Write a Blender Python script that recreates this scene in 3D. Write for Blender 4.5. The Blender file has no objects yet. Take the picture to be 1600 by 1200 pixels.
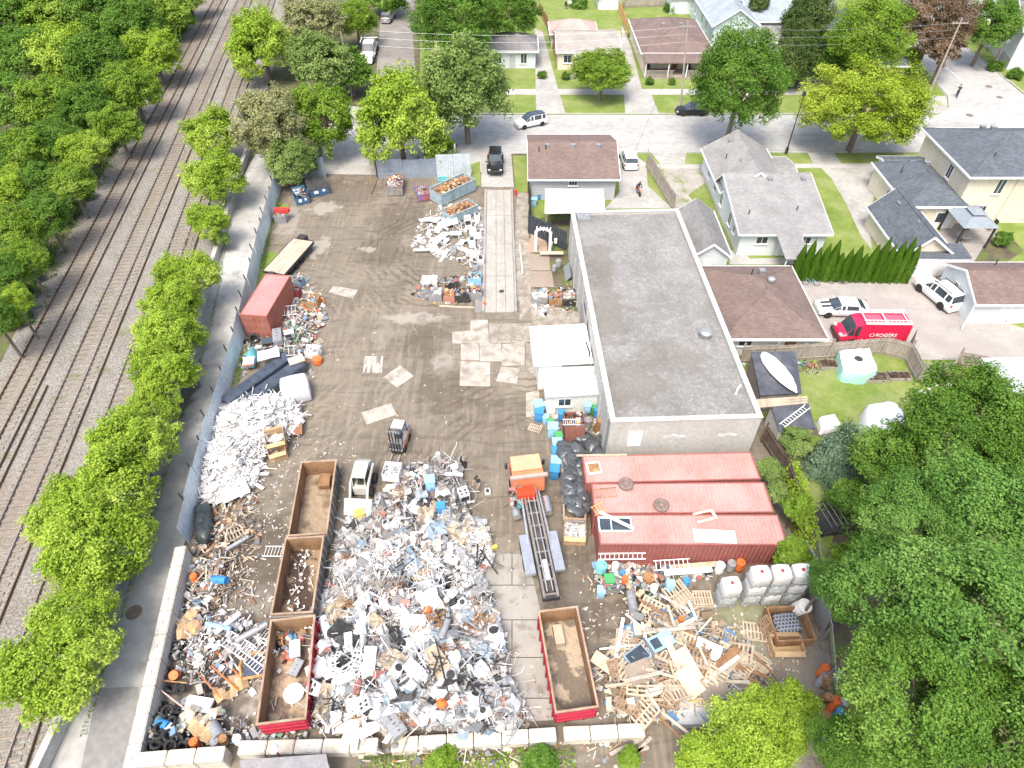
import bpy, bmesh, math, random
import numpy as np
from mathutils import Vector, Matrix, Euler
R=math.radians
S=bpy.context.scene; COL=S.collection
# ---------------- camera
CH=40.0; TH=R(45.3); FP=1040.0
cam=bpy.data.cameras.new('camera'); co=bpy.data.objects.new('camera',cam); COL.objects.link(co)
co.location=(0,0,CH); co.rotation_euler=(R(90)-TH,0,0); cam.sensor_width=36; cam.lens=36*FP/1600
cam.clip_start=.5; cam.clip_end=2000; S.camera=co
# ---------------- light
W=bpy.data.worlds.new("World"); S.world=W; W.use_nodes=True
wn=W.node_tree.nodes; wl=W.node_tree.links
sky=wn.new('ShaderNodeTexSky'); sky.sky_type='NISHITA'; sky.sun_disc=False
SEL,SAZ=R(62),R(200)
sky.sun_elevation=SEL; sky.sun_rotation=SAZ; sky.air_density=1.0; sky.dust_density=5; sky.ozone_density=.5
wl.new(sky.outputs[0],wn['Background'].inputs[0]); wn['Background'].inputs[1].default_value=.15
sun=bpy.data.lights.new('sun','SUN'); sun.energy=1.25; sun.angle=R(20); sun.color=(1,.97,.885)
so=bpy.data.objects.new('sun',sun); COL.objects.link(so)
so.rotation_euler=Vector((math.sin(SAZ)*math.cos(SEL),math.cos(SAZ)*math.cos(SEL),math.sin(SEL))).to_track_quat('Z','Y').to_euler()
S.view_settings.view_transform='Standard'; S.view_settings.look='None'; S.view_settings.gamma=1; S.view_settings.exposure=1.3
S.render.engine='CYCLES'; S.cycles.max_bounces=6; S.cycles.diffuse_bounces=3; S.cycles.transparent_max_bounces=4
# ---------------- helpers
def G(x,y,z=0.0):
    "point of the place seen at photo pixel x,y at height z"
    u=(x-800)/FP; v=(y-600)/FP
    dy=math.cos(TH)-v*math.sin(TH); dz=-math.sin(TH)-v*math.cos(TH); t=(z-CH)/dz
    return Vector((u*t,dy*t,z))
def PXM(y,z=0.0):
    v=(y-600)/FP; return FP*(math.sin(TH)+v*math.cos(TH))/(CH-z)
def ang(a,b,z=0):
    p=G(*a,z); q=G(*b,z); return math.atan2(q.y-p.y,q.x-p.x), (q-p).length
class MB:
    def __init__(s): s.v=[]; s.f=[]; s.m=[]; s.mi=0
    def add(s,vs,fs):
        o=len(s.v); s.v.extend([tuple(p) for p in vs]); s.f.extend([tuple(i+o for i in f) for f in fs]); s.m.extend([s.mi]*len(fs)); return s
    def box(s,x0,x1,y0,y1,z0,z1,M=None):
        vs=[Vector((x,y,z)) for z in(z0,z1) for y in(y0,y1) for x in(x0,x1)]
        if M is not None: vs=[M@p for p in vs]
        return s.add(vs,[(0,2,3,1),(4,5,7,6),(0,1,5,4),(2,6,7,3),(0,4,6,2),(1,3,7,5)])
    def cb(s,c,d,rx=0,ry=0,rz=0):
        M=Matrix.Translation(c)@Euler((rx,ry,rz)).to_matrix().to_4x4()
        return s.box(-d[0]/2,d[0]/2,-d[1]/2,d[1]/2,-d[2]/2,d[2]/2,M)
    def tube(s,pts,r,n=6,cap=True):
        pts=[Vector(p) for p in pts]; rs=r if isinstance(r,(list,tuple)) else [r]*len(pts); vs=[]; fs=[]
        up=None
        for i,p in enumerate(pts):
            d=(pts[min(i+1,len(pts)-1)]-pts[max(i-1,0)]).normalized()
            if up is None: up=Vector((0,0,1)) if abs(d.z)<.9 else Vector((1,0,0))
            a=d.cross(up).normalized(); b=a.cross(d); up=b
            for k in range(n):
                t=2*math.pi*k/n; vs.append(p+(a*math.cos(t)+b*math.sin(t))*rs[i])
        for i in range(len(pts)-1):
            for k in range(n):
                k2=(k+1)%n; fs.append((i*n+k,i*n+k2,(i+1)*n+k2,(i+1)*n+k))
        if cap: fs.append(tuple(range(n))[::-1]); fs.append(tuple((len(pts)-1)*n+k for k in range(n)))
        return s.add(vs,fs)
    def lathe(s,prof,n=12,c=(0,0,0),M=None):
        "prof = (r,z) bottom to top, closed at r=0 ends"
        vs=[]; fs=[]
        for r,z in prof:
            for k in range(n):
                t=2*math.pi*k/n; p=Vector((c[0]+r*math.cos(t),c[1]+r*math.sin(t),c[2]+z)); vs.append(M@p if M is not None else p)
        for i in range(len(prof)-1):
            for k in range(n):
                k2=(k+1)%n; fs.append((i*n+k,i*n+k2,(i+1)*n+k2,(i+1)*n+k))
        if prof[0][0]>0.0: fs.append(tuple(range(n))[::-1])
        if prof[-1][0]>0.0: fs.append(tuple((len(prof)-1)*n+k for k in range(n)))
        return s.add(vs,fs)
    def prism(s,poly,z0,z1):
        n=len(poly); vs=[(p[0],p[1],z0) for p in poly]+[(p[0],p[1],z1) for p in poly]
        a=sum(poly[i][0]*poly[(i+1)%n][1]-poly[(i+1)%n][0]*poly[i][1] for i in range(n))
        if a<0: vs=[(p[0],p[1],z0) for p in poly[::-1]]+[(p[0],p[1],z1) for p in poly[::-1]]
        return s.add(vs,[tuple(range(n))[::-1],tuple(range(n,2*n))]+[(i,(i+1)%n,n+(i+1)%n,n+i) for i in range(n)])
    def slab(s,c,t):
        "c = list of corner points; thickness t downwards"
        n=len(c); c=[Vector(p) for p in c]
        return s.add(c+[p-Vector((0,0,t)) for p in c],[tuple(range(n)),tuple(range(n,2*n))[::-1]]+[(i,n+i,n+(i+1)%n,(i+1)%n) for i in range(n)])
    def build(s,name,mat,parent=None,smooth=False,loc=None,rz=0):
        me=bpy.data.meshes.new(name); me.from_pydata(s.v,[],s.f)
        mats=mat if isinstance(mat,(list,tuple)) else [mat]
        for m in mats: me.materials.append(m)
        if len(mats)>1: me.polygons.foreach_set('material_index',s.m)
        if smooth: me.polygons.foreach_set('use_smooth',[True]*len(me.polygons))
        me.update(); o=bpy.data.objects.new(name,me); COL.objects.link(o)
        if parent: o.parent=parent
        if loc is not None: o.location=loc
        o.rotation_euler[2]=rz
        return o
def tag(o,label=None,cat=None,group=None,kind=None):
    if label: o['label']=label
    if cat: o['category']=cat
    if group: o['group']=group
    if kind: o['kind']=kind
    return o
def E(name,label,cat,loc=(0,0,0),rz=0,group=None):
    o=bpy.data.objects.new(name,None); COL.objects.link(o); o.location=loc; o.rotation_euler[2]=rz; o.empty_display_size=.3
    return tag(o,label,cat,group)
def smooth(o,a=40):
    me=o.data; me.polygons.foreach_set('use_smooth',[True]*len(me.polygons))
    try: me.set_sharp_from_angle(angle=R(a))
    except Exception: pass
    return o
KIDS={}
def kids(o): return [c for c in bpy.data.objects if c.parent==o]
def dup(o,loc,rz=0,label=None,tilt=(0,0),scale=None,group=None):
    if o.name not in KIDS: KIDS[o.name]=[(k,[g for g in kids(k)]) for k in kids(o)]
    r=o.copy(); COL.objects.link(r); r.location=loc; r.rotation_euler=(tilt[0],tilt[1],rz)
    if scale: r.scale=scale if isinstance(scale,tuple) else (scale,)*3
    if label: r['label']=label
    if group: r['group']=group
    for k,gs in KIDS[o.name]:
        c=k.copy(); COL.objects.link(c); c.parent=r
        for g in gs: d=g.copy(); COL.objects.link(d); d.parent=c
    return r
class Proto:
    "first use moves the source itself, later uses copy it"
    def __init__(s,o): s.o=o; s.used=False; KIDS[o.name]=[(k,kids(k)) for k in kids(o)]
    def put(self,loc,rz=0,label=None,tilt=(0,0),s=None,group=None):
        if self.used: return dup(self.o,loc,rz,label,tilt,s,group)
        self.used=True; r=self.o; r.location=loc; r.rotation_euler=(tilt[0],tilt[1],rz)
        if s: r.scale=s if isinstance(s,tuple) else (s,)*3
        if label: r['label']=label
        if group: r['group']=group
        return r
# ---------------- materials
MC={}
def M(name,c1,c2=None,scale=3,rough=.8,metal=0,bump=0,stretch=(1,1,1),detail=5,lo=.35,hi=.65,c3=None,bscale=None,spec=.3,world=False,rot=0):
    if name in MC: return MC[name]
    m=bpy.data.materials.new(name); m.use_nodes=True; nt=m.node_tree; N=nt.nodes; L=nt.links; b=N['Principled BSDF']
    b.inputs['Roughness'].default_value=rough; b.inputs['Metallic'].default_value=metal; b.inputs['Specular IOR Level'].default_value=spec
    c1=tuple(c1); c2=tuple(c2) if c2 else tuple(x*.82 for x in c1)
    if world: tc=N.new('ShaderNodeNewGeometry').outputs['Position']
    else: tc=N.new('ShaderNodeTexCoord').outputs['Object']
    mp=N.new('ShaderNodeMapping'); mp.inputs['Scale'].default_value=stretch; mp.inputs['Rotation'].default_value=(0,0,rot); L.new(tc,mp.inputs[0])
    n=N.new('ShaderNodeTexNoise'); n.inputs['Scale'].default_value=scale; n.inputs['Detail'].default_value=detail; n.inputs['Roughness'].default_value=.65; L.new(mp.outputs[0],n.inputs[0])
    r=N.new('ShaderNodeValToRGB'); e=r.color_ramp.elements; e[0].position=lo; e[1].position=hi; e[0].color=(*c1,1); e[1].color=(*c2,1)
    if c3: x=e.new((lo+hi)/2); x.color=(*c3,1)
    L.new(n.outputs[0],r.inputs[0])
    # fine grime on top
    n2=N.new('ShaderNodeTexNoise'); n2.inputs['Scale'].default_value=scale*9; n2.inputs['Detail'].default_value=3; L.new(tc,n2.inputs[0])
    mr=N.new('ShaderNodeMapRange'); mr.inputs['From Min'].default_value=.3; mr.inputs['From Max'].default_value=.7; mr.inputs['To Min'].default_value=.86; mr.inputs['To Max'].default_value=1.1; L.new(n2.outputs[0],mr.inputs[0])
    mx=N.new('ShaderNodeMix'); mx.data_type='RGBA'; mx.blend_type='MULTIPLY'; mx.inputs[0].default_value=1; L.new(r.outputs[0],mx.inputs[6]); L.new(mr.outputs[0],mx.inputs[7])
    L.new(mx.outputs[2],b.inputs['Base Color'])
    if bump:
        bp=N.new('ShaderNodeBump'); bp.inputs['Strength'].default_value=bump; bp.inputs['Distance'].default_value=.05
        n3=N.new('ShaderNodeTexNoise'); n3.inputs['Scale'].default_value=bscale or scale*4; n3.inputs['Detail'].default_value=6; L.new(tc,n3.inputs[0]); L.new(n3.outputs[0],bp.inputs['Height']); L.new(bp.outputs[0],b.inputs['Normal'])
    MC[name]=m; return m
def nodes(m): return m.node_tree.nodes,m.node_tree.links,m.node_tree.nodes['Principled BSDF']
def topmix(m,fac_fn,col):
    "mix colour col over the base by a factor socket"
    N,L,b=nodes(m); src=b.inputs['Base Color'].links[0].from_socket
    mx=N.new('ShaderNodeMix'); mx.data_type='RGBA'; L.new(fac_fn(N,L),mx.inputs[0]); L.new(src,mx.inputs[6])
    if isinstance(col,tuple): mx.inputs[7].default_value=(*col,1)
    else: L.new(col,mx.inputs[7])
    L.new(mx.outputs[2],b.inputs['Base Color']); return m
def noisefac(scale,lo,hi,stretch=(1,1,1),detail=4,amt=1,rot=0,world=True,dist=0,seed=0):
    def f(N,L):
        g=N.new('ShaderNodeNewGeometry').outputs['Position'] if world else N.new('ShaderNodeTexCoord').outputs['Object']
        mp=N.new('ShaderNodeMapping'); mp.inputs['Scale'].default_value=stretch; mp.inputs['Rotation'].default_value=(0,0,rot); mp.inputs['Location'].default_value=(seed,seed*1.7,0); L.new(g,mp.inputs[0])
        n=N.new('ShaderNodeTexNoise'); n.inputs['Scale'].default_value=scale; n.inputs['Detail'].default_value=detail; n.inputs['Distortion'].default_value=dist; L.new(mp.outputs[0],n.inputs[0])
        r=N.new('ShaderNodeMapRange'); r.inputs['From Min'].default_value=lo; r.inputs['From Max'].default_value=hi; r.inputs['To Max'].default_value=amt; L.new(n.outputs[0],r.inputs[0]); return r.outputs[0]
    return f
def blobfac(spots,world=True):
    "soft patches at given places: (x,y,rx,ry,strength)"
    def f(N,L):
        g=N.new('ShaderNodeNewGeometry').outputs['Position']; out=None
        nz=N.new('ShaderNodeTexNoise'); nz.inputs['Scale'].default_value=.9; nz.inputs['Detail'].default_value=7; L.new(g,nz.inputs[0])
        for x,y,rx,ry,s in spots:
            mp=N.new('ShaderNodeMapping'); mp.vector_type='TEXTURE'; mp.inputs['Location'].default_value=(x,y,0); mp.inputs['Scale'].default_value=(rx,ry,1e3); L.new(g,mp.inputs[0])
            ln=N.new('ShaderNodeVectorMath'); ln.operation='LENGTH'; L.new(mp.outputs[0],ln.inputs[0])
            a=N.new('ShaderNodeMath'); a.operation='MULTIPLY_ADD'; L.new(nz.outputs[0],a.inputs[0]); a.inputs[1].default_value=2.6; a.inputs[2].default_value=-1.3
            d=N.new('ShaderNodeMath'); d.operation='ADD'; L.new(ln.outputs[1],d.inputs[0]); L.new(a.outputs[0],d.inputs[1])
            r=N.new('ShaderNodeMapRange'); r.inputs['From Min'].default_value=1.1; r.inputs['From Max'].default_value=.75; r.inputs['To Max'].default_value=s; L.new(d.outputs[0],r.inputs[0])
            if out is None: out=r.outputs[0]
            else:
                q=N.new('ShaderNodeMath'); q.operation='MAXIMUM'; L.new(out,q.inputs[0]); L.new(r.outputs[0],q.inputs[1]); out=q.outputs[0]
        return out
    return f
def palette(name,cols,rough=.55,metal=0,hue=.0):
    "each loose piece of one mesh takes its own colour"
    if name in MC: return MC[name]
    m=M(name,(.5,.5,.5),rough=rough,metal=metal); N,L,b=nodes(m)
    g=N.new('ShaderNodeNewGeometry'); r=N.new('ShaderNodeValToRGB'); r.color_ramp.interpolation='CONSTANT'; e=r.color_ramp.elements
    n=len(cols)
    for i,c in enumerate(cols):
        x=e[i] if i<2 else e.new(0); 
    for i,c in enumerate(cols): e[i].position=i/n; e[i].color=(*c,1)
    L.new(g.outputs['Random Per Island'],r.inputs[0])
    mx=[k for k in N if k.type=='MIX'][0]; L.new(r.outputs[0],mx.inputs[6]); return m
def bricks(name,c1,c2,cm,w=.5,h=.2,rot=0,rough=.9,axis='xy',mort=.01,var=0.0,noise=.6,bumpd=.01):
    if name in MC: return MC[name]
    m=M(name,(.5,.5,.5),rough=rough); N,L,b=nodes(m)
    tc=N.new('ShaderNodeTexCoord').outputs['Object']
    if axis!='xy':
        sp=N.new('ShaderNodeSeparateXYZ'); L.new(tc,sp.inputs[0]); cb=N.new('ShaderNodeCombineXYZ'); ad=N.new('ShaderNodeMath'); ad.operation='ADD'; L.new(sp.outputs[0],ad.inputs[0]); L.new(sp.outputs[1],ad.inputs[1])
        L.new(ad.outputs[0],cb.inputs[0]); L.new(sp.outputs[2],cb.inputs[1]); tc=cb.outputs[0]
    mp=N.new('ShaderNodeMapping'); mp.inputs['Rotation'].default_value=(0,0,rot); L.new(tc,mp.inputs[0])
    t=N.new('ShaderNodeTexBrick'); t.inputs['Scale'].default_value=1; t.inputs['Brick Width'].default_value=w; t.inputs['Row Height'].default_value=h; t.inputs['Mortar Size'].default_value=mort
    t.inputs['Color1'].default_value=(*c1,1); t.inputs['Color2'].default_value=(*c2,1); t.inputs['Mortar'].default_value=(*cm,1); L.new(mp.outputs[0],t.inputs[0])
    n=N.new('ShaderNodeTexNoise'); n.inputs['Scale'].default_value=.5; n.inputs['Detail'].default_value=5; L.new(tc,n.inputs[0])
    r=N.new('ShaderNodeMapRange'); r.inputs['From Min'].default_value=.3; r.inputs['From Max'].default_value=.7; r.inputs['To Min'].default_value=1-noise*.25; r.inputs['To Max'].default_value=1+noise*.2; L.new(n.outputs[0],r.inputs[0])
    mu=N.new('ShaderNodeMix'); mu.data_type='RGBA'; mu.blend_type='MULTIPLY'; mu.inputs[0].default_value=1; L.new(t.outputs[0],mu.inputs[6]); L.new(r.outputs[0],mu.inputs[7])
    mx=[k for k in N if k.type=='MIX' and k!=mu][0]; L.new(mu.outputs[2],mx.inputs[6])
    bp=N.new('ShaderNodeBump'); bp.inputs['Distance'].default_value=bumpd; bp.inputs['Strength'].default_value=.6; bp.invert=True; L.new(t.outputs[1],bp.inputs['Height']); L.new(bp.outputs[0],b.inputs['Normal'])
    return m
def leafmat(name,c1,c2,c3,tr=.3):
    if name in MC: return MC[name]
    m=bpy.data.materials.new(name); m.use_nodes=True; N=m.node_tree.nodes; L=m.node_tree.links; N.remove(N['Principled BSDF']); out=N['Material Output']
    g=N.new('ShaderNodeNewGeometry'); tc=N.new('ShaderNodeTexCoord'); n=N.new('ShaderNodeTexNoise'); n.inputs['Scale'].default_value=.55; n.inputs['Detail'].default_value=2; L.new(tc.outputs['Object'],n.inputs[0])
    a=N.new('ShaderNodeMath'); a.operation='MULTIPLY_ADD'; a.inputs[1].default_value=.45; L.new(g.outputs['Random Per Island'],a.inputs[0])
    s=N.new('ShaderNodeMath'); s.operation='MULTIPLY_ADD'; s.inputs[1].default_value=1.5; s.inputs[2].default_value=-.48; L.new(n.outputs[0],s.inputs[0]); L.new(s.outputs[0],a.inputs[2])
    r=N.new('ShaderNodeValToRGB'); e=r.color_ramp.elements; e[0].color=(*c1,1); e[1].color=(*c3,1); x=e.new(.5); x.color=(*c2,1); L.new(a.outputs[0],r.inputs[0])
    d=N.new('ShaderNodeBsdfDiffuse'); t=N.new('ShaderNodeBsdfTranslucent'); gl=N.new('ShaderNodeBsdfGlossy'); gl.inputs['Roughness'].default_value=.45
    mi=N.new('ShaderNodeMixShader'); mi.inputs[0].default_value=tr; m2=N.new('ShaderNodeMixShader'); m2.inputs[0].default_value=.006
    L.new(r.outputs[0],d.inputs[0]); L.new(r.outputs[0],t.inputs[0]); L.new(d.outputs[0],mi.inputs[1]); L.new(t.outputs[0],mi.inputs[2]); L.new(mi.outputs[0],m2.inputs[1]); L.new(gl.outputs[0],m2.inputs[2]); L.new(m2.outputs[0],out.inputs[0])
    MC[name]=m; return m
def paint(name,c,rough=.4,metal=0,spec=.5): return M(name,c,tuple(x*.9 for x in c),1.5,rough,metal,spec=spec)
GLASS=M('window_glass',(.03,.04,.05),(.06,.075,.09),.6,.08,0,spec=.9)
RUBBER=M('black_rubber',(.022,.022,.024),(.045,.043,.04),4,.8)
DARK=M('dark_metal',(.03,.03,.032),(.06,.058,.055),2,.6)
WHITE=M('white_paint',(.78,.79,.79),(.7,.71,.7),1.2,.5)
STEEL=M('dull_steel',(.42,.43,.44),(.3,.3,.3),2,.45,.5)
RUST=M('rusty_steel',(.22,.1,.045),(.42,.27,.13),1.1,.85,c3=(.3,.17,.08),stretch=(1,1,.6))
WOODP=M('pale_wood',(.5,.42,.31),(.34,.275,.2),2.2,.8,stretch=(1,1,4))
WOODG=M('grey_wood',(.27,.23,.19),(.4,.36,.31),1.5,.9,stretch=(3,3,.6))
WOODB=M('brown_wood',(.2,.1,.055),(.32,.19,.1),1.5,.9)
CONC=M('concrete',(.42,.41,.375),(.52,.505,.47),.8,.9,bump=.25)
# ================= materials of the setting
GR1,GR2,GR3=(.12,.185,.03),(.22,.26,.075),(.075,.125,.02)
grass=M('lawn_grass',GR1,GR2,.35,.95,bump=.5,c3=(.155,.215,.045),world=True,bscale=25,lo=.3,hi=.7)
topmix(grass,noisefac(2.2,.52,.72,amt=.4),(.22,.22,.1)); topmix(grass,noisefac(.25,.5,.62,amt=.3,seed=17,detail=7),(.3,.3,.15))
dirt=M('yard_dirt',(.13,.109,.084),(.213,.184,.144),.16,.95,bump=.35,c3=(.168,.143,.111),world=True,bscale=7,lo=.3,hi=.7)
wet=M('rough_soil',(.07,.055,.04),(.14,.115,.08),.5,.95,bump=.5,world=True,bscale=9)
topmix(wet,noisefac(.8,.45,.62,amt=.9),(.1,.14,.03))
ballast=M('rail_ballast',(.14,.126,.104),(.255,.237,.205),.5,.95,bump=.9,world=True,bscale=14,lo=.25,hi=.75)
topmix(ballast,noisefac(6,.42,.66,detail=6,amt=.7),(.36,.35,.325)); topmix(ballast,noisefac(9,.55,.66,detail=6,amt=.8,seed=5),(.06,.054,.05))
topmix(ballast,noisefac(.3,.5,.66,stretch=(1,.25,1),amt=.5,rot=R(-8.6)),(.2,.155,.11))
topmix(ballast,noisefac(.55,.6,.7,amt=.6,seed=31,detail=6),(.11,.14,.03))
asphalt=M('street_asphalt',(.32,.318,.305),(.4,.397,.382),.12,.9,world=True,bump=.1,bscale=12)
topmix(asphalt,noisefac(.5,.55,.72,stretch=(.08,1.6,1),amt=.5),(.26,.257,.247)); 
lanem=M('lane_asphalt',(.33,.325,.305),(.42,.415,.395),.15,.9,world=True,bump=.15,bscale=10)
topmix(lanem,noisefac(.35,.6,.68,amt=.55,detail=6,seed=3),(.16,.15,.135)); topmix(lanem,noisefac(.5,.5,.7,stretch=(1.5,.1,1),rot=R(-9),amt=.5,seed=8),(.21,.2,.185))
topmix(lanem,blobfac([(*(lambda p:(p.x,p.y))(G(288,618)),1.1,3.2,.8)]),(.09,.085,.075))
walkm=bricks('sidewalk_concrete',(.4,.395,.37),(.365,.36,.34),(.24,.235,.22),1.5,4,axis='xy',mort=.012,noise=.4)
drivem=M('driveway_concrete',(.29,.285,.265),(.385,.38,.36),.3,.9,world=True,bump=.1)
gravelm=M('gravel_drive',(.27,.255,.22),(.37,.36,.33),.5,.95,world=True,bump=.6,bscale=12); topmix(gravelm,noisefac(.7,.52,.66,amt=.85,seed=9),(.16,.2,.06))
paver=bricks('courtyard_pavers',(.36,.33,.305),(.32,.3,.28),(.25,.23,.21),.5,.25,noise=.5); topmix(paver,noisefac(.16,.5,.62,amt=.65,seed=21),(.31,.27,.25))
patch=M('fresh_asphalt',(.19,.185,.18),(.235,.23,.22),.3,.85,world=True)
slabm=bricks('worn_concrete_pad',(.33,.315,.28),(.29,.275,.245),(.08,.07,.06),20,2.35,noise=.5,mort=.03); topmix(slabm,noisefac(.9,.52,.66,amt=.75,seed=40,detail=7),(.15,.13,.105))
# tyre tracks, dry pale dust and damp soil of the yard
P=lambda x,y:(G(x,y).x,G(x,y).y)
def bl(L): return [(*P(x,y),rx,ry,s) for x,y,rx,ry,s in L]
topmix(dirt,noisefac(1.1,.48,.66,stretch=(1.6,.13,1),rot=R(4),amt=.5,dist=1.6,seed=1),(.25,.215,.165))
topmix(dirt,noisefac(.9,.52,.7,stretch=(.2,1.3,1),rot=R(25),amt=.5,dist=1.8,seed=6),(.075,.063,.05))
topmix(dirt,noisefac(3.5,.62,.72,detail=6,amt=.4,seed=13),(.3,.27,.235))
topmix(dirt,blobfac(bl([(625,345,3,5,.4),(600,390,3,3,.4),(560,300,3,3,.45),(520,300,3,3,.5)])),(.075,.058,.046))
topmix(dirt,blobfac(bl([(505,325,1.8,1.3,.8),(500,385,1,2,.8),(650,498,2.4,.9,.9),(690,570,1,1.4,.7),(575,390,1,.5,.9),(590,1000,.1,.1,0),(545,930,1.5,1.2,.8),(450,345,1.2,3,.6),(395,935,1.6,1.2,.75),(600,520,1,2,.3),(1125,960,5,5,.12),(380,1095,1.8,1.5,.9),(760,890,2,3,.6),(1215,1060,4,5,.5),(820,590,1,2,.5),(900,1000,1,6,.4)])),(.29,.265,.225))
topmix(dirt,blobfac(bl([(430,470,1.2,2,.4),(330,885,2,3,.75),(400,880,3,3.5,.6),(1010,920,3,3,.5),(700,610,3,3,.4),(660,530,2,3,.35),(330,1120,2,2,.7),(900,930,2,4,.5),(840,1110,1,2,.5),(460,330,.1,.1,.0)])),(.065,.05,.038))
def ringfac(cx,cy,r0,r1,amt):
    def f(N,L):
        g=N.new('ShaderNodeNewGeometry').outputs['Position']; nz=N.new('ShaderNodeTexNoise'); nz.inputs['Scale'].default_value=.35; nz.inputs['Detail'].default_value=5; L.new(g,nz.inputs[0])
        d=N.new('ShaderNodeVectorMath'); d.operation='DISTANCE'; L.new(g,d.inputs[0]); d.inputs[1].default_value=(cx,cy,.025)
        a=N.new('ShaderNodeMath'); a.operation='MULTIPLY_ADD'; L.new(nz.outputs[0],a.inputs[0]); a.inputs[1].default_value=2.5; L.new(d.outputs['Value'],a.inputs[2])
        s=N.new('ShaderNodeMath'); s.operation='MULTIPLY'; s.inputs[1].default_value=8; L.new(a.outputs[0],s.inputs[0]); w=N.new('ShaderNodeMath'); w.operation='SINE'; L.new(s.outputs[0],w.inputs[0])
        m=N.new('ShaderNodeMapRange'); m.inputs['From Min'].default_value=.2; m.inputs['From Max'].default_value=.9; m.inputs['To Max'].default_value=amt; L.new(w.outputs[0],m.inputs[0])
        lo=N.new('ShaderNodeMapRange'); lo.inputs['From Min'].default_value=r0; lo.inputs['From Max'].default_value=r0+1; L.new(d.outputs['Value'],lo.inputs[0]); hi=N.new('ShaderNodeMapRange'); hi.inputs['From Min'].default_value=r1; hi.inputs['From Max'].default_value=r1-1; L.new(d.outputs['Value'],hi.inputs[0])
        nm=N.new('ShaderNodeMapRange'); nm.inputs['From Min'].default_value=.42; nm.inputs['From Max'].default_value=.6; L.new(nz.outputs[0],nm.inputs[0])
        o=m.outputs[0]
        for q in(lo,hi,nm): k=N.new('ShaderNodeMath'); k.operation='MULTIPLY'; L.new(o,k.inputs[0]); L.new(q.outputs[0],k.inputs[1]); o=k.outputs[0]
        return o
    return f
topmix(dirt,ringfac(*P(705,395),4,10,.75),(.085,.065,.048)); topmix(dirt,ringfac(*P(860,760),6,14,.6),(.09,.07,.052)); topmix(dirt,ringfac(*P(380,560),7,16,.5),(.25,.215,.165))
topmix(dirt,blobfac(bl([(418,415,.8,3.4,.95),(440,330,.6,1.5,.9),(378,560,.4,3,.8),(1180,970,3,2,.25)])),(.16,.24,.04))
def sheet(name,pts,mat,z=.01,lab=None): 
    mb=MB(); c=[G(x,y,z) for x,y in pts]; 
    a=sum(c[i].x*c[(i+1)%len(c)].y-c[(i+1)%len(c)].x*c[i].y for i in range(len(c)))
    if a<0: c=c[::-1]
    mb.add(c,[tuple(range(len(c)))]); o=mb.build(name,mat); tag(o,lab,kind='structure'); return o
def block(name,pts,mat,z1=.12):
    mb=MB().prism([(G(x,y,z1).x,G(x,y,z1).y) for x,y in pts],-.02,z1); return tag(mb.build(name,mat),kind='structure')
g=MB().box(-700,800,-200,1500,-.6,0); tag(g.build('ground',wet),kind='structure')
sheet('railway_ballast',[(-300,900),(-60,640),(5,560),(60,440),(118,350),(165,262),(215,180),(262,100),(330,-30),(475,-30),(425,110),(398,200),(368,290),(335,400),(300,520),(262,645),(215,800),(160,950),(105,1110),(60,1240),(-300,1240)],ballast,.02)
sheet('lane',[(400,240),(436,250),(432,300),(405,385),(378,500),(338,640),(310,750),(288,850),(238,1020),(190,1240),(60,1240),(118,1110),(172,950),(226,800),(272,645),(308,520),(342,400),(372,290)],lanem,.03)
sheet('asphalt_patch',[(153,1075),(217,1073),(198,1240),(118,1240)],patch,.036)
sheet('yard_ground',[(430,273),(745,272),(832,300),(835,480),(980,640),(1180,650),(1300,700),(1330,1160),(1260,1240),(150,1240),(200,1190),(290,860),(340,640),(380,490),(408,385),(434,300)],dirt,.025)
sheet('concrete_pad',[(745,872),(822,860),(846,960),(868,1125),(800,1128),(786,1010),(765,930)],slabm,.032)
sheet('road',[(500,160),(640,176),(1460,178),(1440,110),(1425,60),(1510,60),(1620,150),(1900,200),(1900,238),(800,240),(745,272),(505,270)],asphalt,.012)
sheet('jeep_drive',[(752,241),(799,241),(803,292),(752,292)],drivem,.033)
sheet('verge',[(735,257),(750,252),(751,290),(742,290)],grass,.034); sheet('verge',[(801,243),(826,243),(826,300),(806,300)],grass,.034)
sheet('gateway_concrete',[(508,258),(590,258),(590,273),(508,272)],drivem,.033)
sheet('side_lane',[(588,200),(655,190),(650,120),(645,60),(652,-40),(600,-40),(592,60),(588,120)],M('side_lane_asphalt',(.17,.155,.14),(.25,.23,.21),.2,.9,world=True),.016)
block('north_lawn',[(655,178),(1466,178),(1482,168),(1480,152),(1434,98),(1420,55),(1390,-60),(660,-60),(656,100)],grass)
block('far_lawn',[(1514,76),(1606,151),(1900,190),(1900,-60),(1420,-60),(1440,20)],grass)
block('south_lawn',[(826,239),(1900,239),(1900,1400),(1330,1400),(1290,900),(1240,720),(1196,655),(1186,640),(1052,328),(883,330),(830,345)],grass)
block('rail_verge',[(440,273),(508,273),(508,262),(440,258)],grass,.08)
z=.126
sheet('sidewalk',[(655,139),(1425,139),(1432,148),(655,148)],walkm,z)
sheet('sidewalk',[(985,257),(1376,255),(1378,262),(985,264)],walkm,z)
sheet('sidewalk',[(1530,66),(1550,66),(1640,125),(1640,140)],walkm,z)
sheet('corner_pavement',[(1452,150),(1478,150),(1481,166),(1464,177),(1440,177),(1448,160)],drivem,z)
sheet('driveway',[(836,45),(848,50),(872,139),(884,177.8),(838,177.8),(837,139)],drivem,.129)
sheet('driveway',[(972,40),(985,70),(1003,139),(1018,148),(1030,177.8),(977,177.8),(975,148),(968,110)],drivem,.129)
sheet('driveway',[(965,239),(988,239),(1010,256),(1012,290),(1050,325),(946,326),(968,300)],drivem,.129)
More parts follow.
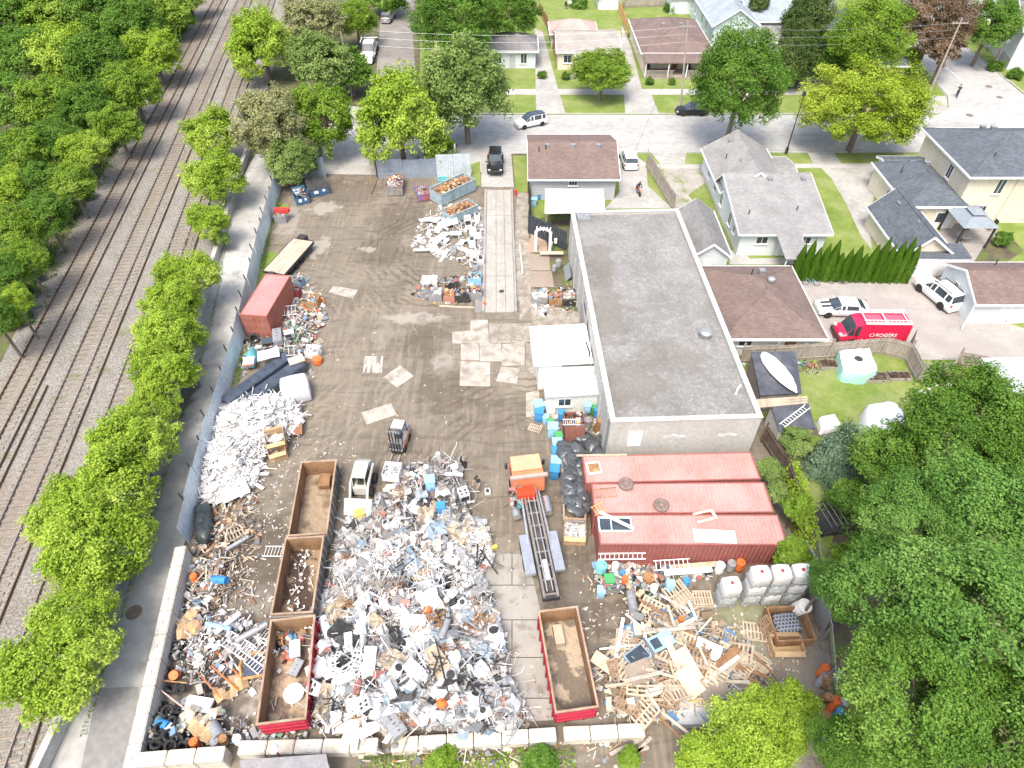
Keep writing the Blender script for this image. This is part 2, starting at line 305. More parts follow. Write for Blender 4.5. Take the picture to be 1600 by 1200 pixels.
sheet('driveway',[(1018,239),(1072,239),(1070,256),(1032,257)],drivem,.129)
sheet('gravel_driveway',[(1036,263),(1100,263),(1102,285),(1075,305),(1088,318),(1058,330),(1048,326)],gravelm,.129)
sheet('driveway',[(1262,239),(1303,239),(1316,256),(1272,257)],drivem,.129)
sheet('driveway',[(1283,262),(1376,262),(1368,300),(1358,335),(1362,390),(1345,368),(1322,318),(1300,280)],drivem,.129)
sheet('courtyard',[(1248,438),(1480,428),(1505,470),(1560,500),(1620,520),(1620,562),(1440,562),(1412,540),(1290,543)],paver,.129)
sheet('patio',[(1478,345),(1560,340),(1555,385),(1525,412),(1440,412)],bricks('patio_stone',(.36,.33,.31),(.3,.28,.26),(.2,.18,.17),.6,.4),.129)
sheet('garden_bed',[(1540,380),(1570,360),(1600,392),(1572,410),(1520,412)],wet,.133)
sheet('garden_path',[(1140,392),(1156,390),(1172,404),(1240,402),(1240,413),(1140,413)],drivem,.129)
sheet('building_apron',[(1050,326),(1060,326),(1100,412),(1290,545),(1440,548),(1200,560),(1150,545)],gravelm,.1225)
sheet('garden_soil',[(1196,655),(1300,690),(1330,770),(1290,870),(1330,1240),(1900,1240),(1900,690),(1500,660),(1400,690)],wet,.126)
# kerbs
def strip(name,pts,w,h,mat,z=0,kind='structure'):
    mb=MB()
    for a,b in zip(pts,pts[1:]):
        p,q=G(*a,z),G(*b,z); d=(q-p).normalized(); n=Vector((-d.y,d.x,0))*w/2
        mb.prism([(p-n).to_tuple()[:2],(q-n).to_tuple()[:2],(q+n).to_tuple()[:2],(p+n).to_tuple()[:2]],z,h)
    o=mb.build(name,mat); return tag(o,kind=kind)
KB=M('kerb_concrete',(.36,.35,.33),(.43,.42,.4),.8)
strip('kerb',[(655,178.6),(1464,178.6),(1483,169),(1481.5,151),(1433,96)],.2,.142,KB)
strip('kerb',[(826,238.3),(964,238.3)],.2,.142,KB); strip('kerb',[(990,238.3),(1017,238.3)],.2,.142,KB); strip('kerb',[(1072,238.3),(1260,238.3)],.2,.142,KB); strip('kerb',[(1304,238.3),(1700,238.3)],.2,.142,KB)
strip('kerb',[(1512,77),(1607,152),(1700,170)],.2,.142,KB)
strip('road_marking',[(1478,105),(1545,160)],.12,.018,WHITE,.014)
# ================= railway
RD=Vector((math.sin(R(-8.6)),math.cos(R(-8.6)),0)); RN=Vector((RD.y,-RD.x,0))
R0=G(100,600)
railm=M('rail_steel',(.25,.21,.18),(.38,.35,.32),.6,.5,.6,world=True,stretch=(1,.3,1)); railr=M('rail_rust',(.1,.065,.045),(.16,.11,.075),.6,.8,world=True)
slm=M('old_timber',(.15,.122,.095),(.29,.25,.205),1.4,.95,stretch=(.5,5,1),bump=.5); 
def railmesh(off,a,b,w=.065,h=.13):
    mb=MB()
    for w_,z0,z1 in((.13,.085,.1),(.03,.1,.04+h),(w,.04+h,.08+h)):
        p=RN*off; c=[p-RN*w_/2+RD*a,p+RN*w_/2+RD*a,p+RN*w_/2+RD*b,p-RN*w_/2+RD*b]; mb.prism([q.to_tuple()[:2] for q in c],z0,z1)
    return mb
rnd=random.Random(4)
sl=MB().box(-1.3,1.3,-.12,.12,-.05,.082).build('sleeper',slm)
for ti,(x600,lab) in enumerate(((13,'railway track with rust-brown rails farthest from the yard, beside the woods'),(100,'middle railway track with one brighter rail'),(185,'railway track nearest the lane, half hidden under the lime trees'))):
    o0=G(x600,600); base=Vector((o0.x,o0.y,0)); T=E('railway_track',lab,'railway track',base)
    g_=1.62
    for k,off in enumerate((0,g_,g_+1.12)):
        railmesh(off,-42,118).build('rail',railr if (k==2 or (ti==0)) else railm,T)
    n=0; s=-30
    rest=MB(); 
    while s<112:
        c=RD*s+RN*(g_/2+rnd.uniform(-.05,.05)+.15); rz=R(8.6)+rnd.uniform(-.03,.03)
        if n<100:
            if n==0 and ti==0: o=sl
            else: o=sl.copy(); COL.objects.link(o)
            o.parent=T; o.location=c; o.rotation_euler=(0,rnd.uniform(-.008,.008),rz); o.scale=(rnd.uniform(.97,1.05),rnd.uniform(.85,1.1),1)
        else: rest.cb(c+Vector((0,0,.02)),(2.6,.24,.12),rz=rz)
        n+=1; s+=rnd.uniform(.62,.68)
    tag(rest.build('far_sleepers',slm,T),kind='stuff')
# a loose spare rail
o=railmesh(0,-3,8).build('spare_rail',railr); o.location=G(20,720); tag(o,'rusty spare rail lying on the ballast near the left edge','rail')
# ================= houses
def pane_win(par,side,t,z,w,h,W_,D_,mat=GLASS,frame=WHITE,div=1,sill=True):
    if side=='F': f=lambda a,o,zz:(t+a,-o,zz)
    elif side=='B': f=lambda a,o,zz:(W_-t-a,D_+o,zz)
    elif side=='L': f=lambda a,o,zz:(-o,D_-t-a,zz)
    else: f=lambda a,o,zz:(W_+o,t+a,zz)
    def bx(mb,a0,a1,o0,o1,z0,z1):
        p=f(a0,o0,z0); q=f(a1,o1,z1); mb.box(min(p[0],q[0]),max(p[0],q[0]),min(p[1],q[1]),max(p[1],q[1]),z0,z1)
    mb=MB(); fw=.09
    bx(mb,-fw,0,0,.06,z-fw,z+h+fw); bx(mb,w,w+fw,0,.06,z-fw,z+h+fw); bx(mb,0,w,0,.06,z+h,z+h+fw); bx(mb,0,w,0,.06,z-fw,z)
    for k in range(1,div+1): bx(mb,w*k/(div+1)-.025,w*k/(div+1)+.025,0,.045,z,z+h)
    fr=mb.build('window',frame,par)
    mb=MB(); bx(mb,0,w,0,.02,z,z+h); mb.build('pane',mat,fr)
    if sill: mb=MB(); bx(mb,-.14,w+.14,0,.13,z-fw-.06,z-fw); mb.build('sill',frame,fr)
    return fr
def door(par,side,t,w,h,W_,D_,mat,z=0,garage=False):
    if side=='F': f=lambda a,o,zz:(t+a,-o,zz)
    elif side=='L': f=lambda a,o,zz:(-o,D_-t-a,zz)
    else: f=lambda a,o,zz:(W_+o,t+a,zz)
    def bx(mb,a0,a1,o0,o1,z0,z1):
        p=f(a0,o0,z0); q=f(a1,o1,z1); mb.box(min(p[0],q[0]),max(p[0],q[0]),min(p[1],q[1]),max(p[1],q[1]),z0,z1)
    mb=MB(); bx(mb,0,w,0,.04,z,z+h)
    if garage:
        for k in range(4): bx(mb,.06,w-.06,.04,.055,z+.08+k*h/4,z+(k+1)*h/4-.05)
    else: bx(mb,.15,w-.15,.04,.055,z+.2,z+h*.45); bx(mb,.15,w-.15,.04,.055,z+h*.52,z+h-.2)
    d=mb.build('garage_door' if garage else 'door',mat,par); 
    mb=MB(); bx(mb,w-.16 if not garage else w/2-.1,w-.08 if not garage else w/2+.1,.055,.11,z+.95 if not garage else z+.3,z+1.05 if not garage else z+.36); mb.build('handle',DARK,d)
    return d
def roofz(w,d,hw,rise,kind,ridge,x,y):
    if kind=='gx': r=d*ridge; return hw+rise*(y/r if y<r else (d-y)/(d-r))
    if kind=='gy': r=w*ridge; return hw+rise*(x/r if x<r else (w-x)/(w-r))
    if kind=='sx': return hw+rise*y/d
    m=min(w,d)/2; return hw+rise*min(1,min(x,w-x,y,d-y)/m)
def wing(par,x,y,w,d,hw,rise,kind,wallm,roofm,ov=.35,ridge=.5,trim=WHITE,z0=0):
    wb=MB().box(x,x+w,y,y+d,z0,hw-.01)
    rb=MB(); fb=MB(); t=.12
    if kind=='gy':
        r=w*ridge; zr=hw+rise; s1=rise/r; s2=rise/(w-r)
        wb.add([(x,y,hw-.01),(x+w,y,hw-.01),(x+r,y,zr-.1),(x,y+d,hw-.01),(x+w,y+d,hw-.01),(x+r,y+d,zr-.1)],[(0,1,2),(4,3,5),(0,2,5,3),(1,4,5,2)])
        a=(x-ov,hw-ov*s1+.08); b=(x+r,zr+.08); c=(x+w+ov,hw-ov*s2+.08); y0,y1=y-ov,y+d+ov
        rb.slab([(a[0],y0,a[1]),(b[0],y0,b[1]),(b[0],y1,b[1]),(a[0],y1,a[1])],t); rb.slab([(b[0],y0,b[1]),(c[0],y0,c[1]),(c[0],y1,c[1]),(b[0],y1,b[1])],t)
        for yy in(y0-.06,y1+.003):
            for p,q in((a,b),(b,c)): fb.add([(p[0],yy,p[1]-.26),(q[0],yy,q[1]-.26),(q[0],yy,q[1]-.01),(p[0],yy,p[1]-.01)]+[(p[0],yy+.057,p[1]-.26),(q[0],yy+.057,q[1]-.26),(q[0],yy+.057,q[1]-.01),(p[0],yy+.057,p[1]-.01)],[(0,1,2,3),(7,6,5,4),(3,2,6,7),(4,5,1,0),(0,3,7,4),(1,5,6,2)])
        fb.box(a[0]-.12,a[0]-.003,y0,y1,a[1]-.2,a[1]-.03); fb.box(c[0]+.003,c[0]+.12,y0,y1,c[1]-.2,c[1]-.03)
        rb.tube([(b[0],y0,b[1]+.01),(b[0],y1,b[1]+.01)],.07,6)
    elif kind=='gx':
        r=d*ridge; zr=hw+rise; s1=rise/r; s2=rise/(d-r)
        wb.add([(x,y,hw-.01),(x,y+d,hw-.01),(x,y+r,zr-.1),(x+w,y,hw-.01),(x+w,y+d,hw-.01),(x+w,y+r,zr-.1)],[(1,0,2),(3,4,5),(0,3,5,2),(4,1,2,5)])
        a=(y-ov,hw-ov*s1+.08); b=(y+r,zr+.08); c=(y+d+ov,hw-ov*s2+.08); x0,x1=x-ov,x+w+ov
        rb.slab([(x0,a[0],a[1]),(x1,a[0],a[1]),(x1,b[0],b[1]),(x0,b[0],b[1])],t); rb.slab([(x0,b[0],b[1]),(x1,b[0],b[1]),(x1,c[0],c[1]),(x0,c[0],c[1])],t)
        for xx in(x0-.06,x1+.003):
            for p,q in((a,b),(b,c)): fb.add([(xx,p[0],p[1]-.26),(xx,q[0],q[1]-.26),(xx,q[0],q[1]-.01),(xx,p[0],p[1]-.01)]+[(xx+.057,p[0],p[1]-.26),(xx+.057,q[0],q[1]-.26),(xx+.057,q[0],q[1]-.01),(xx+.057,p[0],p[1]-.01)],[(3,2,1,0),(4,5,6,7),(7,6,2,3),(0,1,5,4),(4,7,3,0),(2,6,5,1)])
        fb.box(x0,x1,a[0]-.12,a[0]-.003,a[1]-.2,a[1]-.03); fb.box(x0,x1,c[0]+.003,c[0]+.12,c[1]-.2,c[1]-.03)
        rb.tube([(x0,b[0],b[1]+.01),(x1,b[0],b[1]+.01)],.07,6)
    elif kind=='hip':
        m=min(w,d)/2+ov; zr=hw+rise; z_=hw-ov*rise/(m-ov)+.08; X0,X1,Y0,Y1=x-ov,x+w+ov,y-ov,y+d+ov; zr+=.08
        if w>=d: A,B=(X0+m,(Y0+Y1)/2,zr),(X1-m,(Y0+Y1)/2,zr)
        else: A,B=((X0+X1)/2,Y0+m,zr),((X0+X1)/2,Y1-m,zr)
        c=[(X0,Y0,z_),(X1,Y0,z_),(X1,Y1,z_),(X0,Y1,z_)]
        if w>=d: rb.slab([c[0],c[1],B,A],t); rb.slab([c[2],c[3],A,B],t); rb.slab([c[1],c[2],B],t); rb.slab([c[3],c[0],A],t); hips=((0,A),(3,A),(1,B),(2,B))
        else: rb.slab([c[0],c[1],A],t); rb.slab([c[2],c[3],B],t); rb.slab([c[1],c[2],B,A],t); rb.slab([c[3],c[0],A,B],t); hips=((0,A),(1,A),(2,B),(3,B))
        for i,q in hips: rb.tube([Vector(c[i])+Vector((0,0,.01)),q],.06,6)
        rb.tube([A,B],.06,6)
        fb.box(X0-.12,X1+.12,Y0-.12,Y0-.003,z_-.22,z_-.02); fb.box(X0-.12,X1+.12,Y1+.003,Y1+.12,z_-.22,z_-.02); fb.box(X0-.12,X0-.003,Y0,Y1,z_-.22,z_-.02); fb.box(X1+.003,X1+.12,Y0,Y1,z_-.22,z_-.02)
    elif kind=='sx':   # one slope rising to the back
        s1=rise/d; rb.slab([(x-ov,y-ov,hw-ov*s1+.08),(x+w+ov,y-ov,hw-ov*s1+.08),(x+w+ov,y+d,hw+rise+.08),(x-ov,y+d,hw+rise+.08)],t)
        fb.box(x-ov,x+w+ov,y-ov-.1,y-ov-.003,hw-ov*s1-.12,hw-ov*s1+.06)
        wb.add([(x,y,hw-.01),(x+w,y,hw-.01),(x+w,y+d,hw-.01),(x,y+d,hw-.01),(x,y+d,hw+rise-.08),(x+w,y+d,hw+rise-.08)],[(0,4,3),(1,2,5),(0,1,5,4),(2,3,4,5)])
    wb.build('wall',wallm,par); ro=rb.build('roof',roofm,par); fb.build('fascia',trim,par)
    return ro
def vent(ro,x,y,z,kind='box'):
    mb=MB()
    if kind=='box': mb.box(x-.22,x+.22,y-.22,y+.22,z-.2,z+.12); mb.box(x-.27,x+.27,y-.27,y+.27,z+.12,z+.2)
    elif kind=='pipe': mb.tube([(x,y,z-.2),(x,y,z+.55)],.06,8)
    else: mb.lathe([(.2,-.2),(.2,.1),(.34,.12),(.34,.35),(.2,.45),(0,.5)],14,(x,y,z))
    mb.build('roof_vent' if kind!='pipe' else 'vent_pipe',{'box':STEEL,'pipe':DARK,'turbine':STEEL}[kind],ro)
SH=lambda n,a,b,rot=0: bricks(n,a,b,tuple(x*.8 for x in a),.34,.19,rot,noise=.55)
sh_brown=SH('brown_shingles',(.155,.113,.1),(.2,.15,.132)); sh_brown_r=SH('brown_shingles_side',(.155,.113,.1),(.2,.15,.132),R(90))
sh_grey=SH('pale_grey_shingles',(.225,.222,.217),(.285,.282,.275)); sh_dark=SH('slate_grey_shingles',(.08,.095,.112),(.12,.137,.155)); sh_dark_r=SH('slate_grey_shingles_side',(.08,.095,.112),(.12,.137,.155),R(90))
sh_mid=SH('mid_grey_shingles',(.18,.178,.176),(.235,.23,.225),R(90)); sh_tan=SH('tan_shingles',(.29,.27,.245),(.35,.33,.3))
sidw=bricks('white_siding',(.66,.7,.7),(.64,.68,.685),(.45,.49,.5),30,.2,axis='w',mort=.02,noise=.25)
sidg=bricks('grey_siding',(.5,.51,.53),(.48,.49,.51),(.3,.31,.33),30,.2,axis='w',mort=.02,noise=.25)
cream=M('cream_stucco',(.63,.57,.44),(.7,.64,.51),.4,.9,bump=.15); stuc=M('pale_stucco',(.58,.58,.54),(.66,.66,.63),.4,.9,bump=.15)
redbrick=bricks('red_brick',(.3,.11,.07),(.36,.15,.1),(.4,.36,.32),.22,.075,axis='w')
# brown-roofed house by the street
h=E('bungalow','grey-sided bungalow with brown shingle gable roof beside the white parked car','house',(2.2,69.5,.12)); 
r=wing(h,0,0,9.6,10.4,2.9,1.7,'gx',sidg,sh_brown,.4,trim=WHITE)
for x in(1.9,4.9,7.8): vent(r,x,4.3,4.5)
vent(r,.9,3.6,4.2,'pipe'); vent(r,1.7,3.9,4.3,'pipe')
pane_win(h,'F',4.3,1.9,.9,.45,9.6,10.4,div=2); pane_win(h,'L',3,1.2,1.2,1.1,9.6,10.4); door(h,'R',3,.95,2.1,9.6,10.4,WHITE)
a=E('carport','white flat roofed lean-to shelter behind the brown-roofed bungalow','shelter',(3.5,62.9,0)); 
MB().slab([(0,0,2.35),(6.5,.2,2.35),(6.6,4.5,2.7),(.2,4.5,2.7)],.09).build('roof',M('white_sheet_roof',(.78,.79,.77),(.72,.73,.71),.7,.5),a)
for x,y in((.2,.25),(6.2,.4),(.3,4.2),(6.3,4.2)): MB().box(x-.06,x+.06,y-.06,y+.06,0,2.3+y*.07).build('post',WOODG,a)
MB().tube([(3.05,.2,2.36),(3.05,.2,2.9),(2.7,.2,2.95)],.03).build('bracket',DARK,a)
# white house with pale roof
h=E('white_house','pale-sided house with broad light grey shingle roof south of the street','house',(23.3,58.3,.12))
r=wing(h,0,0,8.7,10.6,2.85,1.75,'gx',sidw,sh_grey,.4,ridge=.82); r2=wing(h,0.02,8.6,7.0,9.6,2.86,2.1,'gy',sidw,sh_grey,.4); wing(h,6.9,11,2.2,5.6,2.5,.5,'gx',sidw,sh_grey,.25)
rp=MB().slab([(3.4,-4,2.3),(5.6,-3.9,2.3),(6.1,.6,3.05),(3.3,.6,3.05)],.1).build('porch_roof',sh_grey,h)
for x in(3.6,5.4): MB().box(x-.05,x+.05,-3.85,-3.75,0,2.2).build('porch_post',WHITE,h)
for x,y,z in((4.4,7.6,4.55),(8,7.6,4.55)): vent(r,x,y,z)
for x,y,z in((1.1,2.4,3.4),(6.2,3,3.45)): vent(r,x,y,z,'pipe')
vent(r2,2.6,12.2,4.3); vent(r2,2.4,17,4.4); vent(r2,1.3,14,3.7,'pipe'); MB().box(-.03,-.005,.2,18,0,.35).build('foundation',CONC,h)
for t in(3.2,6.4,9.5,13.5): pane_win(h,'L',t,1.1,.9,1.3,8.7,18.2)
pane_win(h,'L',15.6,1.3,.6,.8,8.7,18.2); pane_win(h,'F',1.7,1.5,1.1,.75,8.7,10); pane_win(h,'F',6.2,1.5,1,.7,8.7,10); door(h,'F',4.1,.95,2.1,8.7,10,WHITE)
# small garage
h=E('small_garage','small white gable garage with grey roof beside the flat-roofed warehouse','garage',(17.8,55.0,.12)); r=wing(h,0,0,3.5,8.1,2.4,1.3,'gy',sidw,sh_mid,.25)
door(h,'F',1.1,.9,1.9,3.5,8.1,WHITE)
# brown hip garage
h=E('brown_roof_garage','large pale stucco garage with brown hip roof left of the red van','garage',(18.4,43.0,.12)); r=wing(h,0,0,8.0,9.6,2.5,1.7,'hip',stuc,sh_brown,.45)
vent(r,3.4,6.7,3.9,'pipe'); vent(r,4.4,7,3.95); vent(r,4.7,5.3,4.1,'turbine'); pane_win(h,'F',1.2,1.2,1.1,.8,8,9.6); door(h,'F',5.2,.95,2,8,9.6,WOODB); MB().tube([(8.1,-.2,0),(8.1,-.2,2.3)],.05,8).build('downpipe',WHITE,h)
# yellow house
h=E('yellow_house','cream two-storey house with slate grey hip roof at the right edge','house',(48.3,64.6,.12))
r=wing(h,0,0,14,10.6,5.9,2.1,'hip',cream,sh_dark,.5); vent(r,4.4,6.6,7.8); vent(r,3.8,7.4,7.5); vent(r,2.7,2,6.7,'pipe')
for x in(3.1,): pane_win(h,'F',x,3.6,.8,1.6,14,10.6); pane_win(h,'F',x-.6,.6,.8,1.5,14,10.6)
for x in(8,11): pane_win(h,'F',x,3.6,.9,1.5,14,10.6); pane_win(h,'F',x,.7,.9,1.5,14,10.6)
pane_win(h,'L',6.5,3.5,.8,1.4,14,10.6); MB().tube([(4.9,-.12,0),(5.1,-.12,5.7)],.05,8).build('downpipe',cream,h)
r=wing(h,-5.9,-1.1,5.88,9.1,3.0,1.6,'hip',cream,sh_dark,.35); vent(r,-3.1,5.8,4.1); vent(r,-1.6,5.8,4.1); vent(r,-4.9,4.4,3.9,'pipe'); wing(h,-4.6,8.05,5,2,2.7,.3,'gx',cream,sh_dark,.3)
pane_win(h,'L',12.4-8.2,1.1,.7,.9,-5.9,0) if 0 else None
for y,z in((1.8,1.3),(3.3,1.5)):
    f_=MB().box(-5.96,-5.9,y-.42,y+.42,z-.55,z+.55).build('window',WHITE,h); MB().box(-5.975,-5.962,y-.34,y+.34,z-.47,z+.47).build('pane',GLASS,f_)
f_=MB().box(-2.6,-.6,-1.16,-1.1,0,2.1).build('door',WHITE,h); MB().box(-2.4,-1.7,-1.175,-1.161,.8,1.9).build('pane',GLASS,f_)
# slate garage + flat lean-to
h=E('slate_roof_garage','cream garage with dark slate-grey gable roof beyond the cedar hedge','garage',(38.8,55.4,.12)); r=wing(h,0,0,4.6,8.6,2.4,1.9,'gy',cream,sh_dark_r,.35,ridge=.42); vent(r,1.9,2.7,4); vent(r,1.6,6.7,3.8)
MB().box(.3,6,-.9,-.06,0,2.35).build('rear_wall',WHITE,h); MB().slab([(.1,-1.0,2.4),(6.1,-1.0,2.4),(6.1,1.3,2.55),(.1,1.3,2.55)],.08).build('lean_to_roof',sh_dark,h)
# far right garage
h=E('white_garage','white garage with brown gable roof and downpipe behind the white off-roader','garage',(42.0,47.4,.12)); r=wing(h,0,0,9,5.9,2.5,1.35,'gx',sidw,sh_brown,.3); vent(r,3.6,4.8,3.2,'pipe'); vent(r,5.5,1.3,3.2,'pipe')
pane_win(h,'L',2.2,1.3,.5,.7,9,5.9); door(h,'F',2.3,2.6,2.1,9,5.9,WHITE,garage=True); pane_win(h,'F',6,1.2,1,.8,9,5.9); MB().tube([(-.35,-.25,2.4),(-.8,-.9,.1)],.06,8).build('downpipe',WHITE,h)
h=E('pale_roof_shed','shed with pale blue-grey roof at the right edge below the courtyard','shed',(38.7,32.8,.12)); wing(h,0,0,8,6.6,2.7,.8,'gx',sidw,SH('pale_blue_shingles',(.42,.46,.47),(.5,.53,.54)),.3)
pane_win(h,'L',2,1,.8,.8,8,6.6)
# houses north of the street
h=E('white_cottage','white cottage with grey hip roof under the tall trees, north of the street','house',(-4.2,110,.12)); r=wing(h,0,0,7.9,6.5,2.8,1.5,'hip',sidw,sh_mid,.4); pane_win(h,'F',5.6,.8,.9,1.4,7.9,6.5); pane_win(h,'F',1.6,.8,.9,1.4,7.9,6.5); door(h,'F',3.8,.9,2,7.9,6.5,sidg)
h=E('tan_roof_bungalow','beige bungalow with tan shingle roof and small entrance wing','house',(7.2,109.4,.12)); r=wing(h,0,0,9.5,9.6,2.8,1.3,'gx',cream,sh_tan,.35); wing(h,2.7,-4,3.0,4.2,2.4,.9,'gx',stuc,sh_tan,.3); wing(h,-.6,9.9,7.4,5.6,2.3,1.2,'hip',stuc,SH('pinkish_shingles',(.4,.29,.26),(.46,.34,.3)),.3)
pane_win(h,'F',.9,1.1,1.2,1.1,9.5,9.6,div=1); pane_win(h,'F',7,1.1,1.2,1.1,9.5,9.6); door(h,'F',6,.8,2,9.5,9.6,WHITE)
h=E('porch_house','beige house with brown hip roof and railed front porch','house',(20.4,109,.12)); r=wing(h,0,0,10.6,15,2.9,1.9,'hip',cream,sh_brown,.4); vent(r,3.8,7.2,4.55); vent(r,6.7,7.2,4.55)
MB().slab([(-.2,-3.6,2.45),(10.6,-3.6,2.45),(10.6,-.2,2.8),(-.2,-.2,2.8)],.1).build('porch_roof',sh_brown,h); MB().box(-.1,10.5,-3.4,-.05,0,.35).build('porch_floor',WOODG,h)
mb=MB()
for x0,x1 in((0,4.4),(6.2,10.4)):
    mb.box(x0,x1,-3.42,-3.36,1.2,1.28); mb.box(x0,x1,-3.42,-3.36,.45,.52)
    for k in range(int((x1-x0)/.16)): mb.box(x0+k*.16,x0+k*.16+.07,-3.41,-3.38,.5,1.22)
mb.build('railing',WOODG,h)
for x in(0,3.5,6.3,10.3): MB().box(x-.07,x+.07,-3.46,-3.32,.3,2.4).build('porch_post',WHITE,h)
pane_win(h,'F',1,1,1.6,1.3,10.6,15,div=1); pane_win(h,'F',7.4,1,1.6,1.3,10.6,15,div=1); door(h,'F',4.6,.95,2.1,10.6,15,WOODB,.35); pane_win(h,'L',9,1.1,.9,1.1,10.6,15)
h=E('pale_blue_house','pale blue house with grey-blue gable roof at the top edge','house',(33.2,118.5,.12)); r=wing(h,0,0,7.2,20,3.9,2.3,'gy',M('pale_blue_siding',(.5,.6,.6),(.56,.64,.64),.5),SH('blue_grey_shingles',(.26,.31,.34),(.33,.37,.4),R(90)),.4); wing(h,4.6,-4.6,7.5,7,2.8,1.1,'hip',sidg,sh_grey,.35); wing(h,7.1,4,7.5,12,3.2,1.5,'gx',sidg,SH('blue_grey_shingles2',(.26,.31,.34),(.33,.37,.4)),.35)
for t in(2.5,5.5,11,14.5): pane_win(h,'L',t,1.4,.9,1.5,7.2,20)
h=E('red_brick_house','two-storey red brick house with slate roof behind the green tree','house',(49.3,107.2,.12)); r=wing(h,0,0,10,10.5,5.7,2.6,'hip',redbrick,sh_dark,.6); 
for x in(6.3,7.9): pane_win(h,'F',x,3.2,.9,1.6,10,10.5,div=1); pane_win(h,'F',x,.6,.9,1.6,10,10.5)
pane_win(h,'R',2,3.2,.9,1.6,10,10.5); wing(h,5.5,-3,4.5,3,2.6,.5,'sx',redbrick,sh_dark,.4); MB().box(4.6,6.2,3,4.6,6.6,9.2).build('chimney',redbrick,h)
MB().box(6.2,7.6,1.4,2.8,6.5,7.7).build('skylight',WHITE,h)
h=E('corner_house','tall pale blue-grey house at the right edge across the side street','house',(78.2,109.5,.12),R(-12)); wing(h,0,0,14,12,5.8,2.4,'gx',sidw,sh_mid,.4); pane_win(h,'L',4,3.2,.9,1.4,14,12); pane_win(h,'L',8,3.2,.9,1.4,14,12); pane_win(h,'L',4,.8,.9,1.4,14,12); MB().box(-.06,0,-.06,12,0,1.6).build('foundation',CONC,h)
h=E('dark_roof_house','white house with pale roof at the top right corner beyond the side street','house',(77,133,.12)); wing(h,0,0,14,12,4.6,2.4,'gx',sidw,SH('white_shingles',(.36,.36,.36),(.44,.44,.44)),.4)
h=E('garden_shed','small white garden shed with grey gable roof at the top edge','shed',(16.3,139.5,.12)); wing(h,0,0,4.4,4,2.2,1.2,'gy',sidw,sh_mid,.3); door(h,'F',.9,2.4,1.8,4.4,4,WHITE,garage=True)
h=E('white_shed','plain white shed with flat front and wide doors at the top edge','shed',(29.5,137,.12)); wing(h,0,0,5,4,2.6,.7,'sx',sidw,sh_grey,.2); door(h,'F',1.4,1.6,2.1,5,4,WHITE)
for i,(x,y,w,d,hh,l) in enumerate(((38,138,9,9,3,'low grey-roofed house at the top edge beside the red-leaved shrubs'),(50,137,10,9,4,'distant white-sided house at the top edge behind the conifers'),(4,150,9,7,3,'low grey-roofed house beyond the lawn, mostly past the top edge'))):
    h=E('distant_house',l,'house',(x,y,.12)); wing(h,0,0,w,d,hh,1.8,'gx',sidw,sh_mid,.4); pane_win(h,'F',1.5,1,1,1.2,w,d); pane_win(h,'F',w-3,1,1,1.2,w,d)
# ================= warehouse
h=E('warehouse','long grey concrete block warehouse with flat gravel roof and low parapet','warehouse',(6.95,30.9,0),R(2.2))
blk=M('warehouse_block',(.4,.4,.375),(.47,.47,.445),.35,.9,bump=.2); WW,WD,WH=10.7,27.9,5.0
topmix(blk,noisefac(.8,.52,.75,stretch=(1.2,1.2,.2),amt=.5,seed=4),(.31,.305,.285))
gr=M('roof_gravel',(.165,.162,.152),(.265,.26,.248),.28,.95,bump=.5,bscale=18,c3=(.215,.211,.2),lo=.3,hi=.7); topmix(gr,noisefac(.2,.5,.63,detail=8,amt=.6,seed=2),(.15,.143,.125)); topmix(gr,noisefac(5,.55,.7,detail=5,amt=.45),(.4,.4,.395)); topmix(gr,noisefac(7,.56,.68,detail=5,amt=.6,seed=9),(.12,.115,.11))
topmix(gr,blobfac([(8.0,51,1.2,3,.5),(8.2,43,1.6,4,.5),(9,35,2.5,3,.5),(8,47,1,2,.5),(12,38,3,2,.35)]),(.14,.125,.1))
MB().box(0,WW,0,WD,0,WH-.35).build('wall',blk,h)
MB().box(.3,WW-.3,.3,WD-.3,WH-.35,WH-.28).build('roof',gr,h)
mb=MB(); mb.box(0,WW,0,.3,WH-.35,WH); mb.box(0,WW,WD-.3,WD,WH-.35,WH); mb.box(0,.3,.3,WD-.3,WH-.35,WH); mb.box(WW-.3,WW,.3,WD-.3,WH-.35,WH); mb.build('parapet',blk,h)
mb=MB(); c=.06
mb.box(-c,WW+c,-c,.34,WH,WH+.05); mb.box(-c,WW+c,WD-.34,WD+c,WH,WH+.05); mb.box(-c,.34,.34,WD-.34,WH,WH+.05); mb.box(WW-.34,WW+c,.34,WD-.34,WH,WH+.05); mb.build('coping',M('coping_metal',(.46,.46,.44),(.52,.52,.5),.6,.6),h)
for y in range(1,28,3): MB().box(-.1,-.002,y,y+.3,0,WH-.1).build('buttress',blk,h)
v=MB().lathe([(.4,-.3),(.4,.1),(.55,.12),(.55,.3),(.35,.45),(0,.5)],18,(8.85,9.0,WH)).build('roof_fan',STEEL,h)
MB().tube([(9.6,2.6,WH-.3),(9.6,2.6,WH+.3),(9.9,2.9,WH+.35)],.08,8).build('vent_pipe',WHITE,h); MB().box(.5,1.8,WD-1.5,WD-.4,WH-.28,WH+.02).build('roof_hatch',STEEL,h)
MB().box(1.4,2.4,-.05,-.002,2.3,3.9).build('panel',WHITE,h)
mb=MB(); 
for k in range(9): mb.cb((4.2+k*.28+(2.6 if k>4 else 0),-.004,3.3-abs(k%5-2)*.05),(.5,.01,.12+.07*(k%3)),ry=.3*(k%3-1))
mb.build('painted_graffiti',M('white_spray',(.75,.75,.73)),h)
mb=MB(); mb.tube([(-.12,.4,0),(-.12,.4,WH),(.1,.4,WH+.1)],.06,8); mb.build('downpipe',STEEL,h)
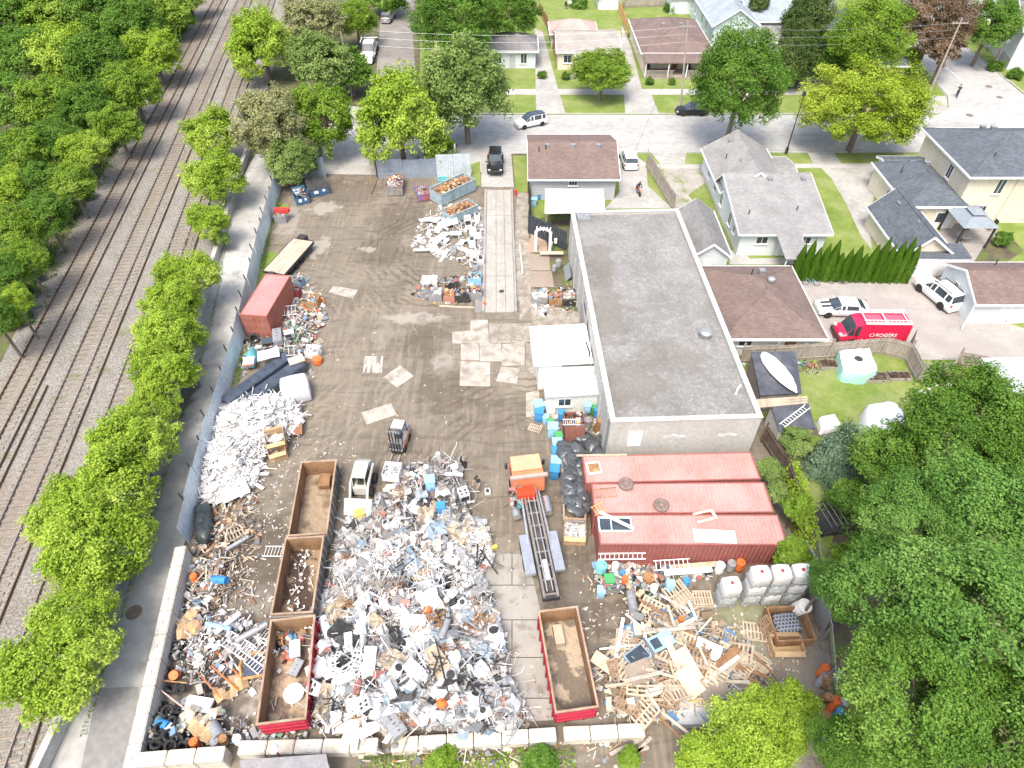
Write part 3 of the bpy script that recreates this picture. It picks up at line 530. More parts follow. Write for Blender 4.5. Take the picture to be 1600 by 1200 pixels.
MB().box(-.28,-.11,12.5,15.5,0,3.6).build('roller_door',STEEL,h)
# annex
h=E('annex','white lean-to office annex with two roof levels against the warehouse wall','annex',(2.2,36.0,0),R(3))
wh=M('annex_siding',(.7,.71,.66),(.62,.63,.58),.5,.7)
MB().box(.1,4.4,2.9,6.9,0,2.95).build('wall',wh,h); MB().box(.6,4.6,0,2.88,0,2.4).build('wall',wh,h)
MB().slab([(-.35,2.7,3.0),(4.5,2.7,3.1),(4.5,7.4,3.25),(-.35,7.4,3.15)],.12).build('roof',M('annex_roof',(.77,.78,.73),(.7,.71,.66),.5,.6),h)
MB().slab([(.4,-.3,2.45),(4.7,-.25,2.5),(4.7,2.85,2.62),(.4,2.85,2.57)],.1).build('roof',M('annex_roof_low',(.5,.53,.5),(.58,.61,.58),.4,.7),h)
f_=MB().box(2.0,4.3,2.84,2.9,2.66,2.93).build('window',DARK,h); MB().box(2.06,4.24,2.82,2.838,2.68,2.91).build('pane',GLASS,f_)
pane_win(h,'F',1.5,1.1,.95,.75,4,3,div=1) ; MB().tube([(4.25,3.4,3.15),(4.25,3.4,3.6),(4.1,4.6,3.7)],.06,8).build('flue',DARK,h)
# gazebo
h=E('gazebo','grey metal-roofed gazebo on dark posts over the patio table','gazebo',(46.6,59.6,.12))
MB().add([(-.2,-.2,2.55),(3.5,-.2,2.55),(3.5,3.9,2.55),(-.2,3.9,2.55),(1.2,1.2,3.3),(2.1,1.2,3.3),(2.1,2.5,3.3),(1.2,2.5,3.3)],[(0,1,5,4),(1,2,6,5),(2,3,7,6),(3,0,4,7),(4,5,6,7),(3,2,1,0)]).build('roof',M('gazebo_roof',(.2,.235,.26),(.25,.285,.31),.6,.5),h)
MB().add([(.9,.9,3.42),(2.4,.9,3.42),(2.4,2.8,3.42),(.9,2.8,3.42),(1.65,1.85,3.75)],[(0,1,4),(1,2,4),(2,3,4),(3,0,4),(3,2,1,0)]).build('vent_roof',M('gazebo_roof',(1,1,1)),h)
for x,y in((.05,.05),(3.25,.05),(3.25,3.65),(.05,3.65)): MB().box(x-.09,x+.09,y-.09,y+.09,0,2.56).build('post',DARK,h)
h=E('patio_table','round patio table under the gazebo','table',(48.0,61.0,.14)); MB().lathe([(.75,.7),(.75,.74),(0,.74)],18).build('tabletop',STEEL,h); MB().tube([(0,0,0),(0,0,.7)],.05).build('leg',DARK,h)
# ================= vegetation
def leaves(pts,nor,size,rs,asp=.62):
    n=len(pts); nor=nor/np.maximum(np.linalg.norm(nor,axis=1,keepdims=True),1e-6)
    t=rs.normal(size=(n,3)); u=np.cross(nor,t); u/=np.maximum(np.linalg.norm(u,axis=1,keepdims=True),1e-6); v=np.cross(nor,u)
    s=(size*rs.uniform(.65,1.35,n))[:,None]
    V=np.stack([pts-u*s*.5,pts-v*s*.5*asp+nor*s*.1,pts+u*s*.5,pts+v*s*.5*asp+nor*s*.1],1).reshape(-1,3)
    return V
def quadmesh(name,V,mat):
    n=len(V)//4; me=bpy.data.meshes.new(name); me.vertices.add(4*n); me.vertices.foreach_set('co',V.astype(np.float32).ravel())
    me.loops.add(4*n); me.loops.foreach_set('vertex_index',np.arange(4*n,dtype=np.int32)); me.polygons.add(n); me.polygons.foreach_set('loop_start',np.arange(0,4*n,4,dtype=np.int32))
    me.polygons.foreach_set('loop_total',np.full(n,4,dtype=np.int32)); me.materials.append(mat); me.update(calc_edges=True); me.validate(); return me
def crown(name,seed,ncl,per,cr,leaf,mat,low=-.6,rough=.2,sub=6):
    rs=np.random.RandomState(seed); P_=[]; Nn=[]
    d=rs.normal(size=(ncl*3,3)); d/=np.linalg.norm(d,axis=1,keepdims=True); d=d[d[:,2]>low][:ncl]
    ph=rs.uniform(0,6.28,6)
    lump=1+rough*(np.sin(3*d[:,0]+ph[0]+2*d[:,2])*np.sin(2.7*d[:,1]+ph[1])+.6*np.sin(6*d[:,0]+ph[2])*np.sin(5*d[:,1]+ph[3]+3*d[:,2]))
    r=lump*(1-cr)*rs.uniform(.35,1.0,len(d))**.35
    C=d*r[:,None]
    for c,dd in zip(C,d):
        k=int(per*rs.uniform(.6,1.4)); crr=cr*rs.uniform(.7,1.25)
        # sub-clumps of leaves on each bough
        sc=rs.normal(size=(sub,3)); sc/=np.linalg.norm(sc,axis=1,keepdims=True); sc=c+sc*crr*rs.uniform(.3,.85,(sub,1))
        w=rs.randint(0,sub,k); q=rs.normal(size=(k,3)); q/=np.linalg.norm(q,axis=1,keepdims=True)
        q*=rs.uniform(.25,1,(k,1))**.5; p=sc[w]+q*crr*.52*np.array([1,1,.75]); P_.append(p); Nn.append(q*.7+dd*.35+np.array([0,0,.55])+rs.normal(size=(k,3))*.45)
    V=leaves(np.concatenate(P_),np.concatenate(Nn),leaf,rs); return quadmesh(name,V,mat),C
def trunkmesh(seed,C,mat,thick=.07,nb=12,lean=0):
    rs=random.Random(seed); mb=MB(); j=(rs.uniform(-.06,.06),rs.uniform(-.06,.06))
    mb.tube([(0,0,-5),(j[0]*.4,j[1]*.4,-.95),(j[0],j[1],-.4),(j[0]*1.2,j[1]*1.5,0),(0,0,.35)],[thick*1.5,thick,thick*.8,thick*.5,thick*.12],8)
    for c in rs.sample([tuple(x) for x in C],min(nb,len(C))):
        z0=rs.uniform(-.5,-.1); a=Vector((j[0],j[1],z0)); b=Vector(c)*.8; m=a.lerp(b,.5)+Vector((0,0,-.07)); mb.tube([a,m,b],[thick*.42,thick*.25,thick*.08],5)
    me=mb.build('trunk',mat); d=me.data; bpy.data.objects.remove(me); return d
BARK=M('bark',(.13,.1,.08),(.22,.185,.15),3,.95,stretch=(3,3,.5),bump=.5)
LM={ 'lime':leafmat('leaf_lime',(.1,.2,.014),(.29,.42,.045),(.52,.63,.14),.3),
 'green':leafmat('leaf_green',(.035,.095,.014),(.115,.225,.032),(.26,.39,.085),.28),
 'maple':leafmat('leaf_maple',(.04,.11,.02),(.12,.24,.045),(.28,.42,.12),.2),
 'mid':leafmat('leaf_mid',(.07,.145,.014),(.19,.31,.035),(.37,.49,.1),.3),
 'olive':leafmat('leaf_olive',(.09,.15,.035),(.19,.28,.075),(.33,.42,.15),.28),
 'pale':leafmat('leaf_pale',(.17,.185,.07),(.31,.325,.15),(.46,.47,.26),.28),
 'gold':leafmat('leaf_gold',(.12,.2,.014),(.31,.41,.04),(.52,.59,.12),.35),
 'copper':leafmat('leaf_copper',(.09,.06,.035),(.19,.13,.085),(.3,.23,.16),.2),
 'dark':leafmat('leaf_dark',(.035,.075,.018),(.08,.13,.035),(.16,.2,.07),.2),
 'blue':leafmat('leaf_blue',(.09,.16,.09),(.17,.26,.16),(.3,.4,.27),.15),
 'cedar':leafmat('leaf_cedar',(.03,.085,.008),(.075,.165,.014),(.14,.25,.03),.15)}
TM={}
def template(kind,size,v):
    k=(kind,size,v)
    if k in TM: return TM[k]
    seed=hash_(kind)+v*17
    prm={'s':(60,170,.3,.095),'m':(120,230,.24,.052),'l':(120,470,.235,.034),'t':(60,50,.27,.11)}[size]
    me,C=crown('crown',seed,prm[0],prm[1],prm[2],prm[3],LM[kind]); tm=trunkmesh(seed,C,BARK,.06 if size!='l' else .05,14 if size!='t' else 22); TM[k]=(me,tm); return TM[k]
def hash_(s): return sum(ord(c)*(i+3) for i,c in enumerate(s))%997
TC=[0]
def tree(kind,px,py,rpx,hc,label,size='m',sq=.9,name='tree',group=None,sx=1.0,cat='tree',zb=0):
    c=G(px,py,hc); r=rpx/PXM(py,hc)*(1.08 if px<700 and py>400 else 1.16 if py>400 else 1.04); TC[0]+=1; me,tm=template(kind,size,TC[0]%3 if size!='l' else TC[0]%2)
    t=E(name,label,cat,(c.x,c.y,zb),R((TC[0]*77)%360),group)
    rz=r*sq
    o=bpy.data.objects.new('crown',me); COL.objects.link(o); o.parent=t; o.location=(0,0,hc); o.scale=(r*sx,r,rz)
    o=bpy.data.objects.new('trunk',tm); COL.objects.link(o); o.parent=t; o.location=(0,0,hc); o.scale=(r*sx,r,rz)
    return t
GL='lime-green trees in a row between the railway and the lane'
# one row of bright trees along the lane
for k,s,x,y,r,h,l in (
 ('lime','m',92,1035,84,3.6,'bright lime-green tree nearest the camera, by the dark asphalt patch on the lane'),
 ('lime','m',118,962,62,3.6,'smaller lime-green tree tucked behind the nearest one of the row'),
 ('lime','m',150,850,84,3.8,'wide lime-green tree level with the start of the concrete block wall'),
 ('lime','m',108,800,58,3.4,'lime-green tree leaning over the rails, on the track side of the row'),
 ('lime','m',172,765,74,4,'lime-green tree in the middle of the biggest clump of the row'),
 ('lime','m',205,700,68,3.8,'lime-green tree at the far end of the biggest clump, beside the white scrap'),
 ('lime','m',252,585,54,3.6,'round lime-green tree beside the wet stain on the lane'),
 ('lime','m',262,528,58,3.8,'lime-green tree level with the dark cabinets'),
 ('lime','m',268,475,46,3.6,'lime-green tree opposite the red container'),
 ('lime','m',293,432,48,3.6,'lime-green tree opposite the flatbed trailer'),
 ('lime','m',325,345,34,3.2,'small thin lime-green tree beside the bare branches'),
 ('lime','m',236,640,40,3,'small lime-green tree filling the gap above the wet stain end of the big clump'),
 ('lime','m',338,278,48,3.8,'tall lime-green tree beside the tracks below the pale olive tree'),
 ('lime','m',332,210,46,3.8,'lime-green tree farthest along the row, against the pale olive tree')):
    tree(k,x,y,r,h,l,s,group=GL,name='lime_tree')
for k,s,x,y,r,h,sq,l in (
 ('lime','m',408,72,58,5,1,'round yellow-green tree beside the tracks at the top left'),
 ('pale','m',420,195,62,6,1,'large pale olive tree with grey-green leaves over the yard fence'),
 ('mid','m',505,185,54,5,1.1,'bright green tree right of the pale olive tree'),
 ('olive','m',455,250,45,3,.9,'low dark green tree over the blue dumpster'),
 ('olive','m',498,100,58,5,.9,'thick olive tree beside the parked white truck'),
 ('green','s',548,112,38,3.5,.9,'dark green bush just below the parked white truck'),
 ('pale','m',490,35,50,5,.9,'thin grey-green tree near the top edge left of the side lane'),
 ('mid','m',556,30,36,4.5,.9,'bright green round tree left of the red and silver cars'),
 ('green','s',600,-12,40,4,.9,'dark green tree cut by the top edge beside the black car'),
 ('lime','m',622,188,72,6,1.15,'big bright yellow-green tree standing over the yard gate'),
 ('olive','m',728,140,80,7,1.1,'big airy olive-green tree beside the black jeep'),
 ('green','l',712,28,72,8,.95,'dark green tall tree at the top edge over the side lane'),
 ('green','m',800,22,48,6,.9,'dark green tree over the white cottage'),
 ('mid','s',690,232,28,2.5,.9,'small green shrub by the corrugated gate'),
 ('mid','m',940,112,50,4,.7,'small spreading green tree on the verge in front of the tan-roofed bungalow'),
 ('green','l',1155,130,80,8.5,1.1,'tall full green maple on the verge beside the leaning utility pole'),
 ('gold','l',1352,165,98,6,.72,'broad golden-green tree on the verge by the corner'),
 ('dark','m',1238,92,33,4.5,1.7,'narrow dark olive conifer left of the green tree by the brick house'),
 ('dark','m',1262,30,38,6,1.5,'dark green conifer at the top edge between the blue and brick houses'),
 ('dark','s',1278,75,26,4,1.5,'short dark conifer behind the golden-green tree'),
 ('mid','l',1352,55,70,8,.95,'large fresh green tree in front of the red brick house'),
 ('copper','l',1462,35,62,7.5,1,'copper-brown tree overhanging the side street'),
 ('copper','s',1478,78,30,5,.9,'small brownish tree beside the copper-brown tree'),
 ('green','m',1548,40,45,6,.9,'green tree right of the side street beyond the lamp pole'),
 ('green','m',1590,20,40,6,.9,'green tree at the top right corner'),
 ('mid','s',1420,95,17,2.5,1.3,'small rounded green bush at the corner of the brick house'),
 ('green','s',1310,100,36,3,.8,'green shrub below the fresh green tree'),
 ('dark','s',1185,5,18,5,1.5,'slim dark tree at the top edge beside the blue house'),
 # right-hand bottom
 ('green','l',1515,665,98,8,.9,'dark green round maple beyond the lawn at the right edge'),
 ('green','l',1590,720,70,8,.9,'dark green maple cut by the right edge'),
 ('green','m',1400,715,58,5,.9,'mid-green bushy tree beyond the giant maples'),
 ('maple','l',1432,815,78,10,.8,'grey-green maple at the upper left of the giant maples'),
 ('maple','l',1540,815,115,10.5,.8,'grey-green giant maple at the right edge'),
 ('maple','l',1402,935,106,9,.85,'giant maple overhanging the plastic totes and the yard edge'),
 ('maple','l',1540,985,140,11,.8,'giant maple in the middle of the right edge'),
 ('green','l',1445,1090,118,10,.85,'giant dark maple nearest the bottom edge'),
 ('green','l',1330,1180,60,6,.9,'dark green tree filling the corner beside the lime-green trees'),
 ('green','l',1570,1150,120,10,.85,'giant maple in the bottom right corner'),
 ('maple','m',1292,905,30,5,.9,'small grey-green maple bough beside the end of the tote row'),
 ('lime','m',1180,1150,66,3.5,.9,'bright lime-green tree at the bottom edge beside the pallets'),
 ('lime','m',1235,1120,50,3.4,.9,'lime-green tree just right of the one by the pallets'),
 ('lime','s',1100,1185,40,2.2,.8,'small lime-green tree cut by the bottom edge'),
 ('mid','s',1245,795,26,2.4,.9,'yellow-green bush at the corner of the front red container'),
 ('mid','s',1235,865,30,2,.9,'yellow-green bush beside the row of plastic totes'),
 ('olive','s',1200,735,22,2.2,.9,'small olive bush at the end of the far red container'),
 ('olive','s',1212,770,18,2.2,.9,'small olive bush at the end of the middle red container'),
 ('olive','s',1245,690,26,2.0,.8,'scraggy olive shrub by the dark wooden fence'),
 ('mid','s',1330,880,36,2.5,.8,'light green shrub in the shade beside the wire pen'),
 ('green','s',1325,780,30,2,.8,'low green shrub on the shady ground'),
 ('mid','s',1085,352,1,1,1,None),('green','s',1567,375,16,.8,.8,'low green bush by the gazebo lawn'),
 ('mid','s',1070,355,7,2,1.6,'yellow-green creeper against the side of the warehouse'),
 ('mid','s',1525,592,22,1.2,.8,'small green bush by the pale-roofed shed'),
 ('olive','s',345,372,16,1.6,1,'small bush against the wall of the lane'),
 ('green','s',845,1190,26,.6,.6,'low green plant at the bottom edge below the block wall'),
 ('mid','s',690,1190,30,.6,.6,'low lime plant growing against the foot of the block wall'),
 ('mid','s',985,1185,18,.8,.7,'small green plant at the foot of the wall left of the lime trees')):
    if l is None: continue
    tree(k,x,y,r,h,l,s,sq,name='bush' if s=='s' else 'tree',cat='bush' if s=='s' else 'tree',zb=.12 if x>1000 and y<1000 else 0)
# woods west of the railway
wk=['mid','green','lime','green','mid','green']
wp=[(255,15,48),(205,45,50),(238,85,42),(150,20,52),(90,20,55),(30,20,55),(205,140,44),(155,95,48),(100,85,50),(40,90,50),(182,195,38),(140,170,42),(80,160,48),(20,160,50),(130,235,34),(85,225,40),(40,240,42),(0,240,45),(110,285,34),(60,290,38),(12,300,42),(72,335,36),(25,360,40),(-15,370,45),(38,405,30),(5,430,36),(20,470,26),(-8,500,32),(292,-12,30),(250,-30,40)]
ad=['first','second','third']
for i,(x,y,r) in enumerate(wp):
    side='on the track-side edge of the woods' if i in(0,2,6,10,14,18,21,24,26,28) else 'inside the woods west of the railway'
    kd={'green':'deep green','mid':'fresh green','dark':'very dark green','olive':'olive-green','lime':'bright yellow-green'}[wk[i%6]]
    pos='at the top edge' if y<30 else ('at the left edge' if x<25 else ('in the upper part' if y<150 else ('halfway down' if y<280 else 'near the lower tip')))
    tree(wk[i%6],x,y,r*1.12,4.4,f'{kd} woodland tree {side}, {pos}','m',.85,name='woodland_tree',group='trees of the woods west of the railway')
rr=random.Random(8)
BU=[]
for i in range(26):
    t=rr.random(); pts=[(310,0),(262,70),(235,140),(205,190),(168,240),(135,310),(95,350),(70,410),(45,470),(20,530)]
    k=int(t*9); f=t*9-k; a,b=pts[k],pts[min(k+1,9)]; x=a[0]+(b[0]-a[0])*f-rr.uniform(4,26); y=a[1]+(b[1]-a[1])*f
    tree(rr.choice(['green','mid','olive','dark']),x,y,rr.uniform(11,24),.9,'low bush at the foot of the woods beside the ballast','s',.8,name='bush',group='low bushes at the foot of the woods',cat='bush')
hedge_u=1
# conifers
def conifer(seed,n,leaf,mat,lay=11,droop=.25,fr=1.0):
    rs=np.random.RandomState(seed); P_=[];N_=[]
    for L_ in range(lay):
        f=L_/(lay-1); z=f*.93+.03; rad=(1-f)**.8*fr+.05; nb=int(5+14*(1-f))
        for b in range(nb):
            a=rs.uniform(0,6.283); ln=rad*rs.uniform(.72,1.1); k=int(n*(ln+.15))
            t=rs.uniform(.15,1,k)**.6; w=(.16*(1-t)+.06)*1.4; off=rs.normal(size=(k,3))*w[:,None]*np.array([1,1,.35])
            p=np.stack([np.cos(a)*ln*t,np.sin(a)*ln*t,np.full(k,z)-droop*t**1.5*ln*.35],1)+off*np.array([.8,.8,.25]); P_.append(p); N_.append(np.stack([np.cos(a)*t,np.sin(a)*t,np.full(k,.8)],1)+rs.normal(size=(k,3))*.4)
    V=leaves(np.concatenate(P_),np.concatenate(N_),leaf,rs,.7); return quadmesh('crown',V,mat)
tmm=MB().tube([(0,0,-.02),(0,0,.5),(0,0,.95)],[.06,.04,.01],6).build('trunk',BARK); tmd=tmm.data; bpy.data.objects.remove(tmm)
def con(me,x,y,R_,h,label,group=None,name='conifer'):
    c=G(x,y,.12); t=E(name,label,'conifer' if name=='conifer' else 'cedar',(c.x,c.y,.12),rr.uniform(0,6),group)
    for n_,m_ in(('crown',me),('trunk',tmd)):
        o=bpy.data.objects.new(n_,m_); COL.objects.link(o); o.parent=t; o.scale=(R_,R_,h)
    return t
con(conifer(3,330,.055,LM['blue'],15,.5),1290,738,1.95,5.4,'grey-blue spruce standing beside the white covered boat')
# cedar hedge
rs=np.random.RandomState(5)
def cedarm(seed):
    rs=np.random.RandomState(seed); k=5200; z=rs.uniform(0,1,k)**.85; a=rs.uniform(0,6.283,k); rad=(np.minimum(1,(1-z)*1.9)**.7)*rs.uniform(.65,1.05,k)*(1+.12*np.sin(a*5+z*9)); p=np.stack([np.cos(a)*rad,np.sin(a)*rad,z],1)
    return quadmesh('crown',leaves(p,np.stack([np.cos(a),np.sin(a),np.full(k,.5)],1)+rs.normal(size=(k,3))*.4,.1,rs,.6),LM['cedar'])
cm=[cedarm(i) for i in range(3)]
for i in range(15):
    f=i/14; x=1240+f*170; gap=0
    lb=('cedar column at the left end of the hedge by the brown garage roof' if i==0 else 'cedar column at the right end of the hedge by the white lean-to wall' if i==14 else 'narrow bright green cedar column inside the hedge above the courtyard')
    h_=4.1+.5*math.sin(i*2.1)+(.5 if i>9 else 0)-(.5 if 5<=i<=8 else 0)
    con(cm[i%3],x,436+(f*4),.5*rr.uniform(.9,1.1),h_,lb,'cedar columns of the courtyard hedge' ,'cedar')
# ivy-covered fence on the right of the yard
def hedge(name,label,pts,w,h,leaf,dens,mat,seed,cat='hedge',zb=0.1,kind=None):
    rs=np.random.RandomState(seed); P_=[]; N_=[]; base=G(*pts[0],zb)
    for a,b in zip(pts,pts[1:]):
        p,q=G(*a,zb),G(*b,zb); L_=(q-p).length; d=(q-p)/L_; nn=np.array([-d.y,d.x,0]); k=int(L_*dens*(h+w))
        t=rs.uniform(0,L_,k); an=rs.uniform(-.2,3.34,k); lum=1+.25*np.sin(t*2.3+seed)+.15*np.sin(t*5.1)
        r=rs.uniform(.6,1.05,k)*lum; off=np.cos(an)*w/2*r; zz=np.sin(an)*h*r*.9
        P_.append(np.array([p.x,p.y,zb])[None]+np.array([d.x,d.y,0])[None]*t[:,None]+nn[None]*off[:,None]+np.stack([0*zz,0*zz,np.maximum(zz,.03)],1)-np.array(base)[None])
        N_.append(nn[None]*np.cos(an)[:,None]+np.array([0,0,1])[None]*(np.sin(an)[:,None]+.3)+rs.normal(size=(k,3))*.4)
    me=quadmesh(name,leaves(np.concatenate(P_),np.concatenate(N_),leaf,rs),mat); o=bpy.data.objects.new(name,me); COL.objects.link(o); o.location=base; return tag(o,label,cat,kind=kind)
hedge('ivy_hedge','yellow-green ivy grown thickly over the fence right of the red containers',[(1232,745),(1246,800),(1262,872)],1.3,2.0,.17,170,LM['lime'],3)
hedge('vine','sparse yellow-green vine on the leaning fence behind the warehouse',[(1205,690),(1216,705),(1232,745)],.8,1.6,.15,60,LM['olive'],9)
hedge('ground_cover','low green plants under the giant maples',[(1290,770),(1330,790),(1370,770),(1320,840),(1400,700),(1300,700)],3.0,.35,.2,50,LM['green'],12,kind='stuff')
hedge('weeds','green weeds along the foot of the corrugated fence',[(434,312),(415,370),(408,420)],.9,.3,.14,110,LM['mid'],5,zb=.03,kind='stuff')
hedge('weeds','weeds along the fence by the dark cabinets',[(376,545),(368,600)],.6,.3,.14,80,LM['mid'],6,zb=.03,kind='stuff')
hedge('weeds','grass and weeds below the concrete block wall',[(560,1196),(640,1193),(720,1191),(800,1190),(900,1187)],1.3,.35,.13,110,LM['mid'],7,zb=.02,kind='stuff')
hedge('weeds','weeds along the foot of the lane wall',[(130,1150),(190,960),(300,610),(332,500),(352,380)],.3,.18,.13,45,LM['mid'],8,zb=.03,kind='stuff')
hedge('undergrowth','dense low undergrowth beneath the woodland trees',[(262,40),(215,110),(165,190),(110,280),(55,360),(15,440),(-20,520)],7,1.5,.26,26,LM['green'],33,kind='stuff')
hedge('undergrowth','fresh green undergrowth deeper inside the woods',[(190,30),(130,120),(60,220),(0,300)],9,1.8,.28,22,LM['mid'],34,kind='stuff')
# bare branches by the rails
mb=MB(); rr=random.Random(3)
for i in range(26):
    a=rr.uniform(0,6.28); e=rr.uniform(.6,1.4); L_=rr.uniform(.8,2.2); p=Vector((rr.uniform(-.6,.6),rr.uniform(-2,2),0)); q=p+Vector((math.cos(a)*math.cos(e),math.sin(a)*math.cos(e),math.sin(e)))*L_
    m_=p.lerp(q,.5)+Vector((rr.uniform(-.2,.2),rr.uniform(-.2,.2),0)); mb.tube([p,m_,q],[.03,.02,.006],4)
    for _ in range(3): d=Vector((rr.uniform(-1,1),rr.uniform(-1,1),rr.uniform(0,1))).normalized()*.5; mb.tube([m_,m_+d],[.014,.004],3)
o=mb.build('bare_shrub',M('dry_twig',(.3,.25,.2),(.4,.35,.28))); o.location=G(300,375,0); tag(o,'bare leafless shrub with grey twigs beside the rails','bush')
# ================= walls, fences, poles
corr=M('corrugated_steel',(.56,.63,.67),(.47,.53,.56),.5,.5,.25,c3=(.6,.66,.69))
corrb=M('corrugated_steel_blue',(.27,.32,.38),(.35,.4,.46),.5,.5,.25)
def corrugated(name,pts,h,mat,label,cat='fence',zb=.02,per=.28,post=True,pw=2.4,side=1,lean=0,px=True,postm=DARK):
    base=G(*pts[0],zb) if px else Vector((*pts[0],zb)); t=E(name,label,cat,base); k=0
    for a,b in zip(pts,pts[1:]):
        p,q=(G(*a,zb),G(*b,zb)) if px else (Vector((*a,zb)),Vector((*b,zb))); L_=(q-p).length; d=(q-p)/L_; n=Vector((-d.y,d.x,0)); m=max(1,round(L_/pw)); w=L_/m
        for j in range(m):
            mb=MB(); k+=1; hh=h+((k*37)%5-2)*.05; ln=lean+((k*53)%7-3)*.02; s=w*j; vs=[]; n_=int(w/per*4)
            for i in range(n_+1):
                o=[0,.035,.035,0][i%4]; v=p+d*(s+w*i/n_)+n*(o+(k%2)*.012)-base; vs+= [v,v+Vector((0,0,hh))+n*ln*side]
            mb.add(vs,[(2*i,2*i+2,2*i+3,2*i+1) for i in range(n_)]); mb.add([v+n*-.02 for v in vs],[(2*i+1,2*i+3,2*i+2,2*i) for i in range(n_)])
            mb.build('panel',mat,t)
            if post:
                v=p+d*s+n*.11*side-base; MB().tube([v,v+Vector((0,0,hh+.35))+n*(ln+.12*((k%3)-.5))*side],.055,6).build('post',postm,t)
    return t
corrugated('corrugated_fence',[(440,292),(412,392),(379,545),(350,640),(328,715),(296,852)],2.3,corr,'long pale blue-grey corrugated steel fence between the yard and the lane',side=-1,lean=.1)
corrugated('corrugated_fence',[(460,279),(511,279)],2.7,corrb,'short blue corrugated fence behind the two blue dumpsters',side=1,lean=0)
corrugated('corrugated_fence',[(591,279),(605,279),(683,277)],2.4,corrb,'blue corrugated fence under the big yellow-green tree',side=1,lean=0)
corrugated('corrugated_gate',[(683,277),(736,276)],2.9,corr,'pale corrugated gate leaves between the olive tree and the jeep','gate',side=1,lean=0)
g=E('gate','open rusty gate frame swung back at the yard entrance','gate',G(590,279,.03)); MB().tube([(0,0,0),(0,0,2.2)],.07).build('post',DARK,g); MB().tube([(0,0,1.9),(-.2,-4,1.9),(-.2,-4,.2),(0,0,.2)],.045).build('gate_frame',RUST,g)
# low concrete wall along the tracks
cw=M('old_wall_concrete',(.36,.35,.32),(.46,.45,.42),.6,.9,bump=.3); topmix(cw,noisefac(2,.55,.7,amt=.5),(.25,.25,.2))
o=strip('lane_wall',[(390,236),(372,292),(341,400),(306,520),(269,645),(222,800),(168,950),(112,1112),(48,1250)],.42,1.0,cw); o['kind']=''; del o['kind']; tag(o,'low pale concrete wall between the lane and the lime trees','wall')
# big concrete blocks
cb=M('block_concrete',(.44,.42,.36),(.56,.54,.48),.9,.9,bump=.35,c3=(.5,.475,.42)); topmix(cb,noisefac(3,.58,.72,amt=.4),(.36,.34,.29))
cb2=M('block_concrete_tan',(.5,.44,.36),(.6,.56,.47),1.2,.9,bump=.4); topmix(cb2,noisefac(2,.52,.7,amt=.5,seed=9),(.27,.27,.19))
def blockmesh(mat,L_,w=.72,h=.76):
    mb=MB(); x,y=L_/2-.012,w/2; c=.05
    mb.prism([(-x+c,-y),(x-c,-y),(x,-y+c),(x,y-c),(x-c,y),(-x+c,y),(-x,y-c),(-x,-y+c)],0,h-c)
    mb.prism([(-x+c,-y+c),(x-c,-y+c),(x-c,y-c),(-x+c,y-c)],h-c,h-.004)
    mb.tube([(-.12,0,h-.02),(-.08,0,h+.035),(.08,0,h+.035),(.12,0,h-.02)],.014,4)
    return mb.build('concrete_block',mat)
Bp={k:Proto(blockmesh(m,l)) for k,(m,l) in dict(a=(cb,1.5),b=(cb2,1.45),c=(CONC,1.5)).items()}
def blockrow(pts,kinds,rows,group,lab,z=0,zpx=1.5,step=1.5,taper=None):
    n=0
    for a,b in zip(pts,pts[1:]):
        p,q=G(*a,zpx),G(*b,zpx); L_=(q-p).length; d=(q-p)/L_; m=round(L_/step); an=math.atan2(d.y,d.x)
        for j in range(m):
            for r in range(rows):
                c=p+d*(step*(j+.5+(0 if r%2==0 else 0))); n+=1
                o=Bp[kinds[(n*7+r)%len(kinds)]].put((c.x,c.y,z+.76*r),an+rr.uniform(-.012,.012),group=group,label=lab[r]); o['category']='block'
rr=random.Random(12)
blockrow([(282,853),(205,1188)],'aaa',2,'concrete blocks of the wall beside the lane',['bottom-course concrete block of the pale wall between lane and yard','top-course concrete block of the pale wall between lane and yard'])
blockrow([(213,1187),(368,1175)],'aab',2,'taller concrete blocks at the front left corner of the yard',['bottom-course block of the taller front wall by the tyres','top-course block of the taller front wall by the tyres'])
blockrow([(372,1168),(610,1163),(880,1146),(1010,1140)],'bcba',1,'concrete blocks of the low front wall',['weathered concrete block of the single-course wall along the front of the yard'],zpx=.76)
# wooden fences
def boardfence(name,pts,h,mat,label,zb=.12,step=.16,cat='fence',postm=None,top=True,post=2.4,px=True):
    base=G(*pts[0],zb); t=E(name,label,cat,base)
    for a,b in zip(pts,pts[1:]):
        p,q=(G(*a,zb),G(*b,zb)); L_=(q-p).length; d=(q-p)/L_; n=Vector((-d.y,d.x,0)); m=max(1,round(L_/post)); w=L_/m; an=math.atan2(d.y,d.x)
        for j in range(m):
            mb=MB(); s=w*j; k=int(w/step)
            for i in range(k): c=p+d*(s+(i+.5)*w/k)-base+n*.012*(i%2); hh=h+rr.uniform(-.03,.03); mb.cb(c+Vector((0,0,hh/2+.03)),(w/k*.9,.022,hh),rz=an)
            for z in(.35,h-.25): mb.cb(p+d*(s+w/2)-base-n*.035+Vector((0,0,z)),(w,.04,.09),rz=an)
            mb.build('panel',mat,t); c=p+d*s-base-n*.06; MB().box(-.05,.05,-.05,.05,0,h+(.15 if (j%2) else .5),Matrix.Translation(c)).build('post',postm or mat,t)
    return t
boardfence('board_fence',[(1155,568),(1205,566),(1290,561),(1375,553),(1413,563),(1430,597),(1475,592)],1.9,WOODG,'weathered grey board fence between the courtyard and the garden',zb=.12)
boardfence('board_fence',[(1413,563),(1420,538)],1.9,WOODG,'short grey board fence running up beside the red van')
boardfence('board_fence',[(1475,592),(1490,570),(1535,578)],1.5,WOODG,'low rickety grey fence by the pale-roofed shed')
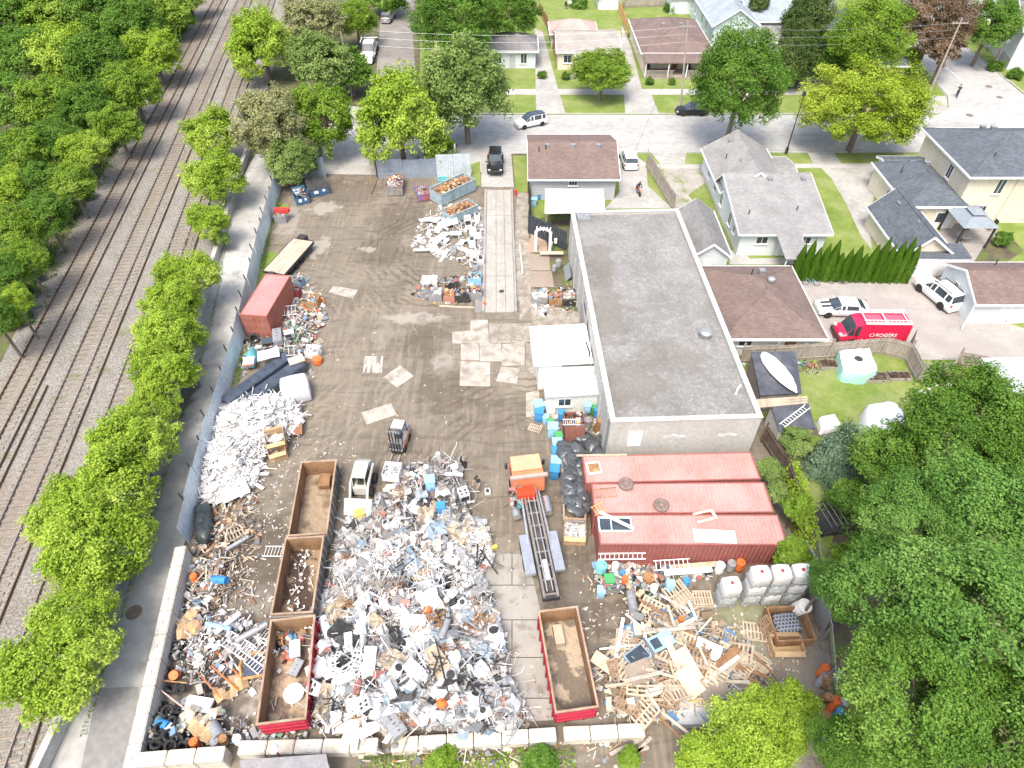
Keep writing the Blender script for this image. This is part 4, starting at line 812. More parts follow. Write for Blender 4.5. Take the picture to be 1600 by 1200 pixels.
boardfence('board_fence',[(1190,690),(1222,740),(1242,795),(1262,860)],1.8,M('dark_old_wood',(.1,.075,.06),(.17,.13,.1),2,.95),'dark leaning old wooden fence right of the red containers',zb=.1,step=.2)
boardfence('lattice_fence',[(1335,700),(1440,688)],1.2,WOODB,'low reddish-brown slatted fence below the white tarpaulin',zb=.12,step=.3)
boardfence('board_fence',[(1010,262),(1036,305),(1052,330)],2.0,WOODG,'grey board fence between the motorcycle drive and the gravel drive')
boardfence('board_fence',[(843,20),(855,45),(869,95)],1.8,WOODB,'tall brown board fence left of the tan-roofed bungalow')
boardfence('board_fence',[(962,5),(976,42),(980,60)],1.8,M('golden_wood',(.42,.25,.1),(.52,.34,.17),2),'golden wooden fence between the bungalow and the porch house')
boardfence('board_fence',[(975,12),(1045,10)],1.7,WOODG,'grey fence across the lawn at the top edge')
boardfence('board_fence',[(826,302),(829,352),(826,364)],2.1,DARK,'dark fence side beside the carport',zb=.03)
boardfence('board_fence',[(826,364),(884,392)],2.3,M('charcoal_panel',(.035,.045,.055),(.06,.07,.08),2,.6),'charcoal panel screen carrying the white arch',zb=.03,step=.3)
boardfence('black_fence',[(1160,177),(1160,168)],1.4,DARK,'short black screen',step=.2) if 0 else None
# black tarped lot fence by the dark conifer
mb=MB(); 
for i in range(12): mb.cb((i*.6,0.1*math.sin(i*1.3),.7),(.62,.05,1.5+.2*math.sin(i*2.2)),rz=.12*math.sin(i*3))
o=mb.build('black_screen',M('black_tarp',(.03,.033,.04),(.09,.1,.11),1,.5)); p=G(1228,138,.12); o.location=p; tag(o,'black tarpaulin screen behind the golden tree, by the sidewalk','screen')
# chain-link / wire fence right
def wirefence(pts,h,label,zb=.1):
    base=G(*pts[0],zb); t=E('wire_fence',label,'fence',base); mb=MB()
    for a,b in zip(pts,pts[1:]):
        p,q=G(*a,zb)-base,G(*b,zb)-base; L_=(q-p).length; d=(q-p)/L_; n_=int(L_/.35)
        mb.tube([p+Vector((0,0,h)),q+Vector((0,0,h))],.03,5)
        for i in range(n_): c=p+d*i*.35; mb.tube([c,c+d*.35+Vector((0,0,h))],.008,3,False); mb.tube([c+Vector((0,0,h)),c+d*.35],.008,3,False)
        for i in range(int(L_/2.5)+1): c=p+d*i*2.5; MB().tube([c,c+Vector((0,0,h+.1))],.045,6).build('post',STEEL,t)
    mb.build('mesh',STEEL,t); return t
wirefence([(1265,870),(1272,930),(1283,1000),(1290,1100)],2,'rusty wire fence along the right side of the yard')
wirefence([(1236,545),(1252,600),(1258,640)],1.2,'low wire fence in the garden behind the warehouse') if 0 else None
# utility poles
def pole(px,py,h,label,mat=WOODG,r=.16,arm=None,lean=(0,0)):
    c=G(px,py,.12); t=E('utility_pole',label,'pole',c); MB().tube([(0,0,0),(lean[0],lean[1],h)],[r,r*.65],10).build('pole',mat,t)
    if arm=='cross':
        MB().box(lean[0]-1.1,lean[0]+1.1,lean[1]-.06,lean[1]+.06,h-.7,h-.58).build('crossarm',mat,t)
        mb=MB(); 
        for x in(-1,-.5,.5,1): mb.lathe([(.05,0),(.07,.08),(.04,.18),(0,.2)],8,(lean[0]+x,lean[1],h-.58))
        mb.build('insulators',STEEL,t)
    if arm=='lamp':
        MB().tube([(lean[0],lean[1],h-2.4),(lean[0]-1.2,lean[1],h-1.6),(lean[0]-2.4,lean[1],h-1.5)],.05).build('arm',STEEL,t); MB().cb((lean[0]-2.7,lean[1],h-1.5),(.8,.3,.16)).build('lamp_head',STEEL,t); MB().box(-.35,.35,-.2,-.17,3.4,4.1).build('sign',WHITE,t)
    return t
pole(1063,172,11.6,'leaning wooden utility pole beside the black parked car',arm='cross',lean=(-1.1,0))
pole(1450,150,10.5,'wooden utility pole on the corner lawn',arm='cross'); pole(1553,102,13,'utility pole with street lamp arm and small white sign',arm='lamp')
pole(550,152,9,'thin grey pole hidden in the bushes left of the side lane',r=.1)
def wire(a,b,sag,label):
    mb=MB(); n=14; pts=[Vector(a).lerp(Vector(b),i/n)-Vector((0,0,sag*4*(i/n)*(1-i/n))) for i in range(n+1)]; o=mb.tube([p-Vector(a) for p in pts],.013,4,False).build('overhead_wire',DARK if 'dark' in label else STEEL); o.location=a; tag(o,label,'wire',None)
q1=Vector((22.9,94.55,11)); q2=Vector((61.5,99.5,10)); 
for i,dz in enumerate((0,-.9,-1.9)): wire(q1+Vector((0,0,dz)),q2+Vector((0,0,dz)),.7,['topmost overhead wire from the leaning pole to the corner pole','middle overhead wire from the leaning pole to the corner pole','lowest overhead wire from the leaning pole to the corner pole'][i]); wire(q1+Vector((0,0,dz)),Vector((-18,96,10+dz)),.8,['topmost overhead wire running left from the leaning pole','middle overhead wire running left from the leaning pole','lowest overhead wire running left from the leaning pole'][i])
wire(q2,Vector((77.7,112.2,11)),.4,'overhead wire from the corner pole over the side street'); wire(q1,Vector((13,70,4)),.5,'dark service wire dropping across the street')
c=G(1228,240,.12); t=E('street_lamp','black slender street lamp post at the verge','street lamp',c); MB().tube([(0,0,0),(0,0,7.3)],[.1,.05],8).build('post',DARK,t); MB().lathe([(.2,0),(.2,.8)],10).build('base',DARK,t); MB().lathe([(.1,7.25),(.24,7.35),(.2,7.75),(.26,7.8),(0,7.95)],12).build('lantern',DARK,t)
def sign(px,py,label,post,h,mats,w=.5,hh=.5,z=.12):
    c=G(px,py,z); t=E('sign',label,'sign',c); MB().tube([(0,0,0),(0,0,h)],.035).build('post',post,t); MB().box(-w/2,w/2,-.05,-.03,h-hh,h).build('panel',mats,t)
sign(1532,90,'small dark street sign on a thin post across the side street',STEEL,2.6,DARK,.9,.35); sign(672,130,'small white sign on a post by the side lane',STEEL,2.4,WHITE) ; sign(572,125,'white signboard in the bushes below the white truck',STEEL,2.4,WHITE,.7,.4)
c=G(806,305,.03); t=E('fire_hydrant','red hydrant beside the weigh lane','hydrant',c); MB().lathe([(.14,0),(.12,.1),(.12,.55),(.16,.58),(.12,.72),(0,.78)],10).build('barrel',M('red_paint',(.6,.05,.04),(.5,.04,.04)),t); MB().tube([(-.22,0,.45),(.22,0,.45)],.06).build('outlet',MC['red_paint'],t)
mh=lambda x,y,l,r=.42,z=.04: tag(MB().lathe([(r,0),(r,.012),(0,.012)],18).build('manhole_cover',M('manhole_iron',(.13,.1,.08),(.2,.16,.12)),loc=G(x,y,z)),l,'manhole cover')
mh(209,957,'round brown manhole cover in the lane beside the block wall',.5); mh(404,374,'small dark manhole cover in the upper part of the lane',.25) ; mh(1545,135,'manhole cover in the side street',.5,.02); mh(1562,152,'second manhole cover lower down the side street',.45,.02); mh(1515,180,'manhole cover near the junction',.5,.02)
# ================= weigh scale
t=E('weigh_scale','long concrete weigh lane running up to the black jeep','weighbridge',(G(780,490).x,G(780,490).y,.03),R(1))
sc=M('scale_concrete',(.37,.355,.32),(.3,.285,.255),.5,.9,bump=.2); topmix(sc,noisefac(.8,.5,.72,stretch=(2,.2,1),amt=.7),(.27,.25,.225))
for i in range(4):
    y0=i*5.7; MB().box(-1.35,-.3,y0+.03,y0+5.67,0,.16).build('deck_slab',sc,t); MB().box(-.27,.62,y0+.03,y0+5.67,0,.152).build('deck_slab',sc,t); MB().box(.65,1.45,y0+.03,y0+5.67,0,.16).build('deck_slab',sc,t)
MB().box(-1.62,-1.38,0,22.8,0,.3).build('side_rail',M('scale_steel',(.3,.29,.27),(.4,.38,.34),1,.7,.3),t); MB().box(1.48,1.68,0,22.8,0,.3).build('side_rail',MC['scale_steel'],t)
MB().box(-2.3,-1.64,0,19,0,.12).build('kerb_strip',M('dark_strip',(.17,.16,.155),(.24,.23,.22),1),t)
MB().lathe([(.25,.165),(.25,.17),(0,.17)],12,(.25,3.2,0)).build('manhole_cover',DARK,t)
# plates and boards lying on the yard
def plate(pts,mat,label,z=.034,h=.03,name='ground_plate'):
    c=[G(x,y,z) for x,y in pts]; b=c[0].copy(); mb=MB().prism([(p.x-b.x,p.y-b.y) for p in c],0,h); o=mb.build(name,mat); o.location=b; return tag(o,label,'plate')
PL=M('pale_sheet',(.36,.33,.285),(.29,.265,.225),.6,.8,c3=(.39,.36,.315),world=True); topmix(PL,noisefac(1.1,.48,.68,amt=.8,detail=8),(.2,.17,.13))
PL2=M('patchy_sheet',(.42,.4,.36),(.35,.33,.29),.6,.8); topmix(PL2,noisefac(1.4,.48,.55,stretch=(2,.4,1),amt=.9,seed=3),(.15,.125,.105))
PW=M('brown_ply',(.3,.25,.2),(.25,.2,.16),.7,.85)
for i,(pts,m,l) in enumerate((
 ([(521,447),(559,453),(552,467),(513,457)],PL,'pale rectangular sheet lying alone high on the yard'),
 ([(570,557),(599,557),(597,583),(567,583)],PL2,'blotchy white sheet left of the diamond-shaped one'),
 ([(625,571),(647,588),(620,606),(600,589)],PL,'pale sheet turned like a diamond on the yard'),
 ([(565,645),(611,630),(620,648),(573,664)],PL,'long pale board lying nearest the forklift'),
 ([(706,519),(735,517),(735,500),(762,500),(764,537),(707,537)],PL,'stepped pinkish plate at the foot of the weigh lane'),
 ([(720,538),(748,537),(749,563),(720,563)],PL,'small square plate below the stepped plate'),
 ([(749,537),(783,537),(785,565),(750,565)],PL,'square plate right of the small square one'),
 ([(720,564),(766,567),(766,604),(718,603)],PL,'largest square plate in the patchwork left of the annex'),
 ([(785,538),(820,536),(820,571),(784,572)],PL,'plate beside the annex with a dark stain'),
 ([(783,573),(812,576),(808,600),(775,596)],PL,'tilted plate below the stained one'),
 ([(822,614),(842,610),(846,650),(822,652)],PL,'narrow pale board lying by the blue bins'),
 ([(828,424),(862,424),(866,449),(830,449)],PW,'brown plywood sheet beside the warehouse, lower of two'),
 ([(828,398),(858,396),(860,423),(828,423)],PW,'brown plywood sheet beside the warehouse, upper of two'),
 ([(832,362),(852,362),(856,395),(822,394)],M('rusty_soil_board',(.4,.28,.2),(.3,.22,.17)),'rust-brown board in front of the white arch'))): plate(pts,m,l,z=.035+.004*(i%5))
crack=M('cracked_slab',(.34,.31,.265),(.28,.255,.22),.6,.9,world=True)
def crk(N,L):
    g=N.new('ShaderNodeNewGeometry').outputs['Position']; v=N.new('ShaderNodeTexVoronoi'); v.feature='DISTANCE_TO_EDGE'; v.inputs['Scale'].default_value=1.1; L.new(g,v.inputs['Vector']); r=N.new('ShaderNodeMapRange'); r.inputs['From Min'].default_value=.03; r.inputs['From Max'].default_value=.005; L.new(v.outputs[0],r.inputs[0]); return r.outputs[0]
topmix(crack,crk,(.13,.11,.088)); topmix(crack,noisefac(.9,.45,.62,amt=.85,detail=7,seed=4),(.19,.165,.13))
sheet('cracked_paving',[(764,505),(833,505),(834,536),(764,536)],crack,.036); sheet('cracked_paving',[(822,535),(845,535),(848,600),(822,575)],crack,.036); sheet('cracked_paving',[(828,470),(905,488),(918,508),(833,512)],crack,.036); sheet('cracked_paving',[(808,300),(826,302),(826,372),(812,470),(800,470)],crack,.036); sheet('cracked_paving',[(812,372),(828,372),(830,480),(812,500)],crack,.04)
# ================= vehicles
TR=M('tyre',(.02,.02,.021),(.04,.038,.036),3,.9); RIM=M('wheel_rim',(.5,.5,.52),(.4,.4,.42),2,.35,.7); RIMD=M('dark_rim',(.05,.05,.055),(.08,.08,.085),2,.4,.4)
LGT=M('headlight_glass',(.7,.72,.74),(.6,.62,.65),2,.1,.2,spec=.8); RED=M('tail_light',(.45,.02,.02),(.35,.02,.02),2,.2)
def wheel(par,x,y,r,w,rim=RIM,s=1):
    Mx=Matrix.Translation((x,y,r))@Matrix.Rotation(R(90),4,'X')
    o=MB().lathe([(r*.62,-w/2),(r*.95,-w/2),(r,-w*.3),(r,w*.3),(r*.95,w/2),(r*.62,w/2)],18,M=Mx).build('wheel',TR,par)
    mb=MB(); mb.lathe([(r*.62,-w*.42),(r*.62,w*.42)],14,M=Mx)
    for k in range(5): mb.box(-.05*r*2,.05*r*2,0,r*.6,-w*.47,w*.47,Mx@Matrix.Rotation(k*1.2566,4,'Z'))
    mb.build('rim',rim,o); return o
STY={ # x/L, z belt, z top, half width factor, top width factor, flag to NEXT segment: s=side glass, w=slanted glass between
 'suv':[(-.5,.62,.66,.86,.8,''),(-.485,.98,1.0,.93,.86,''),(-.475,1.02,1.05,.94,.84,'w'),(-.43,1.02,1.62,.96,.74,'s'),(-.30,1.01,1.68,.99,.76,'s'),(-.02,1.0,1.70,1,.76,'s'),(.08,.99,1.62,1,.75,'sw'),(.24,.99,1.03,.98,.8,''),(.42,.9,.93,.94,.78,''),(.49,.72,.76,.84,.7,''),(.5,.5,.55,.8,.68,'')],
 'sedan':[(-.5,.6,.64,.84,.76,''),(-.485,.9,.93,.9,.8,''),(-.41,.95,.98,.94,.8,'w'),(-.27,.95,1.33,.97,.72,'s'),(.0,.94,1.4,.99,.72,'s'),(.08,.93,1.33,.99,.71,'sw'),(.24,.92,.95,.97,.8,''),(.42,.8,.84,.93,.76,''),(.49,.66,.7,.84,.7,''),(.5,.45,.5,.8,.66,'')],
 'van':[(-.5,1.0,2.45,.97,.86,''),(-.49,1.05,2.55,1,.88,''),(.12,1.05,2.55,1,.88,''),(.22,1.1,2.5,1,.86,'s'),(.3,1.1,2.35,1,.82,'sw'),(.395,1.12,1.3,.97,.78,''),(.47,.98,1.05,.9,.74,''),(.5,.6,.66,.82,.68,'')],
 'jeep':[(-.5,.95,1.0,.86,.8,'w'),(-.49,1.0,1.72,.87,.76,'s'),(-.2,1.0,1.8,.88,.76,'s'),(.08,1.02,1.78,.88,.74,'sw'),(.14,1.03,1.1,.86,.74,''),(.43,1.0,1.04,.72,.6,''),(.45,.6,.66,.72,.6,'')],
 'truck':[(-.5,1.1,1.15,.9,.8,'w'),(-.46,1.15,2.1,.94,.8,'s'),(-.05,1.15,2.15,.96,.8,'sw'),(.13,1.2,1.3,.95,.78,''),(.46,1.1,1.15,.88,.7,''),(.5,.6,.66,.84,.68,'')]}
def car(name,label,cat,c,rz,L_,W_,H_,mat,style='suv',rim=RIM,roofm=None,glass=GLASS,wb=(.3,-.3),wr=.34,z=.02,lights=True):
    t=E(name,label,cat,(c.x,c.y,z),rz); st=STY[style]; hz=H_/max(s[2] for s in st); zl=.24
    body=MB(); rf=MB(); gs=MB(); ws=[]; rings=[]
    for x,zb,zt,wf,tf,fl in st:
        w=W_/2*wf; wt=W_/2*tf*(1 if zt-zb>.1 else 1.02); zb*=hz; zt*=hz; X=x*L_
        rings.append([Vector(p) for p in((X,-w*.88,zl),(X,-w,zl+.22),(X,-w*1.0,(zl+zb)/2+.05),(X,-w*.96,zb),(X,-wt,zt),(X,-wt*.6,zt+.045*hz),(X,wt*.6,zt+.045*hz),(X,wt,zt),(X,w*.96,zb),(X,w*1.0,(zl+zb)/2+.05),(X,w,zl+.22),(X,w*.88,zl))])
    for i in range(len(st)-1):
        a,b=rings[i],rings[i+1]; fl=st[i][5]
        for k in range(11):
            q=[a[k],b[k],b[k+1],a[k+1]]; side=k in(3,7); top=k in(4,5,6)
            if side and 's' in fl:
                # glass set inside a body frame
                m=[(q[0]+q[1]+q[2]+q[3])/4]*4; inn=[p.lerp(mm,.14) for p,mm in zip(q,m)]
                for j in range(4): body.add([q[j],q[(j+1)%4],inn[(j+1)%4],inn[j]],[(0,1,2,3)])
                gs.add(inn,[(0,1,2,3)])
            elif top and 'w' in fl: ws.append(q)
            elif top and roofm and ('s' in fl): rf.add(q,[(0,1,2,3)])
            else: body.add(q,[(0,1,2,3)])
        
    body.add(rings[0],[tuple(range(12))]); body.add(rings[-1],[tuple(range(12))[::-1]]); body.add([r[0] for r in rings]+[r[11] for r in rings],[tuple(range(len(rings)))[::-1]+tuple(range(len(rings),2*len(rings)))])
    bo=body.build('body',mat,t); bm=bmesh.new(); bm.from_mesh(bo.data); bmesh.ops.remove_doubles(bm,verts=bm.verts,dist=.002); bmesh.ops.recalc_face_normals(bm,faces=bm.faces); bm.to_mesh(bo.data); bm.free(); smooth(bo,32)
    if gs.v: gs.build('side_window',glass,t)
    seg={}
    for q in ws: seg.setdefault(round(q[0].x,2),[]).append(q)
    for qs in seg.values():
        mb=MB(); [mb.add(q,[(0,1,2,3)]) for q in qs]; mb.build('windshield' if qs[0][0].x>0 else 'rear_window',glass,t)
    if rf.v: rf.build('roof',roofm,t)
    for f in wb:
        for s in(-1,1): 
            wheel(t,f*L_,s*(W_/2-.1),wr,.24,rim)
            MB().lathe([(0,0),(wr*1.18,0),(wr*1.18,.02),(0,.02)],18,M=Matrix.Translation((f*L_,s*(W_/2-.005)*1.0-(0.02 if s>0 else 0),wr+.02))@Matrix.Rotation(R(-90),4,'X')).build('wheel_arch',DARK,t) if 0 else None
    for s in(-1,1):
        if lights: MB().cb((L_*.475,s*W_*.36,.68*hz if style!='van' else .95),(.22,.3,.16)).build('headlight',LGT,t); MB().cb((-L_*.492,s*W_*.41,.88*hz if style!='van' else 1.2),(.08,.2,.22 if style!='van' else .5)).build('tail_light',RED,t)
        MB().cb((L_*(.13 if style!='van' else .27),s*(W_/2+.09),1.02*hz if style!='van' else 1.35),(.14,.2,.14 if style!='van' else .3)).build('side_mirror',DARK if style in('van','jeep') else mat,t)
    MB().cb((L_*.487,0,.42),(.06,W_*.6,.18)).build('grille',DARK,t); MB().cb((-L_*.5-.01,0,.62),(.02,.48,.13)).build('licence_plate',WHITE,t)
    return t
CW=paint('car_white',(.8,.8,.8),.25); CK=paint('car_black',(.02,.022,.026),.2); CR=paint('car_red',(.62,.02,.07),.3); CS=paint('car_silver',(.5,.52,.55),.25,.6)
t=car('parked_car','white compact SUV with dark glass roof standing at an angle on the street','car',G(829,196),R(180)-R(-1)+R(24)+0,4.5,1.85,1.6,CW,'suv',roofm=GLASS)
car('parked_car','black car parked at the kerb under the big maple','car',G(1080,178),R(180),4.5,1.8,1.5,CK,'suv',RIM)
t=car('off_roader','black off-road vehicle facing the camera on the weigh lane','car',G(774,264),R(-90),4.3,1.95,1.85,CK,'jeep',RIMD,wr=.42,z=.19); 
for s in(-1,1): MB().cb((1.35,s*.86,.86),(.95,.3,.1)).build('fender',CK,t); MB().cb((-1.25,s*.86,.86),(.95,.3,.1)).build('fender',CK,t)
MB().cb((2.2,0,.6),(.18,1.7,.22)).build('bumper',DARK,t); MB().lathe([(.36,0),(.36,.22),(0,.22)],16,M=Matrix.Translation((-2.2,0,1.05))@Matrix.Rotation(R(-90),4,'Y')).build('spare_wheel',TR,t)
car('parked_car','white compact SUV seen from behind beside the brown-roofed bungalow','car',G(981,256),R(92),4.5,1.85,1.6,CW,'suv',z=.13)
t=car('sports_car','white sports coupe with black racing stripes beside the red van','car',G(1311,490),R(177),4.7,1.9,1.35,CW,'sedan',RIMD,z=.14)
for s in(-1,1): MB().add([(2.0,s*.28-.14,.91),(1.12,s*.28-.14,1.02),(1.12,s*.28+.14,1.02),(2.0,s*.28+.14,.91)],[(0,1,2,3)]).build('stripe',DARK,t)
# red van with rack and lettering
VC=G(1352,529); VR=R(179)
t=car('work_van','red work van with white lettering, roof windows and ladder racks','van',VC,VR,6.0,2.05,2.15,CR,'van',z=.14,wb=(.3,-.28),wr=.36)
MB().box(-2.7,2.0,-1.0,1.0,.3,.42).build('sill',DARK,t); MB().cb((2.95,0,.5),(.16,1.9,.32)).build('bumper',DARK,t)
for x0,x1 in((-2.5,-.9),(-.6,.8)): MB().box(x0,x1,-.55,.5,2.2,2.215).build('roof_panel',M('van_roof_rib',(.7,.1,.16),(.62,.08,.13)),t)
mb=MB()
for x in(-2.6,-.75,1.0): mb.box(x-.05,x+.05,-.95,.95,2.3,2.36)
for y in(-.93,.93): mb.box(-2.8,1.15,y-.03,y+.03,2.3,2.38)
mb.build('roof_rack',M('rack_white',(.7,.68,.62),(.6,.58,.53)),t)
for y in(-.75,.68):
    mb=MB(); mb.box(-2.9,1.2,y-.2,y-.15,2.38,2.46); mb.box(-2.9,1.2,y+.15,y+.2,2.38,2.46)
    for k in range(13): mb.box(-2.8+k*.32,-2.74+k*.32,y-.15,y+.15,2.4,2.44)
    mb.build('ladder',M('ladder_alu',(.68,.66,.6),(.6,.58,.53)),t)
def text(txt,size,mat,par,loc,rot,ext=.006,name='lettering'):
    cu=bpy.data.curves.new(name,'FONT'); cu.body=txt; cu.size=size; cu.extrude=ext; cu.offset=.008; o=bpy.data.objects.new(name,cu); COL.objects.link(o)
    bpy.context.view_layer.update(); me=bpy.data.meshes.new_from_object(o.evaluated_get(bpy.context.evaluated_depsgraph_get())); bpy.data.objects.remove(o)
    o=bpy.data.objects.new(name,me); COL.objects.link(o); me.materials.clear(); me.materials.append(mat); o.parent=par; o.location=loc; o.rotation_euler=rot; return o
# van faces -x in the world: the visible side is local +y
text('ROGERS',.5,WHITE,t,(-.05,1.042,1.0),(R(90),0,R(180))); mb=MB(); 
for k in range(16):
    a=k*2*math.pi/16; a2=(k+1)*2*math.pi/16
    if k in(3,11): continue
    mb.add([(.26+math.cos(b)*r_,1.05,1.17+math.sin(b)*r_) for b,r_ in((a,.15),(a2,.15),(a2,.22),(a,.22))],[(0,1,2,3)])
mb.build('emblem',WHITE,t)
t=car('off_roader','white off-road SUV with roof rails parked by the white garage','car',G(1461,468),ang((1484,486),(1436,446))[0],4.8,1.95,1.85,CW,'suv',RIMD,z=.14,wr=.41)
for s in(-1,1): MB().box(-1.7,.6,s*.62-.03,s*.62+.03,1.86,1.92).build('roof_rail',DARK,t)
car('parked_car','silver car with reddish tailgate on the side lane at the top','car',G(607,32),R(84),4.6,1.85,1.6,CS,'suv',z=.03); car('parked_car','black car at the top edge on the side lane','car',G(619,8),R(84),4.7,1.85,1.55,CK,'suv',z=.03)
t=car('flatbed_truck','white truck with ladder rack facing the camera among the bushes','truck',G(577,92),R(-88),5.8,2.1,2.2,CW,'truck',z=.03,wr=.42,wb=(.3,-.32)); MB().box(-4.9,-2.6,-1.1,1.1,.9,1.1).build('bed',STEEL,t); MB().box(-4.9,-.4,-1.2,-1.1,2.35,2.45).build('rack',WHITE,t); MB().box(-2.7,-2.6,-1.4,1.4,2.35,2.45).build('rack',WHITE,t); wheel(t,-4,1,.42,.28); wheel(t,-4,-1,.42,.28)
for y in(-1.1,1.1): MB().box(-2.7,-2.62,y-.04,y+.04,1.1,2.36).build('rack_post',STEEL,t)
car('parked_van','white van half hidden behind the olive-green tree and the gate','van',G(702,252),R(95),5,1.95,1.95,CW,'van',z=.03)
# boat, tarpaulins
def loft(rings,name,mat,par,closed=True,sm=True):
    mb=MB(); n=len(rings[0]); vs=[p for r in rings for p in r]; fs=[(i*n+k,i*n+(k+1)%n,(i+1)*n+(k+1)%n,(i+1)*n+k) for i in range(len(rings)-1) for k in range(n)]
    fs+=[tuple(range(n))[::-1],tuple((len(rings)-1)*n+k for k in range(n))]; o=mb.add(vs,fs).build(name,mat,par)
    return smooth(o,60) if sm else o
t=E('rowing_boat','white boat hull upturned on the black shed roof','boat',(*G(1217,582,2.6)[:2],2.62),R(-72))
rg=[]
for x,w,h in((-2.4,.12,.15),(-2.1,.4,.3),(-1.4,.62,.42),(-.2,.72,.48),(1,.6,.44),(1.9,.32,.3),(2.4,.05,.1)): rg.append([(x,-w,0),(x,-w*.85,h*.6),(x,-w*.35,h),(x,0,h*1.12),(x,w*.35,h),(x,w*.85,h*.6),(x,w,0)])
loft(rg,'hull',WHITE,t); 
def tarp(name,label,pts,h,mat,seed,cat='tarpaulin',zb=.12,mat2=None):
    c=sum((G(*p,zb) for p in pts),Vector())/len(pts); P2=[G(*p,zb)-c for p in pts]; mb=MB(); n=36; rs=random.Random(seed); rings=[]
    def rad(a):
        best=1e9
        for i in range(len(P2)):
            p,q=P2[i],P2[(i+1)%len(P2)]; d=q-p; den=math.cos(a)*d.y-math.sin(a)*d.x
            if abs(den)>1e-6:
                t_=(p.x*d.y-p.y*d.x)/den; u_=(p.x*math.sin(a)-p.y*math.cos(a))/den
                if t_>0 and -1e-3<=u_<=1.001: best=min(best,t_)
        return best
    vs=[]; prof=((1.03,0),(1.0,.35),(.94,.72),(.8,.9),(.55,.98),(.25,1.03))
    for r_,z_ in prof:
        for k in range(n):
            a=2*math.pi*k/n; rr_=rad(a)*r_*(1+.03*math.sin(k*2.3+z_*5)*(1 if r_>.6 else .3)); vs.append((math.cos(a)*rr_,math.sin(a)*rr_,h*z_*(1+.03*math.sin(k*1.9+r_*7))))
    vs.append((0,0,h*1.02)); N_=len(vs)-1; fs=[(i*n+k,i*n+(k+1)%n,(i+1)*n+(k+1)%n,(i+1)*n+k) for i in range(len(prof)-1) for k in range(n)]+[((len(prof)-1)*n+k,(len(prof)-1)*n+(k+1)%n,N_) for k in range(n)]
    t=E(name,label,cat,(c.x,c.y,zb))
    if mat2: 
        top=MB().add(vs,fs[2*n:]); smooth(top.build('cover_top',mat,t),50); smooth(MB().add(vs,fs[:2*n]).build('cover_skirt',mat2,t),50)
    else: smooth(MB().add(vs,fs).build('cover',mat,t),50)
    return t
TW=M('white_tarp',(.8,.81,.83),(.74,.75,.78),.8,.4,bump=.3); TT=M('teal_tarp',(.28,.55,.48),(.45,.68,.62),.9,.5)
t=tarp('covered_car','car under a white cover with a teal skirt in the garden',[(1303,560),(1352,556),(1366,592),(1345,601),(1310,596)],1.45,TW,1,mat2=TT); MB().lathe([(.35,0),(.35,.03),(0,.05)],14,(-.2,0,1.5)).build('emblem',DARK,t)
tarp('tarpaulin','big white tarpaulin over a boat behind the blue-grey spruce','tarpaulin',[(1345,655),(1385,645),(1402,665),(1408,690),(1340,698)],1.7,TW,4) if 0 else tarp('tarpaulin','big white tarpaulin over a boat behind the blue-grey spruce',[(1345,648),(1385,642),(1402,660),(1409,688),(1338,694)],1.7,TW,4)
tarp('tarpaulin','small white cover left of the spruce in the garden',[(1275,660),(1300,655),(1310,672),(1280,680)],.9,TW,7)
# garden shed with black roof
def shed(label,pts,h,roofm,wallm,slope=.3):
    c=[G(*p,h) for p in pts]; b=Vector((c[0].x,c[0].y,.12)); t=E('shed',label,'shed',b); mb=MB(); pl=[(p.x-b.x,p.y-b.y) for p in c]; mb.prism(pl,0,h-.25); mb.build('wall',wallm,t)
    cx=sum(p[0] for p in pl)/4; cy=sum(p[1] for p in pl)/4; MB().slab([(cx+(x-cx)*1.08,cy+(y-cy)*1.08,h-.12+(slope if i>1 else 0)) for i,(x,y) in enumerate(pl)],.1).build('roof',roofm,t); return t
BR=M('black_roofing',(.05,.055,.07),(.11,.12,.14),.8,.6)
shed('shed with black felt roof under the upturned boat',[(1190,615),(1250,612),(1240,555),(1175,556)],2.3,BR,WOODG); shed('shed with black roof carrying a white ladder beside the warehouse corner',[(1219,672),(1272,668),(1258,630),(1205,634)],2.3,BR,stuc)
def ladder(c,rz,L_,label,tilt=(0,0),mat=None,w=.42,name='ladder'):
    mb=MB()
    for y in(-w/2,w/2): mb.box(-L_/2,L_/2,y-.03,y+.03,-.04,.04)
    n=int(L_/.3)
    for k in range(n): x=-L_/2+.15+k*.3; mb.box(x-.02,x+.02,-w/2,w/2,-.015,.015)
    o=mb.build(name,mat or M('ladder_white',(.74,.74,.73),(.66,.66,.65))); o.location=c; o.rotation_euler=(tilt[0],tilt[1],rz); return tag(o,label,'ladder')
ladder(G(1242,650,2.55),R(38),3.2,'white aluminium ladder lying on the black shed roof')
for i in range(3): 
    o=MB().box(-2,2,-.14,.14,0,.05).build('plank',WOODP); c=G(1222,624+i*4,2.6); o.location=c; o.rotation_euler=(0,0,R(5+i)); tag(o,['topmost pale plank laid across the gap between the two sheds','middle pale plank laid across the gap between the two sheds','lowest pale plank laid across the gap between the two sheds'][i],'plank')
